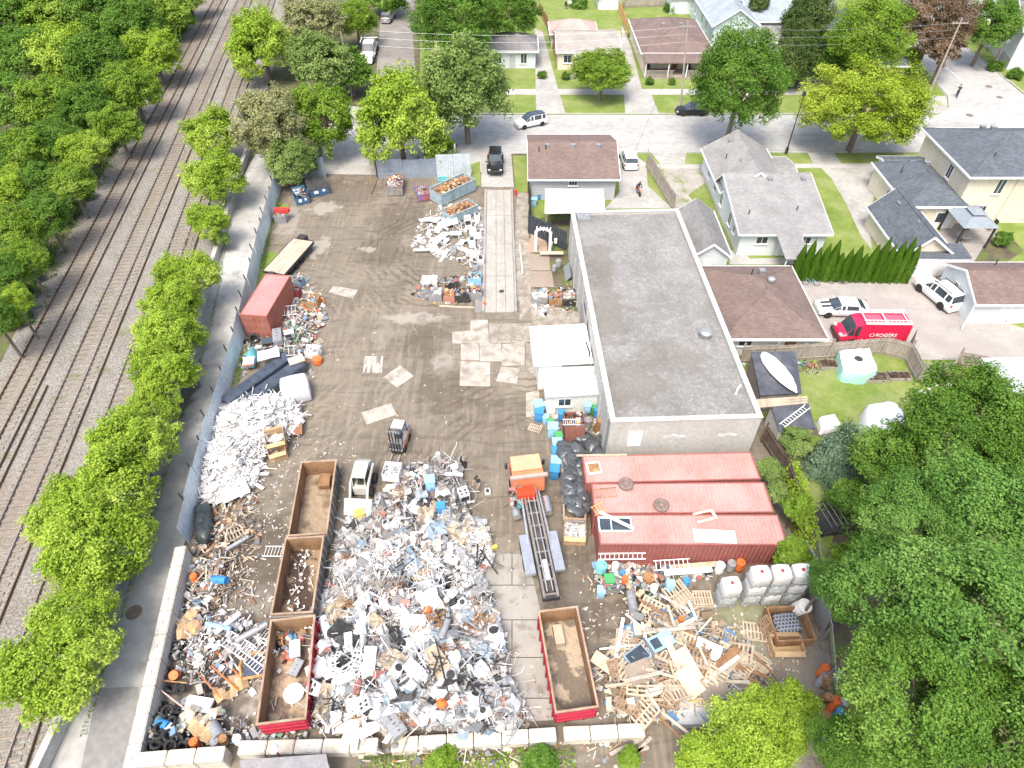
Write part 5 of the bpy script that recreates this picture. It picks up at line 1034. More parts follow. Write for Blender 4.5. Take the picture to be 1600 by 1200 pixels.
# ================= people
def figure(name,label,verts,edges,rad,parts,c,rz=0,skin=None,cat='person',group=None):
    me=bpy.data.meshes.new(name); me.from_pydata(verts,edges,[]); o=bpy.data.objects.new(name,me); COL.objects.link(o)
    m=o.modifiers.new('Skin','SKIN'); m.use_smooth_shade=True
    for i,r_ in enumerate(rad): me.skin_vertices[0].data[i].radius=r_ if isinstance(r_,tuple) else (r_,r_)
    me.skin_vertices[0].data[0].use_root=True
    s=o.modifiers.new('Sub','SUBSURF'); s.levels=s.render_levels=2
    bpy.context.view_layer.update(); me2=bpy.data.meshes.new_from_object(o.evaluated_get(bpy.context.evaluated_depsgraph_get())); bpy.data.objects.remove(o)
    mats=parts(None); 
    for m_ in mats: me2.materials.append(m_)
    for p in me2.polygons: p.material_index=parts(p.center)
    me2.polygons.foreach_set('use_smooth',[True]*len(me2.polygons))
    t=E(name,label,cat,c,rz,group); o=bpy.data.objects.new('body',me2); COL.objects.link(o); o.parent=t; return t
SKN=M('skin',(.5,.3,.21),(.45,.26,.18),6,.6); CLK=M('black_cloth',(.025,.025,.028),(.05,.05,.055),5,.9); CLG=M('khaki_cloth',(.3,.27,.22),(.24,.21,.17),5,.9); HAIR=M('dark_hair',(.03,.02,.015),(.05,.035,.025),8,.7); CLB=M('navy_cloth',(.04,.06,.12),(.06,.08,.15),5,.9)
def hand(par,c,d,mat):
    d=Vector(d).normalized(); s=d.cross(Vector((0,0,1))).normalized(); 
    mb=MB(); 
    for k,(o,l) in enumerate(((-.03,.075),(-.01,.085),(.01,.08),(.03,.065))): p=Vector(c)+s*o; mb.tube([p,p+d*l*.6-Vector((0,0,.01)),p+d*l-Vector((0,0,.03))],[.011,.01,.007],5)
    p=Vector(c)+s*-.04-d*.04; mb.tube([p,p-s*.035+d*.04],[.012,.008],5); return mb.build('fingers',mat,par)
def head(par,c,f,hair):
    "face features and hair on a head centred at c looking along f"
    f=Vector(f).normalized(); s=Vector((0,0,1)).cross(f).normalized(); c=Vector(c)
    mb=MB(); mb.tube([c+f*.1+Vector((0,0,.01)),c+f*.125-Vector((0,0,.025))],[.012,.02],5); mb.tube([c+f*.1-s*.03-Vector((0,0,.055)),c+f*.1+s*.03-Vector((0,0,.055))],.008,4); mb.build('face',SKN,par)
    mb=MB(); [mb.lathe([(.012,-.012),(.016,0),(.012,.012),(0,.013)],6,c+f*.098+s*e+Vector((0,0,.012))) for e in(-.035,.035)]; mb.build('eyes',DARK,par)
    mb=MB(); [mb.lathe([(.015,-.03),(.026,0),(.015,.03),(0,.031)],6,c+s*e) for e in(-.088,.088)]; mb.build('ears',SKN,par)
    mb=MB(); n=14; rg=[]
    vs=[];fs=[]
    for i,(r_,z_) in enumerate(((.098,-.02),(.108,.03),(.1,.075),(.07,.108),(.03,.122))):
        for k in range(n): a=2*math.pi*k/n; sh=-f*.015; vs.append(c+sh+f*math.cos(a)*r_*1.1+s*math.sin(a)*r_+Vector((0,0,z_+(.035 if math.cos(a)>.4 and i==0 else 0))))
    vs.append(c+Vector((0,0,.125))-f*.015); fs=[(i*n+k,i*n+(k+1)%n,(i+1)*n+(k+1)%n,(i+1)*n+k) for i in range(4) for k in range(n)]+[(4*n+k,4*n+(k+1)%n,5*n) for k in range(n)]
    smooth(MB().add(vs,fs).build('hair',hair,par),60)
# worker bending slightly, walking beside the heap: pelvis, spine, chest, neck, head ...
V=[(0,0,.92),(0,.03,1.12),(0,.1,1.34),(0,.14,1.48),(0,.19,1.6),(0,.2,1.7),(-.19,.12,1.38),(-.27,.2,1.12),(-.22,.38,.95),(-.21,.46,.92),(.19,.12,1.38),(.28,.16,1.12),(.26,.3,.9),(.25,.37,.86),(-.1,.0,.88),(-.12,.2,.5),(-.14,.12,.09),(-.14,.3,.04),(.1,.0,.88),(.14,-.14,.5),(.18,-.34,.12),(.18,-.2,.05)]
Ed=[(0,1),(1,2),(2,3),(3,4),(4,5),(2,6),(6,7),(7,8),(8,9),(2,10),(10,11),(11,12),(12,13),(0,14),(14,15),(15,16),(16,17),(0,18),(18,19),(19,20),(20,21)]
Rd=[(.14,.12),(.13,.1),(.16,.11),.055,.085,.07,.07,.05,.037,.03,.07,.05,.037,.03,.09,.07,.05,.04,.09,.07,.05,.04]
def pr(p):
    if p is None: return [CLK,CLG,SKN,DARK]
    if p.z>1.47: return 2
    if p.z<.12: return 3
    if abs(p.x)>.17 and p.z<1.2 and p.y>.14 and p.z>.8: return 2
    return 0 if p.z>.93 else 1
t=figure('person','person in a black top and khaki trousers walking beside the scrap heap',V,Ed,Rd,pr,G(748,764,.03),R(150)); head(t,(0,.19,1.64),(0,1,-.15),HAIR); hand(t,(-.21,.49,.9),(0,1,-.4),SKN); hand(t,(.25,.4,.84),(0,1,-.4),SKN)
# cyclist
Vc=[(0,0,1.0),(0,.14,1.2),(0,.3,1.4),(0,.38,1.5),(0,.45,1.6),(0,.47,1.69),(-.18,.3,1.4),(-.24,.45,1.2),(-.2,.66,1.08),(-.2,.72,1.05),(.18,.3,1.4),(.24,.45,1.2),(.2,.66,1.08),(.2,.72,1.05),(-.1,.03,.97),(-.12,.4,.78),(-.12,.25,.38),(-.12,.4,.33),(.1,.03,.97),(.12,.3,.6),(.12,.12,.2),(.12,.27,.16)]
def pc(p):
    if p is None: return [CLK,SKN]
    return 1 if (p.z>1.48 or (abs(p.x)>.15 and p.y>.55)) else 0
def bicycle(name,label,c,rz,mat,group=None,cat='bicycle',lay=0):
    t=E(name,label,cat,c,rz,group); t.rotation_euler=(0,lay,rz)
    for y in(-.5,.55):
        Mx=Matrix.Translation((0,y,.34))@Matrix.Rotation(R(90),4,'Y'); n=20
        o=MB().tube([Mx@Vector((math.cos(a*2*math.pi/n)*.32,math.sin(a*2*math.pi/n)*.32,0)) for a in range(n+1)],.022,6,False).build('wheel',RUBBER,t); mb=MB()
        for k in range(10): a=k*math.pi/5; mb.tube([(0,y,.34),(0,y+math.cos(a)*.31,.34+math.sin(a)*.31)],.004,3)
        mb.build('spokes',STEEL,o)
    mb=MB(); [mb.tube(p,.018,6) for p in(((0,-.5,.34),(0,-.05,.32),(0,-.18,.85)),((0,-.5,.34),(0,-.16,.78)),((0,-.16,.78),(0,.4,.82)),((0,-.05,.32),(0,.4,.75)),((0,.55,.34),(0,.38,.98)))]; mb.build('frame',mat,t)
    MB().tube([(-.28,.42,1.02),(-.1,.4,1.0),(.1,.4,1.0),(.28,.42,1.02)],.014).build('handlebar',DARK,t); MB().cb((0,-.2,.9),(.15,.26,.06)).build('saddle',DARK,t)
    mb=MB(); mb.tube([(-.12,-.05,.32),(.12,-.05,.32)],.012); mb.cb((-.16,.08,.3),(.09,.06,.02)); mb.cb((.16,-.14,.2),(.09,.06,.02)); mb.build('pedals',DARK,t); return t
cc=G(1494,152,.02); bicycle('bicycle','dark bicycle ridden on the street corner','x',cc,R(-25),DARK)if 0 else bicycle('bicycle','dark bicycle ridden on the street corner',cc,R(-25),DARK)
t=figure('person','person in black riding a bicycle at the street corner',Vc,Ed,Rd,pc,(cc.x,cc.y,.0),R(-25)); head(t,(0,.45,1.63),(0,1,0),HAIR)
# motorcycle and rider on the drive
def motorcycle(c,rz,label,body):
    t=E('motorcycle',label,'motorcycle',c,rz)
    for y in(-.7,.72):
        o=MB().lathe([(.18,-.06),(.29,-.06),(.31,0),(.29,.06),(.18,.06)],18,M=Matrix.Translation((0,y,.31))@Matrix.Rotation(R(90),4,'Y')).build('wheel',TR,t); MB().lathe([(.18,-.03),(.18,.03)],14,M=Matrix.Translation((0,y,.31))@Matrix.Rotation(R(90),4,'Y')).build('rim',RIM,o)
    MB().tube([(0,.25,.78),(0,.45,.82),(0,.0,.74)],[.14,.1,.16],8).build('fuel_tank',body,t); MB().cb((0,-.3,.76),(.26,.6,.1),rx=-.06).build('seat',DARK,t); MB().cb((0,.05,.45),(.3,.5,.35)).build('engine',STEEL,t); MB().tube([(0,.72,.31),(0,.5,.95)],.05).build('fork',STEEL,t); MB().tube([(-.36,.38,1.0),(0,.48,1.0),(.36,.38,1.0)],.02).build('handlebar',DARK,t); MB().cb((0,.74,.66),(.14,.4,.04)).build('mudguard',body,t); MB().tube([(.17,.1,.3),(.17,-.75,.38)],.05).build('exhaust',STEEL,t)
    MB().lathe([(.09,0),(.09,.06),(0,.08)],12,M=Matrix.Translation((0,.6,.88))@Matrix.Rotation(R(-90),4,'X')).build('headlight',LGT,t); return t
cc=G(997,302,.13); motorcycle(cc,R(185),'orange motorcycle standing on the concrete drive',paint('orange_paint',(.75,.16,.02)))
def pm(p):
    if p is None: return [CLB,CLK,SKN]
    return 2 if (p.z>1.42 or (abs(p.x)>.15 and p.y>.5)) else (0 if p.z>.85 else 1)
Vm=[(x,y-.25,z-.16) for x,y,z in Vc]; t=figure('person','person in a blue top sitting on the orange motorcycle',Vm,Ed,Rd,pm,(cc.x,cc.y,.13),R(185)); head(t,(0,.2,1.47),(0,1,0),HAIR)
# ================= yard
HP=[]
def heap(px,py,rx,ry,h): p=G(px,py,h*.5); HP.append((p.x,p.y,rx,ry,h))
for a in ((640,1075,4.2,3.0,1.9),(655,985,3.8,3.2,1.5),(620,905,3.2,2.8,1.0),(690,850,2.6,2.6,1.0),(690,760,1.9,2.2,.9),(735,1010,2,3.5,1.1),(560,1085,2.2,2,1.1),(540,1010,1.8,2.5,.9),(725,1100,2.6,1.6,1.1),(545,900,1,2,.5),
  (400,655,2.7,2.0,1.5),(362,715,1.7,2.8,1.2),(440,640,1.8,1.2,1.0),
  (362,828,1.3,1.6,.6),(330,905,1.3,2.5,.5),(345,1000,2.4,1.8,.8),(300,1030,1.5,2,.5),(255,1150,2.0,1.2,.9),(330,1130,2.2,1.0,.6),
  (1030,985,1.8,1.8,.9),(1060,1060,3.6,2.2,1.2),(1020,1095,2.6,1.6,.9),(1120,1035,2.4,1.6,.9),(975,925,1.6,1.2,.7),
  (700,365,1.8,2.2,.45),(735,395,1,3,.4),(470,520,1.6,3,.5),(430,560,1.5,1.5,.7)): heap(*a)
def hf(x,y):
    z=0
    for cx,cy,rx,ry,h in HP:
        d=((x-cx)/rx)**2+((y-cy)/ry)**2
        if d<4: z=max(z,h*math.exp(-d*.9))+.12*h*math.exp(-d*.9)
    return z
def at(px,py,dz=0):
    z=0
    for _ in range(4): p=G(px,py,z+dz); z=hf(p.x,p.y)
    return Vector((p.x,p.y,z+dz))
def inpoly(x,y,pl):
    c=False; j=len(pl)-1
    for i in range(len(pl)):
        if (pl[i][1]>y)!=(pl[j][1]>y) and x<(pl[j][0]-pl[i][0])*(y-pl[i][1])/(pl[j][1]-pl[i][1])+pl[i][0]: c=not c
        j=i
    return c
def piece(mb,kind,p,s,rn,flat=.5):
    M_=Matrix.Translation(p)@Euler((rn.gauss(0,flat),rn.gauss(0,flat),rn.uniform(0,6.28))).to_matrix().to_4x4()
    if kind=='sheet':
        w,l=s*rn.uniform(.4,.8),s*rn.uniform(.7,1.3); b=rn.uniform(-.5,.5); k=rn.uniform(.2,.8); vs=[(-l/2,-w/2,0),(-l/2,w/2,0),(-l/2+l*k,-w/2,b*l*.12),(-l/2+l*k,w/2,b*l*.12+.02),(l/2,-w/2*rn.uniform(.6,1),b*l*.5),(l/2,w/2,b*l*.45)]
        mb.add([M_@Vector(v) for v in vs],[(0,2,3,1),(2,4,5,3)])
    elif kind=='box': mb.box(-s/2,s/2,-s*rn.uniform(.2,.45),s*rn.uniform(.2,.45),-s*.15,s*rn.uniform(.05,.3),M_)
    elif kind=='bar': l=s*rn.uniform(1.2,3.4); w=rn.uniform(.012,.035); mb.box(-l/2,l/2,-w,w,-w*.6,w*.6,M_)
    elif kind=='curve':
        q=Vector((0,0,0)); pts=[q]; 
        a=rn.uniform(0,6.28)
        for _ in range(4): a+=rn.uniform(-1,1); q=q+Vector((math.cos(a),math.sin(a),rn.uniform(-.25,.3)))*s*.45; pts.append(q)
        mb.tube([M_@x for x in pts],rn.uniform(.009,.022),3,False)
    elif kind=='lump':
        n=6; pr=[(.0,-.3),(.42,-.15),(.5,.05),(.3,.25),(0,.3)]; vs=[]
        for r_,z_ in pr[1:4]:
            for k in range(n): a=k*math.pi/3; vs.append(M_@Vector((math.cos(a)*r_*s*rn.uniform(.5,1.1),math.sin(a)*r_*s*rn.uniform(.5,1.1),z_*s*rn.uniform(.6,1.1))))
        vs+=[M_@Vector((0,0,-.2*s)),M_@Vector((0,0,.3*s))]; fs=[(i*n+k,i*n+(k+1)%n,(i+1)*n+(k+1)%n,(i+1)*n+k) for i in range(2) for k in range(n)]+[((k+1)%n,k,18) for k in range(n)]+[(12+k,12+(k+1)%n,19) for k in range(n)]; mb.add(vs,fs)
    elif kind=='frame':
        l,w=s*rn.uniform(.8,1.3),s*rn.uniform(.5,.9); t=.025
        for a in((-l/2,l/2,-w/2,-w/2+t*2),(-l/2,l/2,w/2-t*2,w/2),(-l/2,-l/2+t*2,-w/2+t*2,w/2-t*2),(l/2-t*2,l/2,-w/2+t*2,w/2-t*2)): mb.box(a[0],a[1],a[2],a[3],-t,t,M_)
    elif kind=='pipe': l=s*rn.uniform(.8,1.6); r_=s*rn.uniform(.08,.2); mb.tube([M_@Vector((-l/2,0,0)),M_@Vector((l/2,0,0))],r_,7)
def scatter(name,label,poly,n,kinds,size,mat,seed,lift=.25,flat=.5,kind='stuff'):
    rn=random.Random(seed); mb=MB(); xs=[p[0] for p in poly]; ys=[p[1] for p in poly]; ks=[k for k,w in kinds.items() for _ in range(w)]; i=0; c0=G(sum(xs)/len(xs),sum(ys)/len(ys)); g=0
    while i<n and g<n*30:
        g+=1; x,y=rn.uniform(min(xs),max(xs)),rn.uniform(min(ys),max(ys))
        if not inpoly(x,y,poly): continue
        p=G(x,y); z=hf(p.x,p.y); s=size[0]+(size[1]-size[0])*rn.random()**2.2; p.z=.04+z*rn.uniform(.75,1.0)+rn.uniform(0,lift)*min(1,z*2+.15); piece(mb,rn.choice(ks),p-c0,s,rn,flat); i+=1
    o=mb.build(name,mat); o.location=c0; return tag(o,label,kind=kind)
def mound(name,label,poly,mat,seed,res=.35,k=.88):
    pts=[G(*p) for p in poly]; pl=[(p.x,p.y) for p in pts]; x0,x1=min(p[0] for p in pl),max(p[0] for p in pl); y0,y1=min(p[1] for p in pl),max(p[1] for p in pl); nx,ny=int((x1-x0)/res)+2,int((y1-y0)/res)+2; rn=random.Random(seed); vs=[]
    for j in range(ny):
        for i in range(nx): x=x0+i*res;y=y0+j*res; h=hf(x,y); vs.append((x-x0,y-y0,(h*k*rn.uniform(.75,1.05) if h>.06 else -.02)))
    fs=[(j*nx+i,j*nx+i+1,(j+1)*nx+i+1,(j+1)*nx+i) for j in range(ny-1) for i in range(nx-1) if inpoly(x0+(i+.5)*res,y0+(j+.5)*res,pl)]
    o=MB().add(vs,fs).build(name,mat); o.location=(x0,y0,.03); return tag(o,label,kind='stuff')
Wc=(.67,.66,.64); Wd=(.48,.475,.46); G1=(.33,.33,.33); G2=(.2,.205,.21); G3=(.13,.13,.14); K=(.03,.03,.035)
pal_c=palette('scrap_mixed',[Wc,Wc,Wc,Wc,Wc,Wd,Wd,Wd,G1,G1,G1,G1,G2,G2,G2,G3,G3,K,K,(.22,.17,.14),(.4,.34,.28),(.55,.52,.46),(.2,.27,.34),Wd,G1,Wc,(.36,.31,.28),(.3,.27,.25),G2,(.5,.53,.55),(.32,.14,.11)],.5)
pal_w=palette('scrap_white',[Wc]*11+[Wd]*6+[(.55,.58,.58),(.48,.49,.49),G1,G2,(.7,.68,.62)],.5)
pal_b=palette('scrap_brown',[(.38,.28,.19),(.5,.4,.28),(.28,.2,.14),(.2,.15,.11),(.56,.48,.36),(.33,.3,.27),Wd,(.3,.13,.06),G2,(.6,.53,.4),G3],.8)
pal_m=palette('scrap_machine',[G1,G2,G3,K,K,G2,(.32,.2,.12),(.12,.26,.42),(.45,.12,.08),Wd,(.5,.3,.1),(.35,.17,.08),Wc,G1],.5)
pal_v=palette('scrap_vivid',[Wc,Wd,Wd,(.13,.24,.38),(.16,.27,.18),(.36,.12,.09),(.5,.42,.27),(.36,.28,.2),(.3,.22,.16),G1,G1,G2,G2,G3,K,K,(.4,.48,.5),Wc,(.45,.4,.35)],.5)
wet2=M('scrap_base',(.1,.085,.075),(.28,.26,.245),2.5,.9,bump=.6,lo=.4,hi=.6)
CH_=[(640,725),(700,712),(724,722),(730,800),(765,835),(768,880),(752,905),(775,960),(790,1020),(800,1080),(835,1125),(800,1150),(500,1150),(488,1120),(493,960),(525,870),(528,820),(590,780)]
mound('scrap_mound','loose scrap under the big central heap',CH_,wet2,1)
scatter('scrap_metal','tangled white and grey scrap metal of the central heap',CH_,6200,dict(sheet=8,box=3,bar=6,curve=11,lump=1,frame=3,pipe=2),(.07,1.05),pal_c,11)
scatter('scrap_strips','bright white strips and wires in the middle of the central heap',[(540,870),(640,850),(660,900),(640,960),(560,960),(525,930)],520,dict(bar=5,curve=4,sheet=2),(.3,.8),pal_w,12,lift=.4)
scatter('scrap_wires','grey wire and strips along the right flank of the heap',[(690,800),(735,850),(760,960),(790,1060),(750,1090),(720,960)],620,dict(curve=6,bar=4,sheet=2),(.2,.6),pal_w,13,lift=.3)
scatter('dark_scrap','dark cables and hoses on the far part of the heap',[(600,770),(660,752),(690,770),(670,810),(610,820)],200,dict(curve=6,lump=3,bar=2),(.2,.55),palette('scrap_dark',[K,K,(.05,.04,.07),G3,(.14,.1,.2),G2],.6),14)
WP=[(340,640),(400,625),(450,618),(470,645),(472,670),(440,700),(415,715),(400,760),(350,790),(322,790),(318,720)]
mound('scrap_mound','loose scrap under the white siding heap',WP,wet2,2)
scatter('white_siding_scrap','heap of broken white vinyl siding and frames beside the corrugated fence',WP,2700,dict(bar=13,sheet=4,box=2,frame=2,curve=1),(.2,.95),pal_w,15,lift=.35,flat=.35)
scatter('brown_scrap','brown twigs, broken wood and rusty bits below the white heap',[(320,780),(400,760),(420,820),(390,880),(400,930),(340,950),(300,935),(298,860)],800,dict(bar=5,curve=5,sheet=3,lump=2,box=1),(.12,.55),pal_b,16)
scatter('mixed_scrap','mixed small scrap along the concrete block wall',[(292,880),(350,880),(345,960),(420,985),(430,1040),(390,1090),(300,1080),(262,1010),(275,940)],900,dict(sheet=5,bar=4,curve=4,box=3,lump=2),(.12,.6),pal_c,17)
scatter('mixed_scrap','small rubbish between the tyres and the front wall',[(235,1120),(300,1090),(390,1130),(480,1145),(480,1160),(220,1170)],420,dict(sheet=4,bar=3,lump=4,box=2),(.1,.5),pal_v,18)
scatter('mixed_scrap','white and blue scrap beside the weigh lane',[(655,345),(700,318),(750,325),(756,415),(735,420),(690,400),(640,385)],420,dict(sheet=6,bar=4,box=3,curve=2,frame=1),(.2,.85),pal_w,19)
scatter('mixed_scrap','machine scrap filling the row of cages',[(638,452),(660,438),(752,425),(758,470),(700,478),(650,470)],420,dict(lump=4,box=4,curve=3,sheet=2,pipe=2),(.12,.5),pal_m,20)
scatter('mixed_scrap','mixed scrap along the red container and the dark lockers',[(448,430),(475,430),(505,470),(510,500),(480,560),(490,590),(455,570),(420,545),(380,590),(370,560),(380,530),(440,520)],820,dict(sheet=4,bar=4,box=4,curve=2,lump=2,frame=1),(.15,.65),pal_v,21)
scatter('mixed_scrap','machine scrap at the foot of the warehouse wall',[(828,455),(905,440),(912,490),(835,485)],260,dict(lump=3,box=4,curve=3,bar=2),(.12,.45),pal_m,22)
scatter('mixed_scrap','small stuff between the blue bins and the annex',[(835,640),(930,640),(955,690),(905,700),(870,690)],330,dict(box=4,lump=4,sheet=2,curve=2),(.12,.5),pal_v,23)
scatter('mixed_scrap','toys, cans and garden rubbish in front of the front red container',[(928,880),(1110,868),(1112,905),(1060,910),(1010,950),(975,930),(930,925)],650,dict(lump=4,box=4,sheet=3,bar=3,curve=3,pipe=1),(.15,.6),pal_v,24)
scatter('wood_scrap','broken wood and chips among the pallets',[(940,1030),(1000,960),(1080,950),(1160,990),(1210,1060),(1180,1110),(1060,1130),(960,1130),(925,1060)],900,dict(bar=7,sheet=4,box=2),(.15,.8),palette('scrap_wood',[(.48,.41,.3),(.4,.33,.24),(.52,.47,.38),(.3,.24,.17),(.3,.22,.15),(.42,.38,.33),(.2,.15,.1),(.1,.2,.35),G2],.8),25,flat=.3)
scatter('mixed_scrap','rubbish in the garden beside the warehouse corner',[(1145,560),(1185,560),(1200,640),(1190,650),(1160,590)],170,dict(box=4,lump=3,sheet=3,bar=2),(.15,.6),pal_v,26)
scatter('mixed_scrap','bicycles parts and toys along the garden fence',[(1235,565),(1295,572),(1290,590),(1245,585)],110,dict(curve=4,lump=2,bar=2),(.15,.5),pal_v,28)
scatter('yard_debris','small pale scraps strewn over the soil of the yard',[(440,330),(640,300),(740,330),(700,420),(840,640),(860,720),(960,900),(1240,960),(1260,1090),(880,1120),(800,1140),(400,1140),(290,1080),(300,860),(420,700),(500,560)],1500,dict(sheet=5,box=1,lump=1,bar=1),(.03,.17),pal_b,29,lift=.02,flat=.12)
scatter('yard_debris','pale crumbs around the right-hand wood pile and bins',[(905,880),(960,930),(1250,950),(1250,1090),(930,1130),(900,1000)],900,dict(sheet=5,lump=1,bar=2),(.04,.2),palette('chips',[Wc,Wd,(.6,.5,.38),(.45,.36,.26),(.3,.22,.16)],.8),30,lift=.02,flat=.12)
scatter('yard_debris','white crumbs at the edges of the scrap heaps',[(395,700),(470,650),(560,700),(560,860),(520,1000),(400,960),(290,1090),(300,870)],900,dict(sheet=4,bar=2,curve=1),(.04,.2),pal_w,31,lift=.02,flat=.12)
# ---- labels of pieces by what lies next to them
LMK=[('the teal barrel',548,963),('the white loader bucket',568,788),('the yellow-based crate',753,850),('the red-sided bin',482,1060),('the low front wall',640,1150),('the concrete pad',800,1000),('the black-framed cabinet',612,1130),('the grey water tank',580,995),('the tall white refrigerator',578,1042),('the tan curved panel',672,1050),('the empty brown bin',485,780),('the blue cooler',692,790),('the person in black',748,760),('the orange crate',640,1110),('the yellow tub',678,940),('the litter-strewn bin',470,900),('the white strips',600,900),('the dark cables',640,785)]
USED=set()
def lab(base,px,py,lm=LMK):
    L_=sorted(lm,key=lambda m:(m[1]-px)**2+(m[2]-py)**2)
    def dr(m):
        dx,dy=px-m[1],py-m[2]
        if abs(dx)>abs(dy): return ('right of ' if dx>0 else 'left of ')+m[0]
        return ('in front of ' if dy>0 else 'beyond ')+m[0]
    for a in range(1,5):
        s=f'{base} {dr(L_[0])}' if a==1 else f'{base} {dr(L_[0])}, {dr(L_[a-1])}'.replace(' the ',' ')
        if s not in USED: USED.add(s); return s
    s=f'{base}, far from others, {dr(L_[4])}'; USED.add(s); return s
# ---- appliances and big pieces of the heap
def mk(name,cat,fn,label='x'):
    t=E(name,label,cat); fn(t); return Proto(t)
APW=M('appliance_white',(.76,.77,.77),(.66,.67,.67),1.2,.4); AGR=M('appliance_grey',(.36,.37,.38),(.28,.29,.3),1.2,.45,.3); ATAN=M('appliance_tan',(.5,.4,.27),(.42,.33,.22),1.2,.5)
def fridge(m): 
    def f(t): MB().box(-.34,.34,-.82,.82,0,.62).build('body',m,t); d=MB().box(-.34,.34,-.82,.3,.632,.69).build('door',m,t); MB().box(.24,.28,-.3,.2,.69,.73).build('handle',STEEL,d); d=MB().box(-.34,.34,.315,.82,.632,.69).build('door',m,t); MB().box(.24,.28,.36,.6,.69,.73).build('handle',STEEL,d)
    return f
def washer(m,dr=DARK):
    def f(t): MB().box(-.33,.33,-.33,.33,0,.88).build('body',m,t); MB().box(-.33,.33,.2,.33,.885,1.02).build('control_panel',AGR,t); MB().lathe([(.24,0),(.24,.03),(.17,.04),(.15,.01),(0,.01)],18,M=Matrix.Translation((0,-.05,.882))).build('lid',dr,t)
    return f
def tank(r,l,m):
    def f(t): MB().lathe([(0,-.03),(r*.7,-.02),(r,.05),(r,l-.05),(r*.7,l+.02),(0,l+.03)],16,M=Matrix.Translation((0,-l/2,r))@Matrix.Rotation(R(-90),4,'X')).build('shell',m,t); MB().tube([(0,-l/2-.02,r*1.3),(0,-l/2-.14,r*1.3)],.03).build('pipe_stub',DARK,t); MB().tube([(0,l*.2,2*r-.01),(0,l*.2,2*r+.06)],.06,8).build('fitting',STEEL,t)
    return f
def panelf(l,w,m,b=.12):
    def f(t):
        mb=MB(); pts=[(-l/2,0),(-l*.15,b*.4),(l*.2,b),(l/2,b*.5)]
        for a,c in zip(pts,pts[1:]): mb.slab([(a[0],-w/2,a[1]+.05),(c[0],-w/2,c[1]+.05),(c[0],w/2,c[1]+.05),(a[0],w/2,a[1]+.05)],.03)
        mb.build('sheet',m,t); MB().box(-l/2-.02,-l/2+.02,-w/2,w/2,-.08,.06).build('flange',m,t)
    return f
def cabinetf(m):
    def f(t):
        MB().box(-.3,.3,-.6,.6,0,.45).build('body',m,t)
        for y in(-.58,-.28,.02,.32): d=MB().box(-.28,.28,y,y+.26,.452,.475).build('drawer',m,t); MB().box(-.06,.06,y+.1,y+.13,.475,.5).build('handle',DARK,d)
    return f
def acf(t): MB().box(-.3,.3,-.3,.3,0,.7).build('body',AGR,t); MB().lathe([(.24,0),(.24,.03),(0,.05)],16,(0,0,.702)).build('fan_guard',DARK,t); MB().box(-.31,-.302,-.26,.26,.08,.62).build('grille',DARK,t)
def stovef(t):
    MB().box(-.36,.36,-.32,.32,0,.85).build('body',APW,t); MB().box(-.36,.36,.25,.32,.852,1.05).build('control_panel',APW,t); MB().box(-.3,.3,-.345,-.322,.2,.65).build('oven_door',DARK,t)
    for x in(-.17,.17):
        for y in(-.15,.12): MB().lathe([(.1,0),(.1,.012),(0,.014)],12,(x,y,.852)).build('hob',DARK,t)
def rackf(m,l=1.5,w=.6,n=9):
    def f(t):
        mb=MB()
        for y in(-w/2,w/2): mb.box(-l/2,l/2,y-.02,y+.02,0,.05)
        mb.build('side_rail',m,t) ; 
        for k in range(n): x=-l/2+(k+.5)*l/n; MB().box(x-.012,x+.012,-w/2+.022,w/2-.022,.01,.035).build('bar',m,t)
    return f
def tvf(t): MB().box(-.5,.5,-.05,.05,0,.6).build('casing',DARK,t); MB().box(-.46,.46,-.056,-.05,.06,.56).build('screen',GLASS,t); MB().box(-.2,.2,-.14,.14,-.04,-.001).build('stand',DARK,t)
def chairf(m):
    def f(t):
        MB().cb((0,0,.45),(.46,.46,.07)).build('seat',m,t); MB().cb((0,.23,.75),(.44,.06,.5),rx=-.15).build('backrest',m,t)
        for x,y in((-.2,-.2),(.2,-.2),(-.2,.2),(.2,.2)): MB().tube([(x,y,.42),(x*1.1,y*1.1,0)],.018).build('leg',STEEL,t)
    return f
def microf(m):
    def f(t): MB().box(-.26,.26,-.19,.19,0,.3).build('casing',m,t); MB().box(-.24,.12,-.2,-.192,.03,.27).build('door',DARK,t); MB().box(.14,.24,-.2,-.192,.03,.27).build('keypad',AGR,t)
    return f
PR={'fr':mk('refrigerator','refrigerator',fridge(APW)),'wa':mk('washing_machine','washing machine',washer(APW)),'wg':mk('washing_machine','washing machine',washer(AGR)),'tk':mk('water_heater','water heater',tank(.26,1.4,AGR)),'tw':mk('water_heater','water heater',tank(.23,1.2,APW)),
 'pw':mk('bent_sheet','metal sheet',panelf(1.5,.8,APW)),'pg':mk('bent_sheet','metal sheet',panelf(1.3,.6,AGR)),'pt':mk('curved_sheet','metal sheet',panelf(2.3,1.0,ATAN,.3)),'fc':mk('filing_cabinet','filing cabinet',cabinetf(AGR)),'fw':mk('filing_cabinet','filing cabinet',cabinetf(APW)),'ac':mk('air_conditioner','air conditioner',acf),'st':mk('cooking_stove','stove',stovef),
 'rk':mk('wire_rack','rack',rackf(APW)),'tv':mk('television','television',tvf),'ch':mk('chair','chair',chairf(DARK)),'mi':mk('microwave_oven','microwave',microf(APW)),'pc':mk('computer_case','computer',microf(DARK)),'lg':mk('cladding_strip','metal strip',panelf(2.2,.32,APW,.05))}
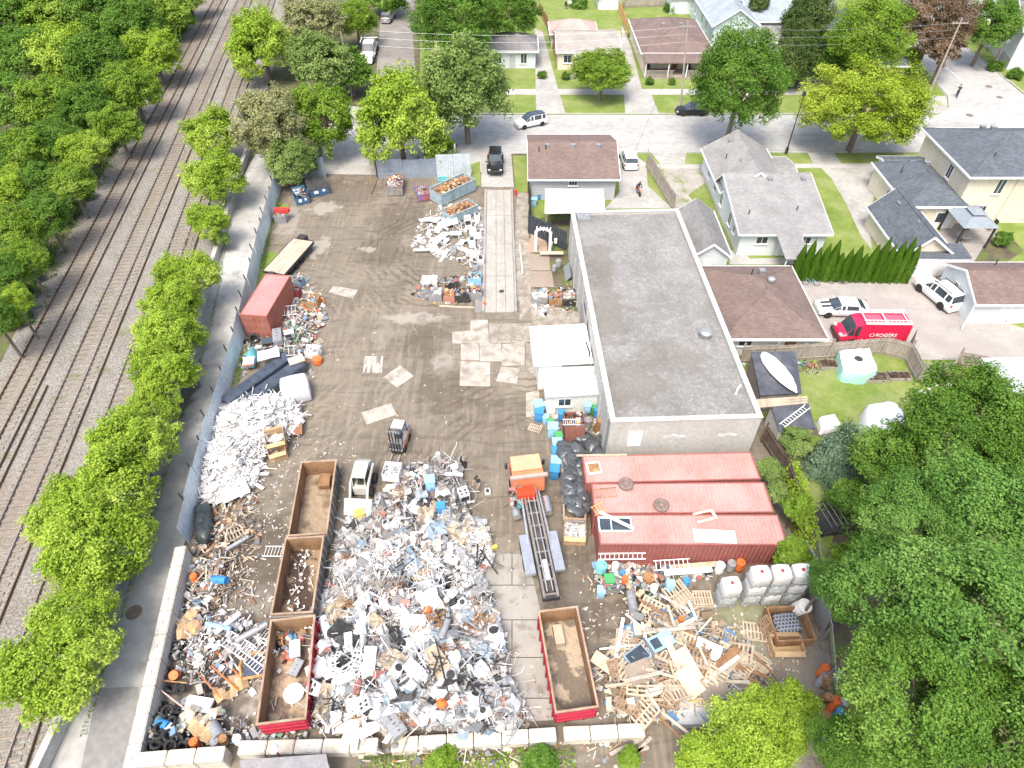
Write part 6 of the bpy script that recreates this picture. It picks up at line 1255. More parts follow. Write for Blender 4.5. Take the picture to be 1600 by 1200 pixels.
NM={'fr':'white refrigerator','wa':'white washing machine','wg':'grey washing machine','tk':'grey water heater tank','tw':'white water heater tank','pw':'bent white metal panel','pg':'bent grey metal panel','pt':'tan curved sheet','fc':'grey filing cabinet','fw':'white drawer cabinet','ac':'grey air conditioner unit','st':'white cooking stove','rk':'white wire rack','tv':'black television','ch':'black chair','mi':'white microwave oven','pc':'black computer case','lg':'long narrow white panel'}
def put(k,px,py,rz,tilt=(0,0),s=None,label=None,dz=0,base=None,lm=LMK):
    return PR[k].put(at(px,py,dz)+Vector((0,0,.03)),rz,label or lab(base or NM[k],px,py,lm),tilt,s)
for a in (('fr',578,1040,.05,(0,.12),None,'tall white refrigerator lying on its back in the heap'),('tk',568,995,.1,(.2,.1),None,'grey upright-looking water tank left of the heap centre'),('tw',510,985,.5,(0,.2),(1.25,1.25,1.25),'white round-ended tank beside the red-sided bin'),
 ('pt',688,1040,-.9,(.2,.1),None,'tan-edged white curved sheet on the right of the heap'),('fc',612,1132,.75,(0,.1),(1.3,1.5,1.2),'black and white cabinet lying diagonally at the front of the heap'),
 ('fr',648,1050,.9,(.1,0),(1,.7,.8),'short white refrigerator turned diagonally near the heap centre'),('fc',700,812,.1,(0,0),(1.2,1.2,1.1),'grey steel cabinet on the far right of the heap'),('wa',762,770,.1,(0,0),(.6,.7,.3),'small white box alone on the soil beside the person in black'),
 ('pw',545,1125,.3,(0,.3),(1.2,1.5,1),'big folded white panel at the front left of the heap'),('pw',662,985,1.1,(.2,.3),(1,1,1),'yellow-edged white panel in the heap centre'),('st',725,780,.4,(0,0),None,'white stove standing at the far edge of the heap'),
 ('tk',752,1000,-.6,(.1,0),(.8,1,.8),'silver tank at the right edge of the heap by the concrete pad'),('fw',768,1003,.1,(0,.1),None,'white cabinet at the right edge of the heap by the concrete pad'),
 ('ac',705,1060,.3,(.1,0),None,'grey air conditioner with blue-grey sides in the right of the heap')): put(a[0],a[1],a[2],a[3],a[4],a[5],a[6])
rn=random.Random(77); cnt=0
zones=[((505,1140),(990,1135),['pw','pw','mi','fw','pg','mi','lg','pg','fr','rk','pc','tw','pc','st','lg','pw','mi','ch','tv','pg','rk','lg','wa','fc'],120)]
g_=0
while cnt<185 and g_<4000:
    g_+=1; x,y=rn.uniform(500,800),rn.uniform(730,1140)
    if not inpoly(x,y,CH_): continue
    if 530<x<640 and 860<y<950 and rn.random()<.7: continue
    k=rn.choice(zones[0][2]); put(k,x,y,rn.uniform(0,6.28),(rn.gauss(0,.35),rn.gauss(0,.35)),(rn.uniform(.45,.8) if y<960 else rn.uniform(.7,1.25))*(1 if k not in('fr',) else .8),dz=rn.uniform(-.15,.05)); cnt+=1
LM2=[('the cardboard box',432,690),('the corrugated fence',325,700),('the dark lockers',410,610),('the mauve board',367,767),('the white wrapped bale',465,608)]
for i in range(26):
    while 1:
        x,y=rn.uniform(325,465),rn.uniform(625,785)
        if inpoly(x,y,WP): break
    put(rn.choice(['lg','lg','pw','lg','rk','pg']),x,y,rn.uniform(-.6,.9),(rn.gauss(0,.2),rn.gauss(0,.25)),rn.uniform(.7,1.2),base='white siding piece' if i%2 else 'white frame piece',lm=LM2)
put('pw',367,768,.55,(.05,.05),(1.25,1.7,1),'mauve-grey board lying at the near end of the white heap',.25)
# ---- rolloff bins
def mixp(c): return M('bin_paint_'+str(int(c[0]*1000)),c,tuple(x*.7 for x in c),1.5,.6,c3=tuple(x*.85 for x in c),bump=.1)
RI=M('bin_inside_rust',(.3,.18,.095),(.17,.09,.05),.9,.85,c3=(.25,.15,.08),bump=.2); RF=M('bin_floor',(.26,.2,.135),(.13,.09,.06),.7,.9,c3=(.32,.25,.17))
RR=M('bin_rim',(.38,.28,.2),(.26,.17,.11),1.5,.8)
def rolloff(label,TL,TR_,BR,BL,zt,outm,nrib=8,floorm=RF,ribm=None,H_=1.65,name='rolloff_bin'):
    c=[G(*p,zt) for p in(TL,TR_,BR,BL)]; cen=sum(c,Vector())/4; ax=((c[0]+c[1])/2-(c[2]+c[3])/2); L_=ax.length; W_=((c[1]-c[0]).length+(c[2]-c[3]).length)/2; rz=math.atan2(ax.y,ax.x)
    t=E(name,label,'skip bin',(cen.x,cen.y,.03),rz); z0=zt-H_; z0=.18; t1=.06; l,w=L_/2,W_/2
    MB().box(-l,l,-w,w,z0,z0+.08).build('floor',floorm,t)
    for s in(-1,1):
        MB().box(-l,l,*sorted((s*w,s*(w-t1))),z0+.083,zt-.05).build('side_wall',outm,t); MB().box(-l+t1,l-t1,*sorted((s*(w-t1-.003),s*(w-t1-.013))),z0+.085,zt-.06).build('lining',RI,t)
        MB().box(-l,l,*sorted((s*(w+.04),s*(w-t1-.02))),zt-.048,zt+.05).build('top_rail',RR,t)
        for k in range(nrib): x=-l+(k+.5)*2*l/nrib; MB().box(x-.05,x+.05,*sorted((s*(w+.002),s*(w+.1))),z0,zt-.06).build('rib',ribm or outm,t)
    for s in(-1,1):
        MB().box(*sorted((s*l,s*(l-t1))),-w+t1+.002,w-t1-.002,z0+.083,zt-.05).build('end_wall' if s>0 else 'tailgate',outm,t); MB().box(*sorted((s*(l-t1-.003),s*(l-t1-.013))),-w+t1+.02,w-t1-.02,z0+.085,zt-.06).build('lining',RI,t)
        MB().box(*sorted((s*(l+.04),s*(l-t1-.02))),-w-.04,w+.04,zt-.047,zt+.052).build('top_rail',RR,t)
        for z in(.45,.95,1.4): 
            if z<zt-.1: MB().box(*sorted((s*(l+.002),s*(l+.09))),-w+.08,w-.08,z,z+.12).build('crossbar',outm,t)
    for y in(-.5,.5): MB().box(-l,l,y-.06,y+.06,0,z0-.002).build('skid_rail',DARK,t)
    for x in(-l+.5,l-.5):
        for s in(-1,1): MB().lathe([(.12,-.08),(.12,.08)],10,M=Matrix.Translation((x,s*(w-.2),.12))@Matrix.Rotation(R(90),4,'X')).build('roller',DARK,t)
    return t,l,w
BG=mixp((.17,.15,.14)); BRD=mixp((.42,.03,.06)); BMIX=mixp((.3,.28,.26))
t1_,l,w=rolloff('empty brown roll-off bin farthest from the camera, beside the white loader',(473,721),(524,721),(512,836),(449,836),1.75,BMIX,9,ribm=BG)
MB().cb((l-.9,-.3,.5),(1.1,.8,.5)).build('inner_step',RI,t1_)
t2_,l,w=rolloff('middle roll-off bin with white litter over its dark floor',(447,840),(506,840),(488,959),(424,959),1.75,BMIX,9,ribm=BG,floorm=M('bin_floor_dark',(.07,.045,.035),(.26,.19,.12),.5,.9,lo=.5,hi=.56))
t3_,l,w=rolloff('roll-off bin with crimson outer side and rubbish inside, nearest the front left',(427,966),(489,966),(480,1128),(399,1128),1.8,BRD,8,floorm=M('bin_floor_wet',(.4,.3,.2),(.14,.09,.07),.6,.6,lo=.45,hi=.58))
t4_,l,w=rolloff('roll-off bin with crimson side standing below the orange-cab truck',(841,954),(902,950),(935,1106),(868,1113),1.8,BRD,8,floorm=M('bin_floor_patch',(.16,.13,.1),(.36,.29,.21),.7,.9,lo=.5,hi=.56))
MB().cb((l-1.1,.1,.55),(1.2,.55,.55)).build('inner_step',M('step_tan',(.45,.37,.27)),t4_)
def litter(name,label,px,py,z,n,size,mat,seed,rx,ry,kinds=dict(sheet=4,lump=2,curve=2,bar=2)):
    rn=random.Random(seed); mb=MB(); ks=[k for k,w in kinds.items() for _ in range(w)]; c=G(px,py,z)
    for _ in range(n): piece(mb,rn.choice(ks),Vector((rn.uniform(-rx,rx),rn.uniform(-ry,ry),rn.uniform(0,.15))),rn.uniform(*size),rn,.3)
    o=mb.build(name,mat); o.location=c; return tag(o,label,kind='stuff')
litter('litter','white litter in the middle bin',472,905,.35,90,(.05,.3),pal_w,3,.7,2.2); litter('litter','dark rubbish in the crimson-sided front bin',452,1005,.4,70,(.2,.55),pal_m,4,.8,1.2); litter('litter','chips in the front bin',440,1090,.33,25,(.05,.3),pal_b,5,.8,1.6)
mi_=PR['fr'].put(G(462,1015,.75),.2,'white panelled box on top of the rubbish inside the crimson-sided front bin',(.1,0),(.9,.6,.4)); PR['fc'].put(G(463,1045,.5),-.3,'dark plastic box inside the crimson-sided front bin',(0,.2),(.9,.8,.8))
t=E('satellite_dish','white oval dish lying in the crimson-sided front bin','dish',G(460,1085,.45)); MB().lathe([(0,0),(.35,.06),(.55,.16),(.58,.2),(.53,.2),(.3,.1),(0,.05)],20).build('dish',APW,t); MB().tube([(0,0,.05),(.3,.1,.5)],.02).build('arm',STEEL,t)
# ---- containers
RC=M('container_red',(.31,.11,.095),(.25,.085,.075),.5,.6,c3=(.28,.1,.085)); RCT=M('container_roof',(.42,.245,.22),(.36,.2,.178),.45,.6,c3=(.4,.225,.2),bump=.05); topmix(RCT,noisefac(1.3,.62,.74,detail=6,amt=.6),(.28,.15,.1)); topmix(RCT,noisefac(.35,.45,.65,detail=6,amt=.6,seed=12),(.48,.31,.285)); topmix(RC,noisefac(1.6,.6,.75,detail=6,amt=.5,stretch=(1,1,.3)),(.25,.1,.06))
RC2=M('container_rust',(.3,.1,.07),(.36,.14,.1),.7,.7); RCT2=M('container_roof_dull',(.36,.19,.18),(.41,.23,.22),.5,.7)
def container(label,c,rz,L_,W_,Hh,side,top,doors=1,open_left=False,logo=False):
    t=E('shipping_container',label,'shipping container',(c.x,c.y,.03),rz); l,w=L_/2,W_/2; p=.28
    for s in(-1,1):
        vs=[];n=int(L_/p*4)
        for i in range(n+1): x=-l+.1+(L_-.2)*i/n; o=(0,.045,.045,0)[i%4]; vs+=[(x,s*(w-.01-o),.17),(x,s*(w-.01-o),Hh-.1)]
        MB().add(vs,[((2*i,2*i+2,2*i+3,2*i+1) if s<0 else (2*i+1,2*i+3,2*i+2,2*i)) for i in range(n)]).build('side_wall',side,t); MB().box(-l+.1,l-.1,*sorted((s*w,s*(w-.09))),Hh-.1,Hh-.01).build('top_rail',side,t); MB().box(-l+.1,l-.1,*sorted((s*w,s*(w-.09))),.02,.17).build('bottom_rail',side,t)
        for e in(-1,1): MB().box(*sorted((e*l,e*(l-.1))),*sorted((s*w,s*(w-.1))),0,Hh).build('corner_post',side,t)
    vs=[]; n=int((L_-.2)/.26*4)
    for i in range(n+1): x=-l+.1+(L_-.2)*i/n; o=(0,.014,.014,0)[i%4]; vs+=[(x,-w+.09,Hh-.04+o),(x,w-.09,Hh-.04+o)]
    MB().add(vs,[(2*i,2*i+2,2*i+3,2*i+1) for i in range(n)]).build('roof',top,t)
    MB().box(-l+.1,l-.1,-w+.1,w-.1,.05,.14).build('floor',WOODB,t)
    for e in(-1,1): MB().box(*sorted((e*l,e*(l-.1))),-w+.1,w-.1,Hh-.12,Hh-.005).build('header',side,t)
    for s in(-1,1):
        d=MB().box(l-.06,l-.01,*sorted((s*.01,s*(w-.11))),.1,Hh-.13).build('door',side,t)
        for y in(.3,.75): MB().tube([(l+.02,s*y,.12),(l+.02,s*y,Hh-.15)],.02,6).build('lock_rod',STEEL,d)
        for z in(.5,1.3,2.0): MB().box(l-.012,l+.012,*sorted((s*.06,s*(w-.18))),z,z+.34).build('door_panel',side,d)
    MB().box(-l+.03,-l+.07,-w+.1,w-.1,.1,Hh-.12).build('end_wall',side,t)
    return t
def rect(TL,TR_,BR,BL,z):
    c=[G(*p,z) for p in(TL,TR_,BR,BL)]; cen=sum(c,Vector())/4; a=((c[1]+c[2])/2-(c[0]+c[3])/2); b=((c[0]+c[1])/2-(c[2]+c[3])/2); return cen,math.atan2(a.y,a.x),a.length,b.length
cn=[]
for lb,q in (('front red shipping container, nearest the camera, with white panel and window on top',((932,803),(1219,804),(1227,852),(937,852))),('middle red shipping container of the row of three, with two wheels on top',((922,756),(1195,752),(1209,802),(930,803))),('far red shipping container of the row of three, touching the warehouse front',((907,713),(1174,705),(1189,750),(917,755)))):
    c,rz,a,b=rect(*q,2.6); cn.append(container(lb,c,rz,a-.02,b-.06,2.6,RC,RCT))
c,rz,a,b=rect((407,424),(446,428),(427,498),(380,496),2.6); container('rusty red container with pink roof beside the corrugated fence',c,rz-R(90),6.1,2.45,2.6,RC2,RCT2)
def flat(name,label,px,py,z,l,w,h,rz,mat,cat,tilt=(0,0)):
    o=MB().box(-l/2,l/2,-w/2,w/2,0,h).build(name,mat); o.location=G(px,py,z); o.rotation_euler=(tilt[0],tilt[1],rz); return tag(o,label,cat)
t=E('panel_stack','pair of white panels lying on the front red container','panel',G(1115,838,2.64),R(-3)); MB().box(-1.3,1.3,-.5,.42,0,.12).build('panel',WHITE,t); MB().box(-1.22,1.36,-.55,.36,.125,.2).build('panel',WHITE,t)
t=E('window_frame','pale green window frame lying on the left end of the front red container','window frame',G(961,820,2.64)); mb=MB(); [mb.box(*a) for a in((-1.1,1.1,-.55,-.45,0,.1),(-1.1,1.1,.45,.55,0,.1),(-1.1,-1,-.45,.45,0,.1),(1,1.1,-.45,.45,0,.1),(-.3,-.22,-.45,.45,0,.08))]; mb.build('frame',M('pale_green_paint',(.6,.68,.64)),t); MB().box(-1,1,-.45,.45,.01,.03).build('pane',GLASS,t); MB().cb((.1,.25,.16),(2.5,.22,.05),rz=-.55).build('trim_board',WHITE,t)
t=E('window_frame','cream-framed rusty window on the left end of the far red container','window frame',G(928,732,2.64),.15); mb=MB(); [mb.box(*a) for a in((-.5,.5,-.5,-.4,0,.12),(-.5,.5,.4,.5,0,.12),(-.5,-.4,-.4,.4,0,.12),(.4,.5,-.4,.4,0,.12))]; mb.build('frame',APW,t); MB().box(-.4,.4,-.4,.4,.01,.04).build('backing',RUST,t)
t=E('u_bracket','cream U-shaped plastic frame on the front red container','frame',G(1101,807,2.66),.25); mb=MB(); [mb.box(*a) for a in((-.7,.7,.25,.38,0,.08),(-.7,.5,-.38,-.25,0,.08),(.55,.75,-.38,.25,0,.08))]; mb.build('frame',M('cream_plastic',(.7,.66,.5)),t)
flat('timber','pale timber lying along the far edge of the far red container',940,712,2.62,3.6,.14,.1,R(1),WOODP,'timber')
# loose wheels on the containers
def loosewheel(px,py,z,label,r=.52,rim=M('rim_pink',(.45,.22,.2))):
    t=E('wheel',label,'wheel',G(px,py,z)); MB().lathe([(r*.45,0),(r*.85,0),(r,.07),(r,.2),(r*.85,.27),(r*.5,.25),(r*.45,.18)],22).build('tyre',M('dusty_rubber',(.16,.12,.1),(.22,.17,.15)),t); MB().lathe([(r*.45,.05),(r*.45,.14),(r*.15,.16),(r*.12,.2),(0,.2)],16).build('rim',rim,t)
loosewheel(978,758,2.64,'loose wheel lying at the seam of the far and middle red containers'); loosewheel(1033,791,2.64,'loose wheel lying alone on the middle red container')
# rusty grating
t=mk('rusty_grating','grating',rackf(RUST,1.6,.7,9)).put(G(946,770,2.64),.1,'rusty grating at the left end of the middle red container',(0,0)); t=mk('rusty_basket','basket',rackf(M('yellow_paint',(.62,.48,.12)),1.0,.6,4)).put(G(936,795,2.66),.5,'yellow painted frame at the left end of the middle container',(.2,0))
# ---- flatbed trailer
c,rz,a,b=rect((452,372),(486,377),(449,430),(416,423),.95); t=E('flatbed_trailer','flatbed trailer with worn plywood deck beyond the rusty red container','trailer',(c.x,c.y,.03),rz-R(90)+R(180)); L_=b; 
DK=M('ply_deck',(.45,.4,.31),(.36,.31,.24),.9,.8); topmix(DK,noisefac(1.2,.55,.66,stretch=(.4,3,1),world=False,amt=.9),(.3,.25,.2))
MB().box(-L_/2,L_/2,-1.15,1.15,.82,.92).build('deck',DK,t); mb=MB(); mb.box(-L_/2-.06,L_/2+.06,-1.22,-1.155,.66,.94); mb.box(-L_/2-.06,L_/2+.06,1.155,1.22,.66,.94); mb.box(-L_/2-.06,-L_/2-.002,-1.155,1.155,.66,.94); mb.box(L_/2+.002,L_/2+.06,-1.155,1.155,.66,.94); mb.build('frame',DARK,t)
for x in(-1.6,-.6,.5):
    for s in(-1,1): wheel(t,x,s*1.05,.38,.24)
MB().tube([(-L_/2,.5,.7),(-L_/2-1.4,0,.6),(-L_/2,-.5,.7)],.06).build('drawbar',DARK,t); MB().cb((-L_/2-.5,0,.85),(.8,.6,.5)).build('toolbox',DARK,t); MB().cb((L_/2+.4,.3,.8),(.7,.9,.6)).build('headboard_box',DARK,t)
# ---- dark lockers and bale
NV=M('dark_navy_metal',(.06,.075,.1),(.1,.12,.15),.8,.35,.3)
A_,B_,C_,D_=[G(*p,.95) for p in((343,620),(443,547),(481,569),(372,645))]
for i,(f0,f1,l_) in enumerate(((0,.47,'long dark navy steel locker lying next to the corrugated fence'),(.5,1,'long dark navy steel locker lying next to the white wrapped bale'))):
    p0=A_.lerp(D_,f0); p1=A_.lerp(D_,f1); q0=B_.lerp(C_,f0); q1=B_.lerp(C_,f1); cen=(p0+p1+q0+q1)/4; ax=(q0+q1-p0-p1)/2; t=E('steel_locker',l_,'locker',(cen.x,cen.y,.03),math.atan2(ax.y,ax.x)); L_=ax.length; w=(p1-p0).length*.9
    MB().box(-L_/2,L_/2,-w/2,w/2,0,.86).build('body',NV,t); n=4
    for k in range(n): d=MB().box(-L_/2+k*L_/n+.04,-L_/2+(k+1)*L_/n-.04,-w/2+.05,w/2-.05,.863,.9).build('door',NV,t); MB().cb((-L_/2+(k+.5)*L_/n,.1,.915),(.2,.06,.03)).build('handle',DARK,d)
def rbox(mb,w,d,h,c=(0,0,0),b=.15,n=5):
    prof=((1-b*.6,0),(1,b*.6),(1,.5),(1,1-b),(1-b*.35,1-b*.3),(1-b,1)); vs=[];N_=20
    for s_,z in prof:
        for k in range(N_): a=2*math.pi*(k+.5)/N_; ca,sa=math.cos(a),math.sin(a); m=max(abs(ca),abs(sa)); e=.28; X=ca/(m**(1-e)) ; Y=sa/(m**(1-e)); vs.append((c[0]+X*w/2*s_,c[1]+Y*d/2*s_,c[2]+z*h))
    fs=[(i*N_+k,i*N_+(k+1)%N_,(i+1)*N_+(k+1)%N_,(i+1)*N_+k) for i in range(len(prof)-1) for k in range(N_)]+[tuple(range(N_))[::-1],tuple((len(prof)-1)*N_+k for k in range(N_))]
    return mb.add(vs,fs)
o=smooth(rbox(MB(),2.3,2.3,1.5,b=.2).build('wrapped_bale',M('plastic_wrap',(.76,.74,.77),(.66,.63,.68),1.2,.35,bump=.5)),50); o.location=G(465,618,.03); o.rotation_euler[2]=.35; tag(o,'big bale wrapped in white plastic beside the dark lockers','bale')
# ---- ibc totes
TNK=M('tote_plastic',(.8,.8,.78),(.74,.75,.72),.9,.45); TNG=M('tote_plastic_grey',(.5,.53,.53),(.42,.45,.44),.9,.5)
def tote(m):
    def f(t):
        smooth(rbox(MB(),1.12,.94,.95,(0,0,.16),b=.12).build('tank',m,t),40); c=MB().lathe([(.11,1.1),(.11,1.15),(0,1.16)],14).build('cap',M('tote_cap_red',(.5,.05,.05)),t); mb=MB(); b=.006
        for z in(.2,.42,.64,.86,1.08): mb.tube([(-.58,-.49,z),(.58,-.49,z),(.58,.49,z),(-.58,.49,z),(-.58,-.49,z)],b,4,False)
        for x in(-.58,-.29,0,.29,.58):
            for y in(-.49,.49): mb.tube([(x,y,.16),(x,y,1.08)],b,4,False)
        for y in(-.25,0,.25):
            for x in(-.58,.58): mb.tube([(x,y,.16),(x,y,1.08)],b,4,False)
        mb.build('cage',STEEL,t); mb=MB(); mb.box(-.6,.6,-.5,.5,.11,.15); [mb.box(x-.08,x+.08,-.5,.5,0,.108) for x in(-.5,0,.5)]; mb.build('pallet_base',STEEL,t)
        MB().box(-.18,.18,-.51,-.5,.5,.75).build('label_plate',M('plate_grey',(.6,.6,.58)),t)
    return f
TP=mk('plastic_tote','tote',tote(TNK)); TP2=mk('plastic_tote','tote',tote(TNG))
r0=G(1157,948); rz=ang((1157,948),(1245,944))[0]; ux=Vector((math.cos(rz),math.sin(rz),0)); uy=Vector((-ux.y,ux.x,0))
CN=['left','middle','right']
for i in range(3):
    for j in range(3):
        p=r0+ux*(.6+i*1.27)+uy*.5; (TP if j==2 or (i+j)%2 else TP2).put((p.x,p.y,.03+j*1.17),rz+(.02*((i*7+j)%3-1)),f"{['bottom','second-level','topmost'][j]} caged plastic tote of the {CN[i]} stack in the row of three",group='caged plastic totes')
p=G(1133,950)+Vector((0,.5,0)); TP2.put((p.x,p.y,.03),rz,'lower caged plastic tote of the separate stack left of the row',group='caged plastic totes'); TP.put((p.x+.03,p.y,1.2),rz+.05,'upper caged plastic tote of the separate stack left of the row, with round cap',group='caged plastic totes')
def drum(m,r=.29,h=.88,lid=None):
    def f(t): smooth(MB().lathe([(r*.95,0),(r,.02),(r,h*.32),(r*1.04,h*.33),(r*1.04,h*.35),(r,h*.36),(r,h*.65),(r*1.04,h*.66),(r*1.04,h*.68),(r,h*.69),(r,h),(r*.93,h),(r*.93,h-.03),(0,h-.03)],20).build('shell',m,t),40); MB().lathe([(.04,0),(.04,.03),(0,.03)],8,(r*.5,0,h-.03)).build('bung',lid or DARK,t)
    return f
BLU=M('blue_plastic',(.06,.27,.55),(.05,.21,.45),2,.4); LBL=M('light_blue_plastic',(.3,.55,.72),(.24,.47,.65),2,.4); ORG=M('orange_plastic',(.7,.17,.04),(.6,.13,.03),2,.5); GRN=M('green_plastic',(.08,.35,.12),(.06,.28,.1),2,.5); TEA=M('teal_plastic',(.2,.55,.56),(.16,.46,.48),2,.45); YEL=M('yellow_plastic',(.72,.55,.12),(.62,.46,.1),2,.5)
DR={k:mk('drum','drum',drum(m)) for k,m in dict(w=TNK,b=BLU,g=AGR,o=ORG,r=RUST,t=TEA).items()}
def putd(k,px,py,label,z=.03,tilt=(0,0),s=None,pile=False,rz=0): 
    p=at(px,py) if pile else G(px,py,z); p.z=max(p.z,z); return DR[k].put(p,rz,label,tilt,s)
putd('w',1122,893,'white drum standing behind the left tote stack'); putd('g',1139,890,'grey-blue drum standing behind the tote stacks'); putd('o',1153,889,'drum with bright orange lid behind the tote stacks'); putd('w',1243,953,'cut white plastic tub at the right end of the totes',tilt=(.25,.1),s=1.5)
putd('t',548,970,'teal barrel lying on the left part of the central heap',pile=True,tilt=(1.45,0),rz=-1.0,s=(1,1,1.4)); putd('b',247,1130,'bright blue plastic barrel by the tyres',pile=True,tilt=(1.3,.2),rz=1.2,s=.95); putd('b',330,905,'blue barrel lying beside the orange canister',pile=True,tilt=(1.4,0),rz=1.4,s=(.9,.9,1.3)); putd('o',307,908,'orange canister against the block wall beside the blue barrel',pile=True,s=.8)
putd('o',277,1052,'orange bag-like drum among the upper tyres',pile=True,tilt=(.5,.2),s=.9); putd('o',308,1165,'orange drum against the front wall',pile=True,s=.8); putd('g',340,1165,'grey drum against the front wall by the orange drum',pile=True,s=.8); putd('r',353,1160,'rust-orange drum at the front wall right of the grey drum',pile=True,s=.8); putd('w',375,1160,'white drum at the front wall, rightmost of the drums',pile=True,s=.8)
putd('g',332,1132,'dark grey drum lying by the torn cardboard',pile=True,tilt=(1.4,.3),rz=.7,s=1.1)
# ---- pallets and wood
def pallet(m,n=7,l=1.2,w=1.0):
    def f(t):
        for y in(-w/2+.05,0,w/2-.05): MB().box(-l/2,l/2,y-.045,y+.045,.02,.11).build('stringer',m,t)
        for k in range(n): x=-l/2+.05+k*(l-.1)/(n-1); MB().box(x-.045,x+.045,-w/2,w/2,.112,.132).build('deck_board',m,t)
        for k in range(3): x=-l/2+.06+k*(l-.12)/2; MB().box(x-.05,x+.05,-w/2,w/2,-.002,.018).build('bottom_board',m,t)
    return f
PP={'p':mk('pallet','pallet',pallet(WOODP)),'g':mk('pallet','pallet',pallet(M('weathered_pallet',(.5,.42,.32),(.36,.3,.23),2,.85))),'b':mk('pallet','pallet',pallet(M('brown_pallet',(.33,.22,.14),(.24,.16,.1),2,.85)))}
LM3=[('the plastic totes',1170,935),('the light blue cabinet',1032,1008),('the round-holed machine',1003,970),('the black plaid mattress',1225,975),('the brown box',1228,1005),('the white slatted rack',1145,1090),('the crimson-sided bin',920,1060),('the cream board stack',1072,1050),('the long ladders',1050,885),('the lime-green tree',1180,1130),('the white beam',980,1010)]
for a in (('p',1097,940,0,(0,0),1.05,.03,'lowest pallet of the neat stack left of the totes'),('p',1098,938,.05,(0,0),1.05,.18,'second pallet of the neat stack left of the totes'),('p',1097,935,.0,(0,0),1.05,.33,'top pallet of the neat stack left of the totes'),
  ('p',1058,928,.6,(.15,.2),1.5,.5,'large pale pallet tilted over the far side of the wood pile'),('g',1068,945,.55,(.1,.1),1.3,.3,'worn pallet half under the large tilted one'),('p',1020,955,-.5,(.25,.1),1.5,.6,'long pale pallet sloping down beside the round-holed machine'),('p',1035,968,-.5,(.2,.1),1.3,.4,'pale pallet just below the long sloping one'),
  ('p',1027,1100,.1,(-.15,0),2.0,.5,'big open-slatted pale pallet at the front of the wood pile'),('p',1065,1095,.05,(-.15,0),1.6,.5,'big open-slatted pallet right of the one at the front of the pile'),('g',1042,1050,-.9,(.2,.1),1.4,.6,'dusty pallet turned on edge near the middle of the wood pile'),('g',1131,1000,-.5,(.1,0),1.1,.2,'grey pallet lying just above the pile centre by the boards'),
  ('g',1178,988,-.15,(.05,0),1.25,.05,'pale grey pallet with blue-ended boards'),('b',1197,980,.3,(0,-1.2),1.1,.55,'grey-brown pallet standing on edge by the dark boxes'),('b',1213,1015,.1,(0,0),1.0,.03,'brown pallet under the brown box'),('p',1165,1040,-.9,(.1,.2),1.2,.4,'pale pallet tilted at the right of the wood pile'),
  ('g',368,832,.6,(.1,.1),1.25,.25,'broken pallet in the brown scrap below the white heap'),('p',465,437,.35,(.1,0),.85,.5,'small pale pallet beside the rusty red container'),('g',495,535,.8,(0,.1),.9,.03,'broken pallet with legs beside the lockers')): PP[a[0]].put(G(a[1],a[2],a[6]),a[3],a[7],a[4],(a[5]*.95,a[5]*.95,1))
for i in range(36):
    x,y=rn.uniform(955,1190),rn.uniform(985,1125); PP[rn.choice('ppgb')].put(at(x,y,rn.uniform(0,.25)),rn.uniform(0,6.28),lab(rn.choice(['broken pallet','tilted pallet','loose pallet']),x,y,LM3),(rn.gauss(0,.22),rn.gauss(0,.22)),rn.uniform(1.0,1.4))
PK=[WOODP,WOODG,WOODB,M('cream_board',(.55,.49,.38),(.47,.41,.31),2,.7),WHITE]
pkm=[MB().box(-.5,.5,-.07,.07,0,.035).build('plank',m) for m in PK]; PKP=[Proto(tag(o,'x','plank')) for o in pkm]
for i in range(38):
    x,y=rn.uniform(945,1200),rn.uniform(940,1125)
    if y<990 and x>1085: x-=90
    w=rn.uniform(.8,2.6); PKP[rn.choice([0,0,3,1,2,3,4] if i>3 else [0,1,2,3,4])].put(at(x,y,rn.uniform(.1,.5)),rn.uniform(-1.3,1.3),'loose plank in the right-hand wood pile' ,(rn.gauss(0,.1),rn.gauss(0,.18)),(w*1.3,rn.uniform(.7,1.6),1.2),group='loose planks of the wood pile')
for i in range(30):
    x,y=at(0,0).x if 0 else rn.uniform(308,400),rn.uniform(790,960); PKP[rn.choice([0,1,2,3])].put(at(x,y,rn.uniform(.05,.3)),rn.uniform(-1.5,1.5),'short broken plank in the brown scrap below the white heap',(rn.gauss(0,.2),rn.gauss(0,.3)),(rn.uniform(.5,1.1),.6,1),group='broken planks in the brown scrap')
BD=M('cream_ply',(.54,.48,.37),(.45,.39,.29),1,.7)
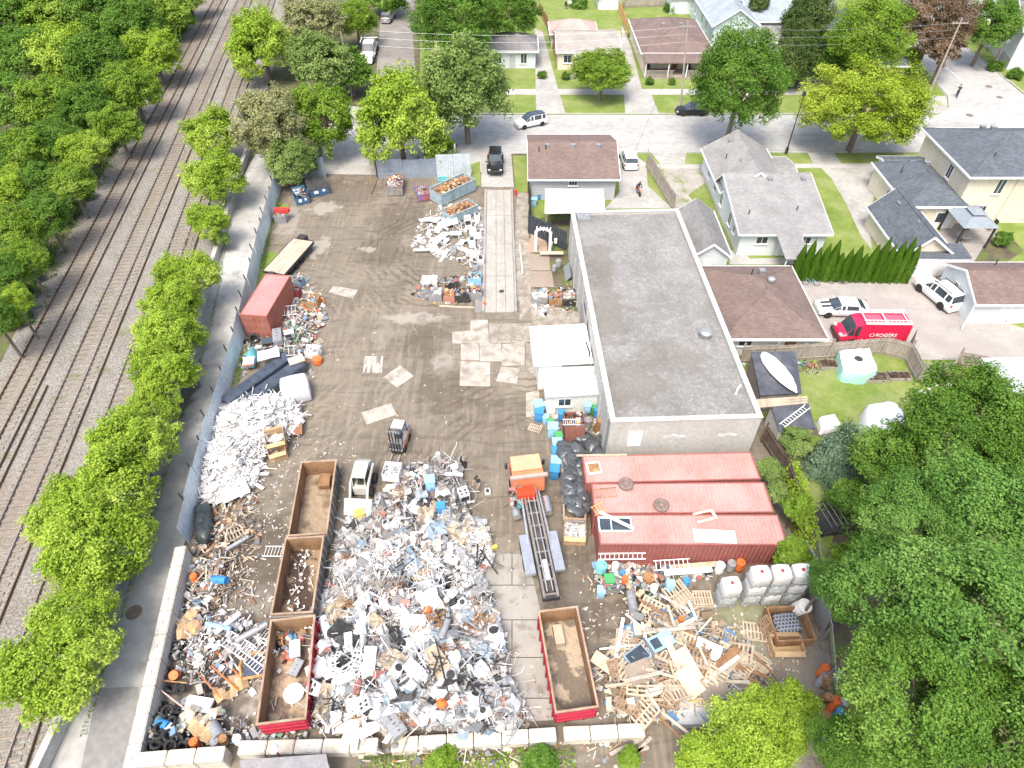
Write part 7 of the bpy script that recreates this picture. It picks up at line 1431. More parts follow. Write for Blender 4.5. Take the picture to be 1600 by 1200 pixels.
for i,(x,y,l,w,rz,ti,lb,m) in enumerate(((1072,1040,1.9,1.1,-1.15,(.1,.15),'cream board stack lying steeply in the middle of the wood pile',BD),(1078,1065,1.6,1.0,-1.0,(.15,.2),'cream board leaning below the board stack',BD),(1055,1030,2.6,.4,-1.3,(.1,.1),'long cream board left of the board stack',BD),(1107,1015,1.5,1.0,-.4,(.05,.1),'white board on the right part of the wood pile',APW),(1115,1075,1.6,1.4,.2,(0,0),'tan plywood sheet low in the wood pile',PW),(945,1037,1.6,.8,-.6,(0,.1),'tan cardboard sheet at the left of the wood pile',BD),(1000,1050,1.5,1.2,.4,(.1,.1),'brown board with rounded edge left in the wood pile',PW),
   (1140,1045,3.2,.3,.75,(0,.1),'long pale timber slanting up across the wood pile',WOODP),(1128,1035,3.0,.5,.65,(0,.1),'long brown timber slanting up across the wood pile',WOODB),(975,1010,3.0,.1,.12,(0,.0),'white beam lying on the soil at the left of the wood pile',WHITE),(1010,1000,.12,2.2,.1,(0,0),'short white upright beam crossing the long white one',WHITE),(1060,1093,3.6,.14,.02,(0,0),'long pale timber along the front of the wood pile',WOODP),(1110,1092,2.4,.08,.15,(0,0),'thin yellow bar at the front of the wood pile',YEL),(1040,1072,3.4,.12,0,(0,0),'pale lath laid over the big front pallets',WOODP),(1185,1030,2.6,.12,-.9,(0,0),'brown lath sticking out at the right of the wood pile',WOODB))):
    p=at(x,y,.35); o=MB().box(-l/2,l/2,-w/2,w/2,0,.05).build('board',m); o.location=p; o.rotation_euler=(ti[0],ti[1],rz); tag(o,lb,'board')
t=mk('slatted_rack','rack',rackf(APW,1.9,1.1,11)).put(at(1145,1088,.3),-.75,'white slatted rack near the lime-green tree',(.15,.1))
ladder(G(972,869,1.4),R(1),3.1,'white ladder leaning along the side of the front red container',tilt=(R(60),0)); ladder(G(1050,882,.9),R(4),2.4,'wide-rung white ladder on top of the planks beside the totes',tilt=(R(25),0),w=.6)
for i,(x,y,l,m,lb) in enumerate(((1075,893,3.2,M('pale_green_paint',(.6,.68,.64)),'pale green board under the wide ladder'),(1085,884,3.4,WOODP,'pale brown timber beside the totes under the ladder'))): flat('board',lb,x,y,.5,l,.35,.08,R(5),m,'board',(R(15),0))
# front-load items among pallets
t=E('cabinet','light blue cabinet with glass top in the wood pile','cabinet',at(1030,1010,.1),.45); MB().box(-.75,.75,-.45,.45,0,.75).build('body',AGR,t); MB().box(-.75,.75,-.45,.45,.755,.8).build('top',LBL,t); MB().box(-.6,.6,-.47,-.455,.1,.6).build('door',DARK,t); MB().box(-.65,-.1,-.3,.3,.805,.82).build('pane',GLASS,t)
t=E('cabinet','blue-grey flattened cabinet left of the light blue one','cabinet',at(995,1028,.1),.6); MB().box(-.7,.7,-.5,.5,0,.3).build('body',M('slate_blue',(.25,.33,.4),(.2,.27,.33)),t); MB().box(-.6,.6,-.4,.4,.303,.33).build('lid',GLASS,t)
t=E('dryer','cream machine with large round hole beside the upper pallets','machine',G(1000,975,.05),.05); MB().box(-.55,.55,-.9,.6,0,.55).build('body',M('cream_metal',(.6,.56,.46)),t); MB().lathe([(.42,.55),(.42,.66),(.34,.66),(.3,.58),(0,.58)],22,(0.05,.15,0)).build('drum_opening',DARK,t)
t=E('mattress','black plaid cushion in the dark crate right of the pallets','cushion',G(1228,975,.3),.1); smooth(rbox(MB(),1.6,1.3,.35,b=.3).build('cushion',bricks('plaid_cloth',(.06,.07,.1),(.09,.1,.13),(.35,.38,.42),.22,.22,mort=.02),t),60)
t=E('open_crate','dark open crate behind the plaid cushion','crate',G(1230,985,.03),.05)
for y in(-1.0,1.1): MB().box(-1.1,1.1,y-.05,y+.05,0,.9).build('side_board',WOODB,t)
for x in(-1.15,1.15): MB().box(x-.05,x+.05,-1,1.1,0,.9).build('end_board',WOODB,t)
def openbox(name,label,px,py,z,l,w,h,rz,mat,inner=None,cat='box',flaps=False,tilt=(0,0),thick=.03):
    t=E(name,label,cat,G(px,py,z),rz); t.rotation_euler=(tilt[0],tilt[1],rz)
    MB().box(-l/2,l/2,-w/2,w/2,0,.04).build('base',mat,t)
    for s in(-1,1): MB().box(-l/2,l/2,*sorted((s*w/2,s*(w/2-thick))),.042,h).build('side_wall',mat,t); MB().box(*sorted((s*l/2,s*(l/2-thick))),-w/2+thick+.002,w/2-thick-.002,.042,h).build('end_wall',mat,t)
    if flaps:
        for s in(-1,1): MB().cb((0,s*(w/2+.13),h-.06),(l*.95,.3,.012),rx=-s*.5).build('flap',mat,t)
    if inner:
        mb=MB(); r_=random.Random(hash_(label)); 
        for _ in range(int(l*w*26)+14): piece(mb,r_.choice(['box','lump','sheet','curve','pipe','bar']),Vector((r_.uniform(-l/2+.1,l/2-.1),r_.uniform(-w/2+.1,w/2-.1),h*r_.uniform(.6,1.02))),r_.uniform(.15,.45),r_,.5)
        mb.box(-l/2+.04,l/2-.04,-w/2+.04,w/2-.04,.05,h*.6); tag(mb.build('contents',inner,t),kind='stuff')
    return t
CB=M('cardboard',(.5,.35,.2),(.42,.29,.16),1.2,.85)
openbox('cardboard_box','open brown box on the brown pallet at the right',1226,1012,.15,1.9,1.0,.6,.0,CB,flaps=True)
openbox('cardboard_box','large open cardboard box at the edge of the white heap',433,692,.45,1.4,1.3,1.0,.35,CB,flaps=True,tilt=(.15,0)); openbox('cardboard_box','second cardboard box standing in front of the large open one',436,713,.03,1.3,.9,.9,.4,CB,flaps=True)
t=flat('wooden_sheet','rust-brown sheet with blue edge behind the cardboard boxes',456,672,.6,1.6,.9,.08,R(8),M('rust_brown_sheet',(.28,.13,.07)),'sheet',(.4,0))
# torn cardboard
for x,y,l,w,rz,lb in ((362,1075,1.9,1.0,.6,'crumpled tan cardboard by the red-railed frame'),(290,1125,1.6,.8,1.2,'torn cream cardboard on the tyre pile'),(318,1140,1.5,.8,-.6,'torn cardboard sheet at the front left corner'),(298,985,1.4,1.0,.3,'creased brown cardboard against the block wall'),(297,965,1.5,.7,1.0,'orange-brown sheet of cardboard by the block wall'),(330,1120,1.2,.5,.5,'yellow-cream folded card by the puddle')):
    mb=MB(); n=5; vs=[]; r_=random.Random(int(x)); 
    for i in range(n+1):
        for j in range(3): vs.append((-l/2+l*i/n+r_.uniform(-.05,.05),-w/2+w*j/2+r_.uniform(-.12,.12),.1+.18*math.sin(i*1.9+j)+r_.uniform(0,.08)))
    mb.add(vs,[(i*3+j,(i+1)*3+j,(i+1)*3+j+1,i*3+j+1) for i in range(n) for j in range(2)]); o=mb.build('cardboard',CB if 'cream' not in lb else BD); o.location=at(x,y,.15); o.rotation_euler[2]=rz; tag(o,lb,'cardboard')
# ---- tyres
def tyrem(r=.33,w=.2):
    mb=MB(); mb.lathe([(r*.6,.02),(r*.85,0),(r,.05),(r,w-.05),(r*.85,w),(r*.6,w-.02),(r*.58,w*.7),(r*.72,w*.5),(r*.58,w*.3),(r*.6,.02)],20); o=mb.build('tyre',RUBBER); return smooth(o,50)
TYP=Proto(tag(tyrem(),'x','tyre'))
TL_=[(277,1010,0),(268,1028,0),(285,1026,.15),(262,1053,0),(268,1062,.1),(268,1078,0),(276,1076,.2),(284,1078,.35),(252,1105,0),(262,1112,.1),(283,1112,0),(274,1120,.1),(270,1128,.2),(240,1152,0),(250,1150,.2),(262,1150,.1),(276,1155,.1),(244,1166,.3),(255,1168,.1),(266,1165,.35),(285,1166,.2),(232,1170,0),(294,1160,.05),(248,1140,.1),(425,1012,.2),(435,1008,.3),(320,795,.1)]
for i,(x,y,z) in enumerate(TL_):
    TYP.put(at(x,y,z),rn.uniform(0,6),'black tyre piled in the front left corner of the yard' if i<24 else ('black tyre among the white racks beside the front left bin' if i<26 else 'black tyre at the foot of the corrugated fence'),(rn.gauss(0,.45),rn.gauss(0,.45)),rn.uniform(.9,1.15),group='tyres in the front left corner' if i<24 else None)
# black tarp mass by the fence, red-rail frame, racks
t=tarp('black_tarpaulin','crumpled black tarpaulin against the corrugated fence above the block wall',[(308,795),(332,790),(338,830),(328,855),(308,850)],.9,M('black_plastic',(.018,.022,.025),(.05,.065,.065),1.2,.35),9,zb=.03)
for k,(x,y,rz,s,lb) in enumerate(((400,1015,-.55,1.7,'long white wire rack in the scrap left of the front bin'),(370,1008,-.5,1.5,'white wire rack left of the longest one'),(412,990,-.3,1.2,'short white rack beside the steel pipe'),(395,1030,-.6,1.4,'white rack nearest the front bin'),(435,862,0,1.3,'grey comb-like rack lying left of the brown bins'))): PR['rk'].put(at(x,y,.3),rz,lb,(rn.gauss(0,.15),rn.gauss(0,.15)),s)
for x,y,rz,l,r_,m,lb in ((357,975,.85,1.7,.16,APW,'white pipe lying at an angle on the white racks'),(395,990,.6,2.0,.2,AGR,'grey round duct lying right of the white pipe'),(658,392,.05,1.6,.13,APW,'white pipe lying at the tip of the scrap by the weigh lane'),(342,980,-.2,1.6,.14,LBL,'blue-banded white cylinder beside the white pipe'),(695,985,1.3,1.2,.2,AGR,'grey duct piece in the middle of the heap'),(372,850,.7,1.6,.14,AGR,'dull grey trough in the brown scrap'),(905,765,1.5,.1,.1,AGR,None)):
    if lb is None: continue
    t=mk('pipe','pipe',tank(r_,l,m)).put(at(x,y,.35),rz-R(90),lb,(0,0))
t=E('rail_frame','rusty frame with orange rails around a dark pit near the front left bin','frame',G(345,1058,.05),R(-38)); 
for y in(-.7,.7): MB().box(-1.3,1.3,y-.03,y+.03,.35,.42).build('rail',ORG,t)
for x in(-.7,.1,.9): MB().box(x-.02,x+.02,-.67,.67,.3,.34).build('crossbar',STEEL,t)
MB().box(-1.1,1.1,-.6,.6,0,.25).build('box',M('dark_pit',(.05,.035,.03)),t)
for p,q,lb,m in (((243,1072),(303,1118),'long pinkish pole lying across the tyres',M('pink_pole',(.6,.42,.36))),((252,1063),(292,1067),'rusty pole beside the upper tyres',RUST),((330,1040),(372,1078),'orange rail beside the dark pit',ORG)): 
    a,b=at(*p,.5),at(*q,.4); o=MB().tube([Vector((0,0,0)),b-a],.045,6).build('pole',m); o.location=a; tag(o,lb,'pole')
o=MB().box(-.75,.75,-.4,.4,0,.22).build('foam_block',WHITE); o.location=at(312,1102,.1); o.rotation_euler[2]=-.15; tag(o,'white foam block between the tyres and the puddle','foam block')
for x,y,w,rz,lb in((392,1085,1.2,.2,0),(0,0,0,0,0)): pass
# sofa frame lower left (wood arc)
t=E('armchair','tan wooden armchair with dark seat left of the crimson bin','armchair',G(402,1045,.03),.2); MB().box(-.6,.6,-.55,.55,.25,.45).build('seat',M('dark_blue_cloth',(.06,.07,.11),(.1,.11,.16)),t)
for s,n_ in((-1,'armrest'),(1,'armrest')): MB().tube([(-.6,s*.65,.5),(-.1,s*.72,.62),(.6,s*.65,.5)],.09,6).build(n_,M('tan_wood',(.42,.27,.12)),t)
MB().tube([(-.7,-.6,.6),(-.8,0,.75),(-.7,.6,.6)],.09,6).build('backrest',MC['tan_wood'],t)
# ---- open-topped scrap troughs and dumpsters near the top
PB=mixp((.33,.43,.46)); 
def trough(label,TL,TR_,BR,BL,zt,outm,fill,nrib=5,name='scrap_trough'):
    c,rz,a,b=rect(TL,TR_,BR,BL,zt); t=E(name,label,'skip bin',(c.x,c.y,.03),rz); l,w=a/2,b/2
    MB().box(-l+.05,l-.05,-w+.05,w-.05,.1,.18).build('floor',RUST,t)
    for s in(-1,1):
        MB().box(-l,l,*sorted((s*w,s*(w-.05))),.1,zt-.03).build('side_wall',outm,t); MB().box(-l,l,*sorted((s*(w+.05),s*(w-.07))),zt-.028,zt+.04).build('top_rail',outm,t); MB().box(*sorted((s*l,s*(l-.05))),-w+.052,w-.052,.1,zt-.03).build('end_wall',outm,t)
        for k in range(nrib): x=-l+(k+.5)*2*l/nrib; MB().box(x-.04,x+.04,*sorted((s*(w+.002),s*(w+.06))),.1,zt-.05).build('rib',outm,t)
    if fill:
        mb=MB(); r_=random.Random(hash_(label)); mb.box(-l+.06,l-.06,-w+.06,w-.06,.2,zt*.75)
        for _ in range(int(l*w*80)): x_=r_.uniform(-l+.2,l-.2); y_=r_.uniform(-w+.2,w-.2); piece(mb,r_.choice(['sheet','bar','lump','box','curve']),Vector((x_,y_,zt*.78+.5*(1-(x_/l)**2)*(1-(y_/w)**2)*r_.uniform(.5,1))),r_.uniform(.15,.5),r_,.4)
        tag(mb.build('contents',fill,t),kind='stuff')
    return t
pal_r=palette('scrap_rust',[(.35,.16,.07),(.42,.22,.1),(.28,.12,.06),(.5,.32,.17),(.24,.13,.09),(.45,.36,.2),(.3,.22,.16)],.85)
trough('long pale blue steel trough heaped with rusty scrap near the gate',(670,294),(726,270),(742,280),(689,306),1.5,PB,pal_r); trough('lower pale blue trough full of orange-brown scrap',(688,328),(735,310),(745,321),(706,338),1.1,PB,pal_r,4)
trough('pale grey bin heaped with metal under the big yellow-green tree',(602,272),(629,272),(630,292),(605,293),1.2,BMIX,pal_m,3); trough('small blue and red bin with black scrap beside the long blue trough',(648,292),(667,290),(670,302),(652,306),.9,M('blue_red_bin',(.1,.2,.42),(.4,.1,.09),.5,.6),pal_m,2)
trough('light blue tub behind the long blue trough',(684,277),(698,276),(699,282),(685,283),1.0,TEA,None,2)
def dumpster(label,TL,TR_,BR,BL,lid=True):
    c,rz,a,b=rect(TL,TR_,BR,BL,1.35); t=E('dumpster',label,'dumpster',(c.x,c.y,.05),rz); l,w=a/2,b/2; m=M('dumpster_blue',(.06,.16,.28),(.09,.2,.33),1,.5)
    MB().add([(-l,-w*.8,0),(l,-w*.8,0),(l,w,0),(-l,w,0),(-l,-w,1.0),(l,-w,1.0),(l,w,1.35),(-l,w,1.35)],[(3,2,1,0),(0,1,5,4),(1,2,6,5),(2,3,7,6),(3,0,4,7)]+([(4,5,6,7)] if lid else [])).build('body',m,t)
    if lid:
        for s in(-1,1): MB().slab([((-l-.03) if s<0 else .02,-w-.05,1.05),(-.02 if s<0 else l+.03,-w-.05,1.05),(-.02 if s<0 else l+.03,w+.02,1.42),((-l-.03) if s<0 else .02,w+.02,1.42)],.04).build('lid',DARK,t)
    else:
        mb=MB(); r_=random.Random(3)
        for _ in range(40): piece(mb,r_.choice(['box','lump','sheet']),Vector((r_.uniform(-l+.2,l-.2),r_.uniform(-w+.2,w-.2),r_.uniform(.9,1.3))),r_.uniform(.25,.5),r_)
        tag(mb.build('contents',pal_v,t),kind='stuff')
    for s in(-1,1): MB().box(*sorted((s*l,s*(l+.08))),-w*.3,w*.3,.55,.7).build('fork_pocket',m,t)
    MB().box(-l*.6,-l*.15,-w*.93-.06,-w*.93-.03,.45,.8).build('notice',WHITE,t); MB().box(l*.3,l*.6,-w*.93-.06,-w*.93-.03,.55,.85).build('notice',WHITE,t); return t
dumpster('blue dumpster with two black lids against the short blue fence',(475,281),(506,275),(511,288),(484,295)); dumpster('blue dumpster full of bags, left of the lidded one',(455,293),(474,290),(482,302),(460,308),False)
openbox('metal_crate','grey steel crate with red top at the upper left by the fence',441,345,.03,1.3,1.1,.9,.0,AGR,pal_v,'crate'); o=MB().box(-.8,.8,-.3,.3,0,.4).build('red_box',M('red_paint',(.6,.05,.04))); o.location=G(441,331,.95); tag(o,'red box with white top on the steel crate','box')
# ---- cages of machine scrap beside the weigh lane
for i,(x,y,w,h,m,f,lb) in enumerate(((668,462,1.3,.9,AGR,pal_m,'leftmost grey crate of the row beside the weigh lane'),(682,466,1.3,.9,AGR,pal_w,'second grey crate of the row, heaped with white pipes'),(703,468,1.2,.8,M('rust_pink_crate',(.45,.22,.17)),pal_r,'small rusty pink crate in the row'),(722,468,1.4,.9,DARK,pal_m,'dark crate with tangled motors in the row'),(742,464,1.5,1.0,AGR,pal_m,'rightmost grey crate of the row beside the weigh lane'),(742,440,1.3,.8,LBL,pal_v,'light blue crate behind the rightmost grey one'),(706,446,1.3,.7,DARK,pal_m,'dark crate in the back row of the cages'),(672,446,1.5,.8,APW,pal_w,'slatted white crate in the back row of the cages'))): openbox('metal_crate',lb,x,y,.03,w,1.1,h,rn.uniform(-.1,.1),m,f,'crate')
flat('timber','pale timber laid in front of the row of crates',714,480,.03,3.4,.12,.1,R(-4),BD,'timber'); putd('o',757,478,'small orange drum at the end of the row of crates',s=.5)
LM4=[('the lower blue trough',718,325),('the weigh lane',765,390),('the white pipe',658,392),('the light blue crate',742,440)]
for k,x,y,rz,s in (('fw',738,365,.1,1.1),('st',733,352,0,1),('wa',738,385,.1,1),('fr',738,400,1.5,.7),('wa',748,372,.1,.9),('pw',690,372,.8,1.3),('pw',672,345,-.4,1.4),('tw',713,368,1.4,1),('fc',708,395,.2,1),('pw',700,350,.2,1.5),('pg',720,340,.5,1.2),('rk',690,395,1.0,1.3),('lg',695,400,1.2,1.0),('wa',750,412,.1,1),('lg',680,385,1.9,1.2),('mi',718,408,.3,1),('ac',742,422,.1,.9),('wa',745,345,.1,.9)): put(k,x,y,rz,(rn.gauss(0,.15),rn.gauss(0,.15)),s,lm=LM4)
# clutter along the red container
for x,y,w,d,h,m,f,lb in ((489,478,1.5,1.3,1.0,M('basket_brown',(.4,.25,.12)),pal_m,'brown crate heaped with metal parts, ringed by an orange hoop'),(462,462,1.1,.8,.8,M('dark_red_crate',(.3,.05,.05)),pal_v,'dark red crate beside the container'),(464,447,1.4,.9,.9,M('slate_blue',(1,1,1)),pal_v,'blue-grey crate beside the container'),(491,555,1.2,1.0,.8,APW,pal_w,'white crate of bottles beside the lockers'),(465,500,1.2,.8,.5,M('mauve_crate',(.4,.17,.2)),pal_v,'mauve crate below the white lattice')): openbox('crate',lb,x,y,.03,w,d,h,rn.uniform(-.2,.2),m,f,'crate')
o=MB().tube([(math.cos(a*.2)*.95,math.sin(a*.2)*.95,.55+.1*math.sin(a*.4)) for a in range(28)],.06,6).build('orange_hoop',ORG); o.location=G(492,482,.1); tag(o,'orange hoop around the brown crate of metal parts','hoop')
t=mk('lattice','lattice',rackf(APW,1.3,1.1,4)).put(G(453,485,.7),.2,'cream window lattice leaning beside the container',(.2,0)); putd('o',497,567,'terracotta round pot by the lockers',s=(1.4,1.4,.6)); 
t=E('jet_ski','teal and white small boat-like toy on the fence side of the lockers','boat toy',G(393,560,.4),R(100)); loft([[(x,-w,0),(x,-w,.3*h),(x,0,h),(x,w,.3*h),(x,w,0)] for x,w,h in((-1.2,.35,.3),(-.4,.5,.6),(.5,.45,.7),(1.3,.15,.3))],'hull',TEA,t); MB().cb((-.9,0,.55),(.9,.9,.12)).build('deck',WHITE,t); MB().cb((-1.3,0,.5),(.3,.8,.15)).build('bumper',M('coral_paint',(.7,.2,.15)),t)
put('tv',420,538,.2,(-1.3,0),label='black television lying in front of the rusty container',dz=.3); put('mi',453,525,.3,label='white box beside the front of the rusty container',dz=.4,s=1.6); put('fc',435,530,.3,label='grey-green cabinet in front of the rusty container',dz=.3); put('pw',420,555,.3,label='white panel in front of the rusty container',dz=.4)
o=tyrem(.5,.3); o.location=G(397,530,.2); o.rotation_euler=(.5,.3,0); tag(o,'big dark tyre with red hub in front of the rusty container','tyre')
for x,y,rz,l,lb in((478,516,1.2,1.4,'pale plank standing by the crates'),(487,520,.6,1.2,'broken pale wooden frame below the brown crate')): flat('plank',lb,x,y,.2,l,.14,.08,rz,WOODP,'plank',(0,.3))
flat('wooden_hatch','cream wooden panel lying at the near end of the far locker',463,563,1.0,1.3,.9,.1,.5,BD,'panel'); t=mk('stool_frame','frame',rackf(APW,.9,.9,2)).put(G(455,548,1.1),.3,'white open frame on the locker end',(.4,.2))
# ---- bins beside the annex
def bin_(m):
    def f(t): smooth(rbox(MB(),.62,.62,.9,b=.05).build('body',m,t),40); MB().box(-.34,.34,-.34,.34,.91,.98).build('lid',m,t); MB().tube([(-.25,.36,.9),(.25,.36,.9)],.03).build('handle',DARK,t)
    return f
BI={k:mk('plastic_bin','bin',bin_(m)) for k,m in dict(b=BLU,l=LBL,w=TNK,g=GRN).items()}
for k,x,y,z,s,lb in (('l',841,645,.03,1.2,'light blue bin standing at the corner of the annex'),('b',842,655,.03,1.1,'mid-blue bin below the light blue one at the annex corner'),('w',859,647,.03,1.2,'white bin beside the blue bins at the annex corner'),('l',852,660,.03,.8,'small pale blue bin between white bin and grey pallet'),('g',860,667,.03,.8,'small green bin behind the blue bin row'),('l',863,680,.03,1.2,'light blue bin at the far end of the row along the bag trailer'),('g',872,690,.1,.9,'green-lidded box in the blue bin row'),('l',870,704,.03,1.15,'light blue crate in the row along the bag trailer'),('b',869,717,.03,1.15,'mid-blue crate in the row along the bag trailer'),('l',868,732,.03,1.15,'pale blue crate near the end of the row along the bag trailer'),('b',866,745,.03,1.1,'dark blue crate at the near end of the row along the bag trailer'),('l',918,642,.8,.8,'blue bin beside the annex window'),('g',926,645,.2,.9,'green bin by the warehouse wall'),('b',933,650,.2,.9,'blue bin by the warehouse wall'),('b',877,655,.2,.9,'blue bin in front of the annex'),('l',834,322,.03,1.0,'blue bin in the dark fenced nook'),('b',842,312,.03,.8,'dark blue bin in the dark fenced nook'),('l',938,930,.03,.8,'light blue bin at the left of the garden rubbish'),('g',950,915,.03,1.0,'green bin in the shopping cart'),('l',1045,920,.5,.8,'light blue bin behind the upper pallets')): BI[k].put(G(x,y,z),rn.uniform(-.3,.3),lb,s=s)
PP['g'].put(G(836,670,.03),-.4,'small dark grey pallet lying left of the blue bins',(0,0),(.85,.7,1))
openbox('rack_cage','tall cage with rusty frame and stacked frames on top, in front of the annex',895,680,.03,1.5,1.5,1.9,R(4),M('red_brown_frame',(.32,.14,.11),(.25,.1,.08)),pal_m,'cage'); put('rk',893,660,0,label='white lattice of frames on top of the rusty cage',dz=2.0,s=.9)
putd('g',917,668,'grey drum behind the rusty cage',s=1.1); putd('r',933,672,'rusty cylinder leaning on the warehouse wall',tilt=(.2,.1),s=(1.1,1.1,1.8))
# bag trailer
t,l,w=rolloff('long narrow open trailer heaped with black rubbish bags beside the blue bins',(880,697),(905,697),(918,812),(878,812),1.2,BMIX,8,H_=1.0,name='bag_trailer'); t['category']='trailer'
BGM=M('bag_black',(.045,.05,.055),(.1,.11,.115),2,.25,bump=.6,spec=.6)
def bagm(seed):
    r_=random.Random(seed); n=12; vs=[]; pr=((.28,0),(.48,.1),(.52,.25),(.42,.4),(.2,.5),(.06,.54),(.1,.62))
    for rr_,z in pr:
        for k in range(n): a=2*math.pi*k/n; q=rr_*(1+.14*math.sin(a*3+seed+z*6)+r_.uniform(-.07,.07)); vs.append((math.cos(a)*q,math.sin(a)*q,z*(1+r_.uniform(-.05,.05))))
    fs=[(i*n+k,i*n+(k+1)%n,(i+1)*n+(k+1)%n,(i+1)*n+k) for i in range(6) for k in range(n)]+[tuple(range(n))[::-1],tuple(6*n+k for k in range(n))]
    return smooth(MB().add(vs,fs).build('rubbish_bag',BGM),50)
BGP=[Proto(tag(bagm(s),'x','rubbish bag')) for s in(1,2,3)]
for i in range(26):
    f=i/25; x=883+f*12+((i*37)%3)*9+rn.uniform(-2,2); y=700+f*100+rn.uniform(-2,2); BGP[i%3].put(G(x,y,.85+rn.uniform(0,.35)),rn.uniform(0,6),'black rubbish bag heaped in the long trailer',(rn.gauss(0,.3),rn.gauss(0,.3)),(1.25,1.25,1.0),group='black bags in the long trailer')
for i,(x,y) in enumerate(((915,690),(925,700),(940,695),(952,706),(905,685),(935,712),(960,700),(948,690),(918,705))): BGP[i%3].put(G(x,y,.1+.4*(i%2)),rn.uniform(0,6),'black rubbish bag between the long trailer and the warehouse front',(rn.gauss(0,.3),rn.gauss(0,.3)),1.3,group='black bags by the warehouse front')
o=smooth(rbox(MB(),2.0,.9,.8,b=.25).build('sofa',M('maroon_cloth',(.22,.05,.06)))); o.location=G(976,710,.03); tag(o,'maroon sofa between the warehouse and the far container','sofa')
openbox('cardboard_box','open cardboard crate at the near end of the bag trailer',897,838,.03,1.5,1.4,1.0,R(-4),CB,pal_w,'box',flaps=True)
# arch, bench, pipes by the warehouse
t=E('white_arch','white decorative arch standing against the charcoal screen','arch',G(848,392,.03),R(-8)); 
for x in(-.75,.75): MB().box(x-.14,x+.14,-.2,.2,0,2.3).build('post',WHITE,t)
MB().tube([(-.75,0,2.2),(-.5,0,2.55),(0,0,2.7),(.5,0,2.55),(.75,0,2.2)],.13,8).build('arch_top',WHITE,t); mb=MB(); [mb.box(x-.05,x+.05,-.32,.32,2.6,2.72) for x in(-.7,-.35,0,.35,.7)]; mb.build('slat',WHITE,t)
flat('bench','white bench in front of the charcoal screen',862,396,.4,2.4,.45,.1,R(0),BD,'bench'); 
for i,(x,y,lb) in enumerate(((861,385,'white round planter by the white arch'),(870,372,'white planter fixed to the charcoal screen'),(868,380,'white bucket by the charcoal screen'))): putd('w',x,y,lb,z=.5 if i else .03,s=.6)
p=G(812,382,.2); q=G(817,428,.2); o=MB().tube([Vector(),q-p],.09,8).build('pipe',M('cream_pipe',(.68,.64,.54))); o.location=p; tag(o,'cream pipe lying along the weigh lane','pipe')
openbox('metal_crate','crate of light pipes at the foot of the warehouse wall',843,468,.03,1.5,1.3,.7,0,AGR,pal_w,'crate'); openbox('metal_crate','rusty crate of parts at the foot of the warehouse wall',868,470,.03,1.4,1.3,.7,0,RUST,pal_m,'crate'); put('wa',846,488,.6,(1.2,0),.8,'white box tipped over below the crate of light pipes'); flat('steel_plate','dark grey steel plate leaning on the warehouse wall',884,428,.03,1.4,2.4,.08,R(2),M('dark_plate',(.22,.24,.26)),'plate',(0,-.9)); openbox('crate','dark crate with bright odds and ends by the warehouse wall',888,470,.03,1.3,1.6,.8,0,DARK,pal_v,'crate'); putd('g',872,418,'grey-green drum by the steel plate'); putd('g',866,424,'slate drum beside the grey-green one',s=.8)
# shopping cart etc. by the front container
t=E('shopping_cart','shopping cart of wire mesh before the left end of the front container','shopping cart',G(955,925,.03),.1); mb=MB()
for z in(.45,.65,.85,1.0): mb.tube([(-.5,-.35,z),(.6,-.28,z),(.6,.28,z),(-.5,.35,z),(-.5,-.35,z)],.015,4,False)
for k in range(9): x=-.5+k*.137; mb.tube([(x,-.33,.45),(x,-.33,1)],.01,3); mb.tube([(x,.33,.45),(x,.33,1)],.01,3)
mb.build('basket',STEEL,t); MB().tube([(-.6,-.3,1.05),(-.6,.3,1.05)],.03).build('handle',M('red_paint',(1,0,0)),t)
for x,y in((-.4,-.25),(-.4,.25),(.5,-.2),(.5,.2)): MB().tube([(x,y,.45),(x,y,.1)],.02).build('leg',STEEL,t); MB().lathe([(.07,-.02),(.07,.02)],10,M=Matrix.Translation((x,y,.07))@Matrix.Rotation(R(90),4,'X')).build('wheel',RUBBER,t)
for k,x,y,s,lb in (('t',938,892,(1.3,1.3,.9),'teal round tub at the left end of the front container'),('o',975,910,.7,'orange tub in the garden rubbish'),('b',972,900,.6,'small blue drum in the garden rubbish'),('r',1012,908,(1.3,1.3,.6),'brown wide pot in the garden rubbish'),('w',960,890,.8,'cream drum in the garden rubbish'),('g',985,925,(1,1,1.6),'dark grey tube lying before the garden rubbish'),('w',1020,925,.8,'white bucket by the upper pallets'),('b',1070,915,.8,'blue drum behind the big tilted pallet'),('o',1062,972,.6,'orange bucket beside the upper pallets')): putd(k,x,y,lb,s=s,tilt=(0,0) if 'tube' not in lb else (1.4,0),pile=True)
for i,(x,y,k) in enumerate(((1292,1055,'o'),(1302,1075,'r'),(1310,1095,'g'),(1297,1090,'r'),(1307,1112,'o'),(1318,1120,'b'),(1290,1070,'g'),(1305,1060,'g'),(1315,1140,'r'),(1300,1125,'r'))): putd(k,x-12,y,['orange','rusty','grey','rusty','orange','blue','grey','grey','rusty','rusty'][i]+[' drum leaning among the gas-bottle-like pile at the right, uppermost',' cylinder at the right edge of the yard, upper left',' cylinder at the right yard edge, middle',' cylinder at the right yard edge, left of the middle one',' cylinder at the right yard edge, lower middle',' cylinder at the lowest end of the right row',' cylinder at the upper left of the right row',' cylinder at the upper right of the right row',' cylinder at the lowest right of the right row',' cylinder low in the right row'][i],tilt=(rn.gauss(0,.3),rn.gauss(0,.3)),s=(.8,.8,1.3))
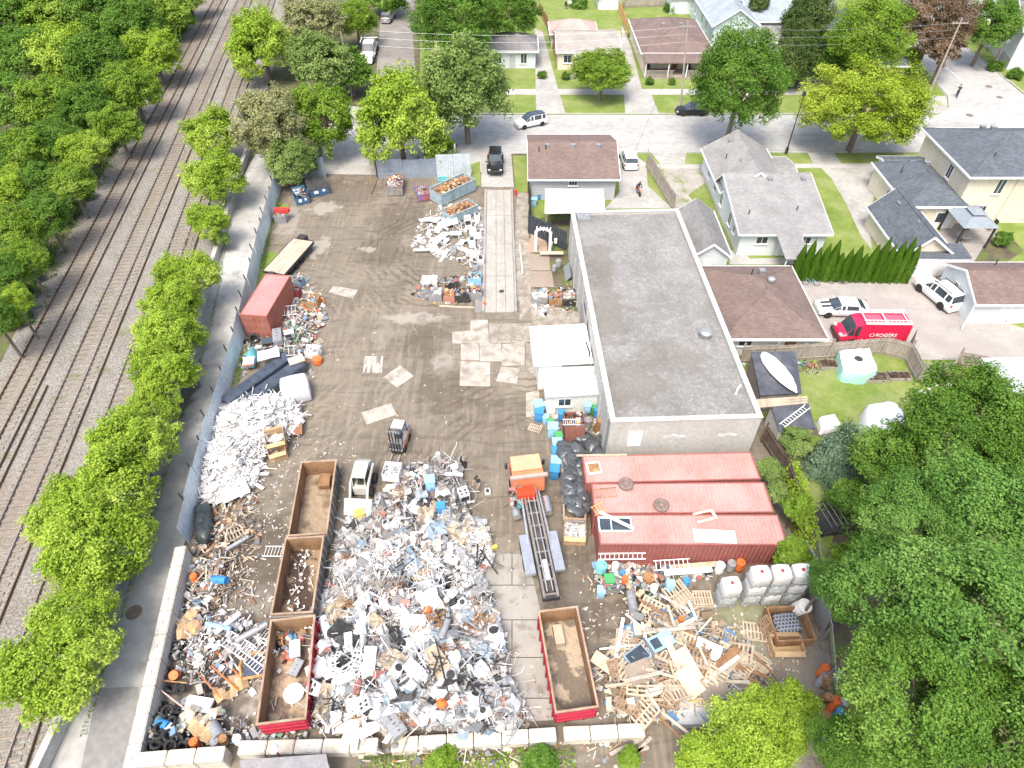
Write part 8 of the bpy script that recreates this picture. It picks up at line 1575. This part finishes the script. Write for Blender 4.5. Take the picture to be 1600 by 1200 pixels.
t=E('metal_wall_panel','pale curved metal sheet at the front edge beside the lime tree','panel',G(1115,1118,.1),.03); MB().slab([(-2.6,-.6,.6),(2.4,-.6,.6),(2.4,.6,1.0),(-2.6,.6,1.0)],.08).build('sheet',AGR,t); MB().box(-2.6,2.4,-.62,-.56,0,.5).build('skirt',AGR,t)
flat('metal_sheet','grey metal sheet at the bottom right of the yard',1285,1143,.1,2.6,1.0,.3,.15,AGR,'sheet'); o=MB().box(-1.6,1.6,-.04,.04,0,2.2).build('steel_sheet',STEEL); o.location=G(1262,905,.03); o.rotation_euler[2]=R(100); tag(o,'upright pale steel sheet at the right end of the totes','sheet'); o=MB().box(-1.2,1.2,-.04,.04,0,2.0).build('steel_sheet',STEEL); o.location=G(1270,960,.03); o.rotation_euler[2]=R(95); tag(o,'second pale steel sheet below the tote row','sheet')
# wire pen in the garden
t=E('wire_pen','dark wire pen in the shade right of the ivy','pen',G(1292,818,.12),.2)
for z in(.6,1.2): MB().tube([(-1,-1,z),(1,-1,z),(1,1,z),(-1,1,z),(-1,-1,z)],.04,5).build('rail',DARK,t)
for x,y in((-1,-1),(1,-1),(1,1),(-1,1),(0,-1),(0,1)): MB().tube([(x,y,0),(x,y,1.2)],.04,5).build('post',DARK,t)
MB().box(-.95,.95,-.95,.95,.02,.2).build('floor',K and DARK,t); mb=MB(); [mb.tube([(-1+k*.4,-1,1.2),(-1+k*.4,1,1.2)],.02,4) for k in range(6)]; mb.build('roof_bars',STEEL,t)
for x,y,w,rz,lb in((1255,800,0,0,0),): pass
for i,(x,y,l,w) in enumerate(((1366,592,1.8,1.0),(1402,590,1.9,.9),(1292,572,1.4,1.0))): openbox('planter',['raised wooden planter right of the covered car','raised planter under the corner of the grey fence','raised planter left of the covered car'][i],x,y,.12,l,w,.35,0,WOODG,palette('soil_bits',[(.08,.05,.04),(.1,.07,.05),(.06,.04,.03)],.9),'planter')
for i in range(7): o=MB().lathe([(.25,0),(.25,.03),(0,.035)],9).build('stepping_stone',CONC) if i==0 else o.copy(); (COL.objects.link(o) if i else None); o.location=G(1440+i*7,612-i*2+(i%2)*3,.125); o.rotation_euler[2]=i; tag(o,'pale stepping stone across the garden lawn','stone','stepping stones in the garden')
for i,(x,y,m,lb) in enumerate(((1268,446,LBL,'pale blue bicycle lying at the foot of the cedars'),(1308,444,BLU,'blue bicycle at the foot of the cedars'),(1330,443,ORG,'orange bicycle at the foot of the cedars'),(1262,578,BLU,'dark blue bicycle lying by the garden fence'),(1275,580,M('red_paint',(1,0,0)),'red bicycle lying by the garden fence'))): bicycle('bicycle',lb,G(x,y,.16),R(80+i*9),m,lay=1.2)
PR['ch'].put(G(1459,339,.13),.5,'red-cushioned chair by the cream house wall',s=1.3); PR['ch'].put(G(1478,340,.13),1.5,'grey chair left of the gazebo',s=1.3); PR['ch'].put(G(1505,352,.13),2.5,'chair under the front of the gazebo',s=1.2); PR['ch'].put(G(1545,360,.13),-1.5,'chair at the right of the gazebo',s=1.3); PR['ch'].put(G(1012,112,.3),0,'dark porch chair at the left of the porch',s=1.3); PR['ch'].put(G(1075,112,.3),0,'dark porch chair at the right of the porch',s=1.3)
for i,(x,y) in enumerate(((1494,479),(1492,470),(1488,463))): loosewheel(x,y,.14,['nearest spare wheel beside the white garage','middle spare wheel beside the white garage','farthest spare wheel beside the white garage'][i],.42,RIM)
for i,(x,y,l) in enumerate(((1478,455,'brown wooden crate between the off-roader and the garage'),(1470,445,'reddish crate behind the off-roader by the garage'))): openbox('crate',l,x,y,.14,1.2,1.0,.8,.3,WOODB,pal_v,'crate')
# ---- skid loader
t=E('skid_loader','white skid-steer loader with broad bucket lowered toward the heap','loader',G(568,768,.03),R(-93)); LW=M('loader_white',(.52,.5,.44),(.42,.4,.35),1.2,.5)
MB().box(-1.5,.55,-.5,.5,.35,1.15).build('body',LW,t); mb=MB(); mb.add([(-1.0,-.48,1.15),(.45,-.48,1.15),(.45,.48,1.15),(-1.0,.48,1.15),(-.9,-.44,2.05),(.25,-.44,2.05),(.25,.44,2.05),(-.9,.44,2.05)],[(0,1,5,4),(2,3,7,6),(3,0,4,7)]); mb.build('cab_side',DARK,t); MB().box(-1.15,.35,-.5,.5,2.055,2.13).build('cab_roof',M('loader_roof',(.33,.33,.31),(.4,.4,.37)),t); MB().box(-1.6,-1.0,-.5,.5,1.155,1.75).build('engine_cover',AGR,t); MB().cb((0,0,1.2),(.5,.45,.12)).build('seat',DARK,t)
for y in(-.47,.47):
    for x in(-.9,.44): MB().tube([(x,y*.98,1.15),(x*.85,y*.95,2.05)],.035).build('cab_pillar',LW,t)
    MB().tube([(-1.4,y*1.35,1.55),(.4,y*1.35,1.45),(1.15,y*1.3,.75),(1.35,y*1.3,.35)],[.1,.1,.09,.08],6).build('lift_arm',LW,t)
    for x in(-.95,.25): wheel(t,x,y*1.5,.4,.27,LW)
MB().add([(1.3,-.95,.1),(2.1,-.95,.08),(2.1,.95,.08),(1.3,.95,.1),(1.25,-.95,.75),(1.25,.95,.75),(1.35,-.95,.75),(1.35,.95,.75)],[(0,1,2,3),(0,3,5,4),(0,4,1),(3,2,5)]).build('bucket_shell',WHITE,t); MB().box(1.2,1.3,-.97,.97,.1,.8).build('bucket_back',WHITE,t)
for s in(-1,1): MB().add([(1.3,s*.96,.1),(2.1,s*.96,.08),(1.32,s*.96,.78),(1.3,s*.93,.1),(2.1,s*.93,.08),(1.32,s*.93,.78)],[(0,1,2),(3,5,4),(0,3,4,1),(1,4,5,2),(2,5,3,0)]).build('bucket_side',WHITE,t)
MB().box(1.32,2.05,-.9,.9,.11,.35).build('bucket_load',M('snowy_load',(.75,.76,.77),(.6,.6,.6),5),t)
# ---- forklift with crate
t=E('forklift','grey and orange forklift facing the camera, carrying a white crate','forklift',G(624,700,.03),R(-99)); OY=paint('forklift_orange',(.5,.27,.17),.6)
MB().box(-1.3,.5,-.48,.48,.35,1.0).build('body',AGR,t); [MB().box(-1.3,.4,*sorted((s_*.485,s_*.57)),.4,1.0).build('side_panel',OY,t) for s_ in(-1,1)]; MB().box(-1.55,-1.1,-.5,.5,.4,1.15).build('counterweight',AGR,t); MB().cb((-.35,0,1.1),(.5,.5,.15)).build('seat',DARK,t)
for x,y in((-1,-.48),(-1,.48),(.35,-.5),(.35,.5)): MB().tube([(x,y,1.0),(x*.8,y*.95,2.15)],.04).build('guard_post',DARK,t)
mb=MB(); mb.box(-.95,.35,-.52,-.46,2.15,2.21); mb.box(-.95,.35,.46,.52,2.15,2.21)
for k in range(7): x=-.9+k*.2; mb.box(x-.02,x+.02,-.46,.46,2.16,2.2)
mb.build('overhead_guard',DARK,t); MB().box(-.95,-.05,-.46,.46,2.215,2.25).build('roof_plate',M('loader_roof',(1,1,1)),t)
for y in(-.33,-.12,.12,.33): MB().box(.62,.72,y-.04,y+.04,.1,2.6).build('mast_channel',DARK,t)
for z in(.5,1.4,2.5): MB().box(.6,.61+.1,-.5,.5,z,z+.1).build('mast_crossbar',STEEL,t)
for y in(-.3,.3): MB().box(.74,2.0,y-.06,y+.06,.14,.18).build('fork',STEEL,t)
for x in(-.9,.25):
    for y in(-.5,.5): wheel(t,x,y,.32,.22,OY)
openbox('white_crate','white crate carried on the forks of the forklift',614,742,.23,1.25,1.25,.75,R(-6),APW,pal_w,'crate')
# ---- roll-off truck
a_=G(822,742,1.5); b_=G(860,935,1.0); ax=a_-b_; rz=math.atan2(ax.y,ax.x); cen=(a_+b_)/2
t=E('hook_truck','roll-off truck with orange cab and long bare hoist rails','truck',(cen.x,cen.y,.03),rz); Lh=Vector((ax.x,ax.y,0)).length/2; OC=M('cab_orange',(.72,.24,.12),(.62,.2,.1),1.2,.45); GS=M('hoist_steel',(.3,.28,.25),(.2,.18,.16),1.5,.6,.4); AL=M('tank_alu',(.62,.63,.64),(.5,.51,.52),1,.3,.7)
for y in(-.42,.42): MB().box(-Lh+.3,Lh+.9,y-.07,y+.07,.75,1.0).build('chassis_rail',DARK,t)
cx=Lh-.1
mb=MB(); mb.add([(cx-1.0,-1.15,.9),(cx+.9,-1.15,.9),(cx+.9,1.15,.9),(cx-1.0,1.15,.9),(cx-1.0,-1.1,2.55),(cx+.55,-1.1,2.5),(cx+.55,1.1,2.5),(cx-1.0,1.1,2.55),(cx+.95,-1.13,1.6),(cx+.95,1.13,1.6)],[(3,2,1,0),(0,1,8,5,4),(2,3,7,6,9),(3,0,4,7),(1,2,9,8),(4,5,6,7)]); mb.build('cab',OC,t)
MB().add([(cx+.965,-1.0,1.66),(cx+.965,1.0,1.66),(cx+.6,.98,2.42),(cx+.6,-.98,2.42)],[(0,1,2,3)]).build('windshield',GLASS,t)
for s in(-1,1): MB().box(cx-.3,cx+.45,*sorted((s*1.155,s*1.165)),1.6,2.3).build('side_window',GLASS,t); MB().cb((cx+.75,s*1.35,1.9),(.15,.2,.5)).build('side_mirror',DARK,t)
MB().cb((cx+.3,0,2.62),(1.3,2.1,.1)).build('roof_visor',M('cab_light_orange',(.72,.36,.22)),t); MB().cb((cx-1.0,0,2.75),(.25,2.6,.2)).build('head_rack',M('brown_bar',(.42,.33,.28)),t); MB().cb((cx+1.05,0,.7),(.25,2.2,.3)).build('bumper',DARK,t); MB().cb((cx-1.6,.3,1.5),(.7,1.2,.9)).build('winch_box',paint('winch_red',(.6,.06,.02)),t)
for s in(-1,1):
    wheel(t,cx,s*1.05,.5,.32)
    for x in(-1.8,-.6): wheel(t,x,s*1.0,.5,.5)
    MB().box(-3.0,-.1,*sorted((s*.62,s*1.28)),1.06,1.32).build('fender_box',AL,t); MB().tube([(cx-1.6,s*1.1,.8),(cx-2.9,s*1.1,.8)],.3,12).build('fuel_tank',AL,t)
    MB().box(-Lh-.2,cx-1.1,*sorted((s*.36,s*.5)),1.42,1.62).build('hoist_rail',GS,t); MB().box(-Lh+.2,cx-1.3,*sorted((s*.15,s*.22)),1.5,1.6).build('inner_rail',AL,t); MB().tube([(-1.5,s*.75,1.2),(cx-1.5,s*.62,1.55)],[.11,.07],10).build('hydraulic_cylinder',AL,t)
for k in range(9): x=-Lh+k*(Lh+cx-1.2)/8; MB().box(x-.05,x+.05,-.36,.36,1.45,1.56).build('cross_member',GS,t)
MB().box(-Lh+.9,-Lh+2.3,-.13,.13,1.63,1.75).build('hook_plate',M('pale_plate',(.55,.5,.43)),t); MB().cb((-Lh-.1,0,1.3),(.3,1.1,.35)).build('rear_roller',DARK,t)
mb=MB(); r_=random.Random(6)
for _ in range(60): piece(mb,r_.choice(['curve','lump','bar','box']),Vector((cx-1.5+r_.uniform(-.9,.5),.9+r_.uniform(-.3,.5),1.2+r_.uniform(-.3,.5))),r_.uniform(.15,.45),r_)
tag(mb.build('tied_load',palette('load_pal',[(.6,.15,.15),(.7,.3,.28),G2,K,Wd,(.1,.25,.25)],.6),t),kind='stuff')
# crate with yellow base at the right of the heap
openbox('wooden_crate','white-filled crate with bright yellow base at the right edge of the heap',745,850,.45,1.7,1.2,.8,.45,M('cream_crate',(.6,.53,.4)),pal_w,'crate'); o=MB().box(-.95,.95,-.12,.12,0,.4).build('yellow_beam',YEL); o.location=G(757,866,.1); o.rotation_euler[2]=.5; tag(o,'bright yellow beam under the crate at the edge of the heap','beam')
putd('o',668,958,'yellow-orange tub in the upper middle of the heap',pile=True,s=(.8,.8,.6)); BI['l'].put(at(673,762,.0),.2,'light blue cooler bin in the far part of the heap',s=1.1); BI['b'].put(at(690,800,.1),.1,'blue plastic box near the far right of the heap',s=.9); o=MB().box(-.35,.35,-.3,.3,0,.5).build('yellow_box',YEL); o.location=G(562,806,.03); o.rotation_euler[2]=.4; tag(o,'small yellow box on the soil before the loader bucket','box')
for i,(x,y,m,lb) in enumerate(((510,1048,M('red_paint',(1,0,0)),'red round thing at the left edge of the heap'),(690,1100,ORG,'reddish folded rack frames at the front of the heap'))): 
    o=MB().lathe([(0,0),(.25,.02),(.3,.12),(.2,.22),(0,.25)],12).build('plastic_disc',m); o.location=at(x,y,.35); tag(o,lb,'disc')

shed('low building with flat grey roof cut by the bottom edge, below the front wall',[(385,1225),(512,1215),(505,1180),(380,1189)],2.0,M('grey_membrane',(.2,.195,.2),(.27,.26,.265),1,.7),CONC,.05)
t=E('lamp_post','short post with round white lamp in front of the low front wall','lamp',G(446,1192,.02)); MB().tube([(0,0,0),(0,0,2.2)],.05,8).build('post',M('brick_paint',(.3,.1,.08)),t); smooth(MB().lathe([(.06,2.2),(.2,2.26),(.25,2.42),(.18,2.58),(0,2.62)],16).build('globe',WHITE,t))
scatter('mixed_scrap','broken boards and stones on the ground below the front wall',[(560,1175),(1000,1152),(1010,1200),(560,1200)],170,dict(bar=4,sheet=3,lump=4),(.1,.5),pal_b,61,lift=.02,flat=.2)
for i,(x,y,rz) in enumerate(((975,1168,.4),(990,1176,.3),(1000,1170,.7))): flat('plank',['grey plank below the front wall, leftmost of three','grey plank below the front wall, nearest of three','grey plank below the front wall, rightmost of three'][i],x,y,.1,1.8,.2,.06,rz,WOODG,'plank')
# foundation shrubs, porch pots and garden furniture
for i,(x,y,r,l) in enumerate(((848,118,9,'small green shrub at the wall of the white cottage'),(884,120,8,'small shrub by the air unit of the tan-roofed bungalow'),(1015,128,8,'small round shrub at the porch corner'),(1050,128,7,'small shrub beside the porch steps'),(1095,128,7,'small shrub at the right end of the porch'),(1555,105,14,'low shrub along the pale blue-grey corner house'),(1585,118,14,'second low shrub along the pale blue-grey corner house'),(1112,262,8,'small shrub at the far corner of the pale-sided house'),(905,8,16,'garden shrub behind the small white shed'),(1050,15,14,'garden shrub by the top lawn fence'))): tree('green',x,y,r,.5,l,'s',.8,name='bush',cat='bush',zb=.12)
t=E('garden_table','round white garden table on the top lawn','table',G(893,10,.12)); MB().lathe([(.8,.72),(.8,.77),(0,.78)],18).build('tabletop',WHITE,t); MB().tube([(0,0,0),(0,0,.72)],.05).build('leg',WHITE,t)
putd('r',905,8,'red pot beside the garden table at the top',z=.12); PR['ch'].put(G(885,14,.12),.4,'dark garden chair left of the round white table',s=1.2)
t=E('air_unit','grey air conditioning unit at the front of the tan-roofed bungalow','air conditioner',G(892,123,.12)); acf(t)

# tangles of bent rod and crushed sheet, each one lump of its own
tgm=[]
for sd in range(4):
    r_=random.Random(sd+50); mb=MB()
    for _ in range(26): piece(mb,r_.choice(['curve','curve','bar']),Vector((r_.gauss(0,.28),r_.gauss(0,.28),r_.uniform(0,.35))),r_.uniform(.35,.8),r_,.7)
    tgm.append(Proto(tag(mb.build('wire_tangle',[STEEL,DARK,RUST,APW][sd]),'x','wire tangle')))
for i in range(48):
    x,y=rn.uniform(505,795),rn.uniform(760,1130)
    if not inpoly(x,y,CH_): continue
    tgm[i%4].put(at(x,y,.05),rn.uniform(0,6),['bright steel','dark','rusty','white'][i%4]+' tangle of wire and bent rod in the central heap',s=rn.uniform(.8,1.5),group=['bright steel','dark','rusty','white'][i%4]+' wire tangles of the central heap')
crm=[]
for sd,m in enumerate((APW,AGR,M('blue_grey_sheet',(.3,.37,.42),(.24,.3,.34),2,.4),STEEL,DARK,M('tan_sheet',(.42,.35,.25),(.33,.27,.2),2,.6))):
    r_=random.Random(sd+80); n=5; vs=[(-.6+1.2*a/n+r_.uniform(-.06,.06),-.4+.8*b/n+r_.uniform(-.06,.06),.12+r_.uniform(-.13,.16)) for a in range(n+1) for b in range(n+1)]
    vs+=[(x,y,z-.02) for x,y,z in vs]; k=(n+1)**2; fs=[(a*(n+1)+b,(a+1)*(n+1)+b,(a+1)*(n+1)+b+1,a*(n+1)+b+1) for a in range(n) for b in range(n)]; fs+=[tuple(q+k for q in f[::-1]) for f in fs]
    crm.append(Proto(tag(MB().add(vs,fs).build('crumpled_sheet',m),'x','metal sheet')))
cn_=['white','grey','blue-grey','shiny steel','black','tan']
for i in range(72):
    x,y=rn.uniform(505,795),rn.uniform(760,1135)
    if not inpoly(x,y,CH_): continue
    crm[i%6].put(at(x,y,.15),rn.uniform(0,6),cn_[i%6]+' crumpled metal sheet lying in the central heap',(rn.gauss(0,.3),rn.gauss(0,.3)),rn.uniform(.7,1.6),group=cn_[i%6]+' crumpled sheets of the central heap')
for o in [o for o in bpy.data.objects if o.get('label')=='x']:
    for k in kids(o):
        for g in kids(k): bpy.data.objects.remove(g)
        bpy.data.objects.remove(k)
    bpy.data.objects.remove(o)
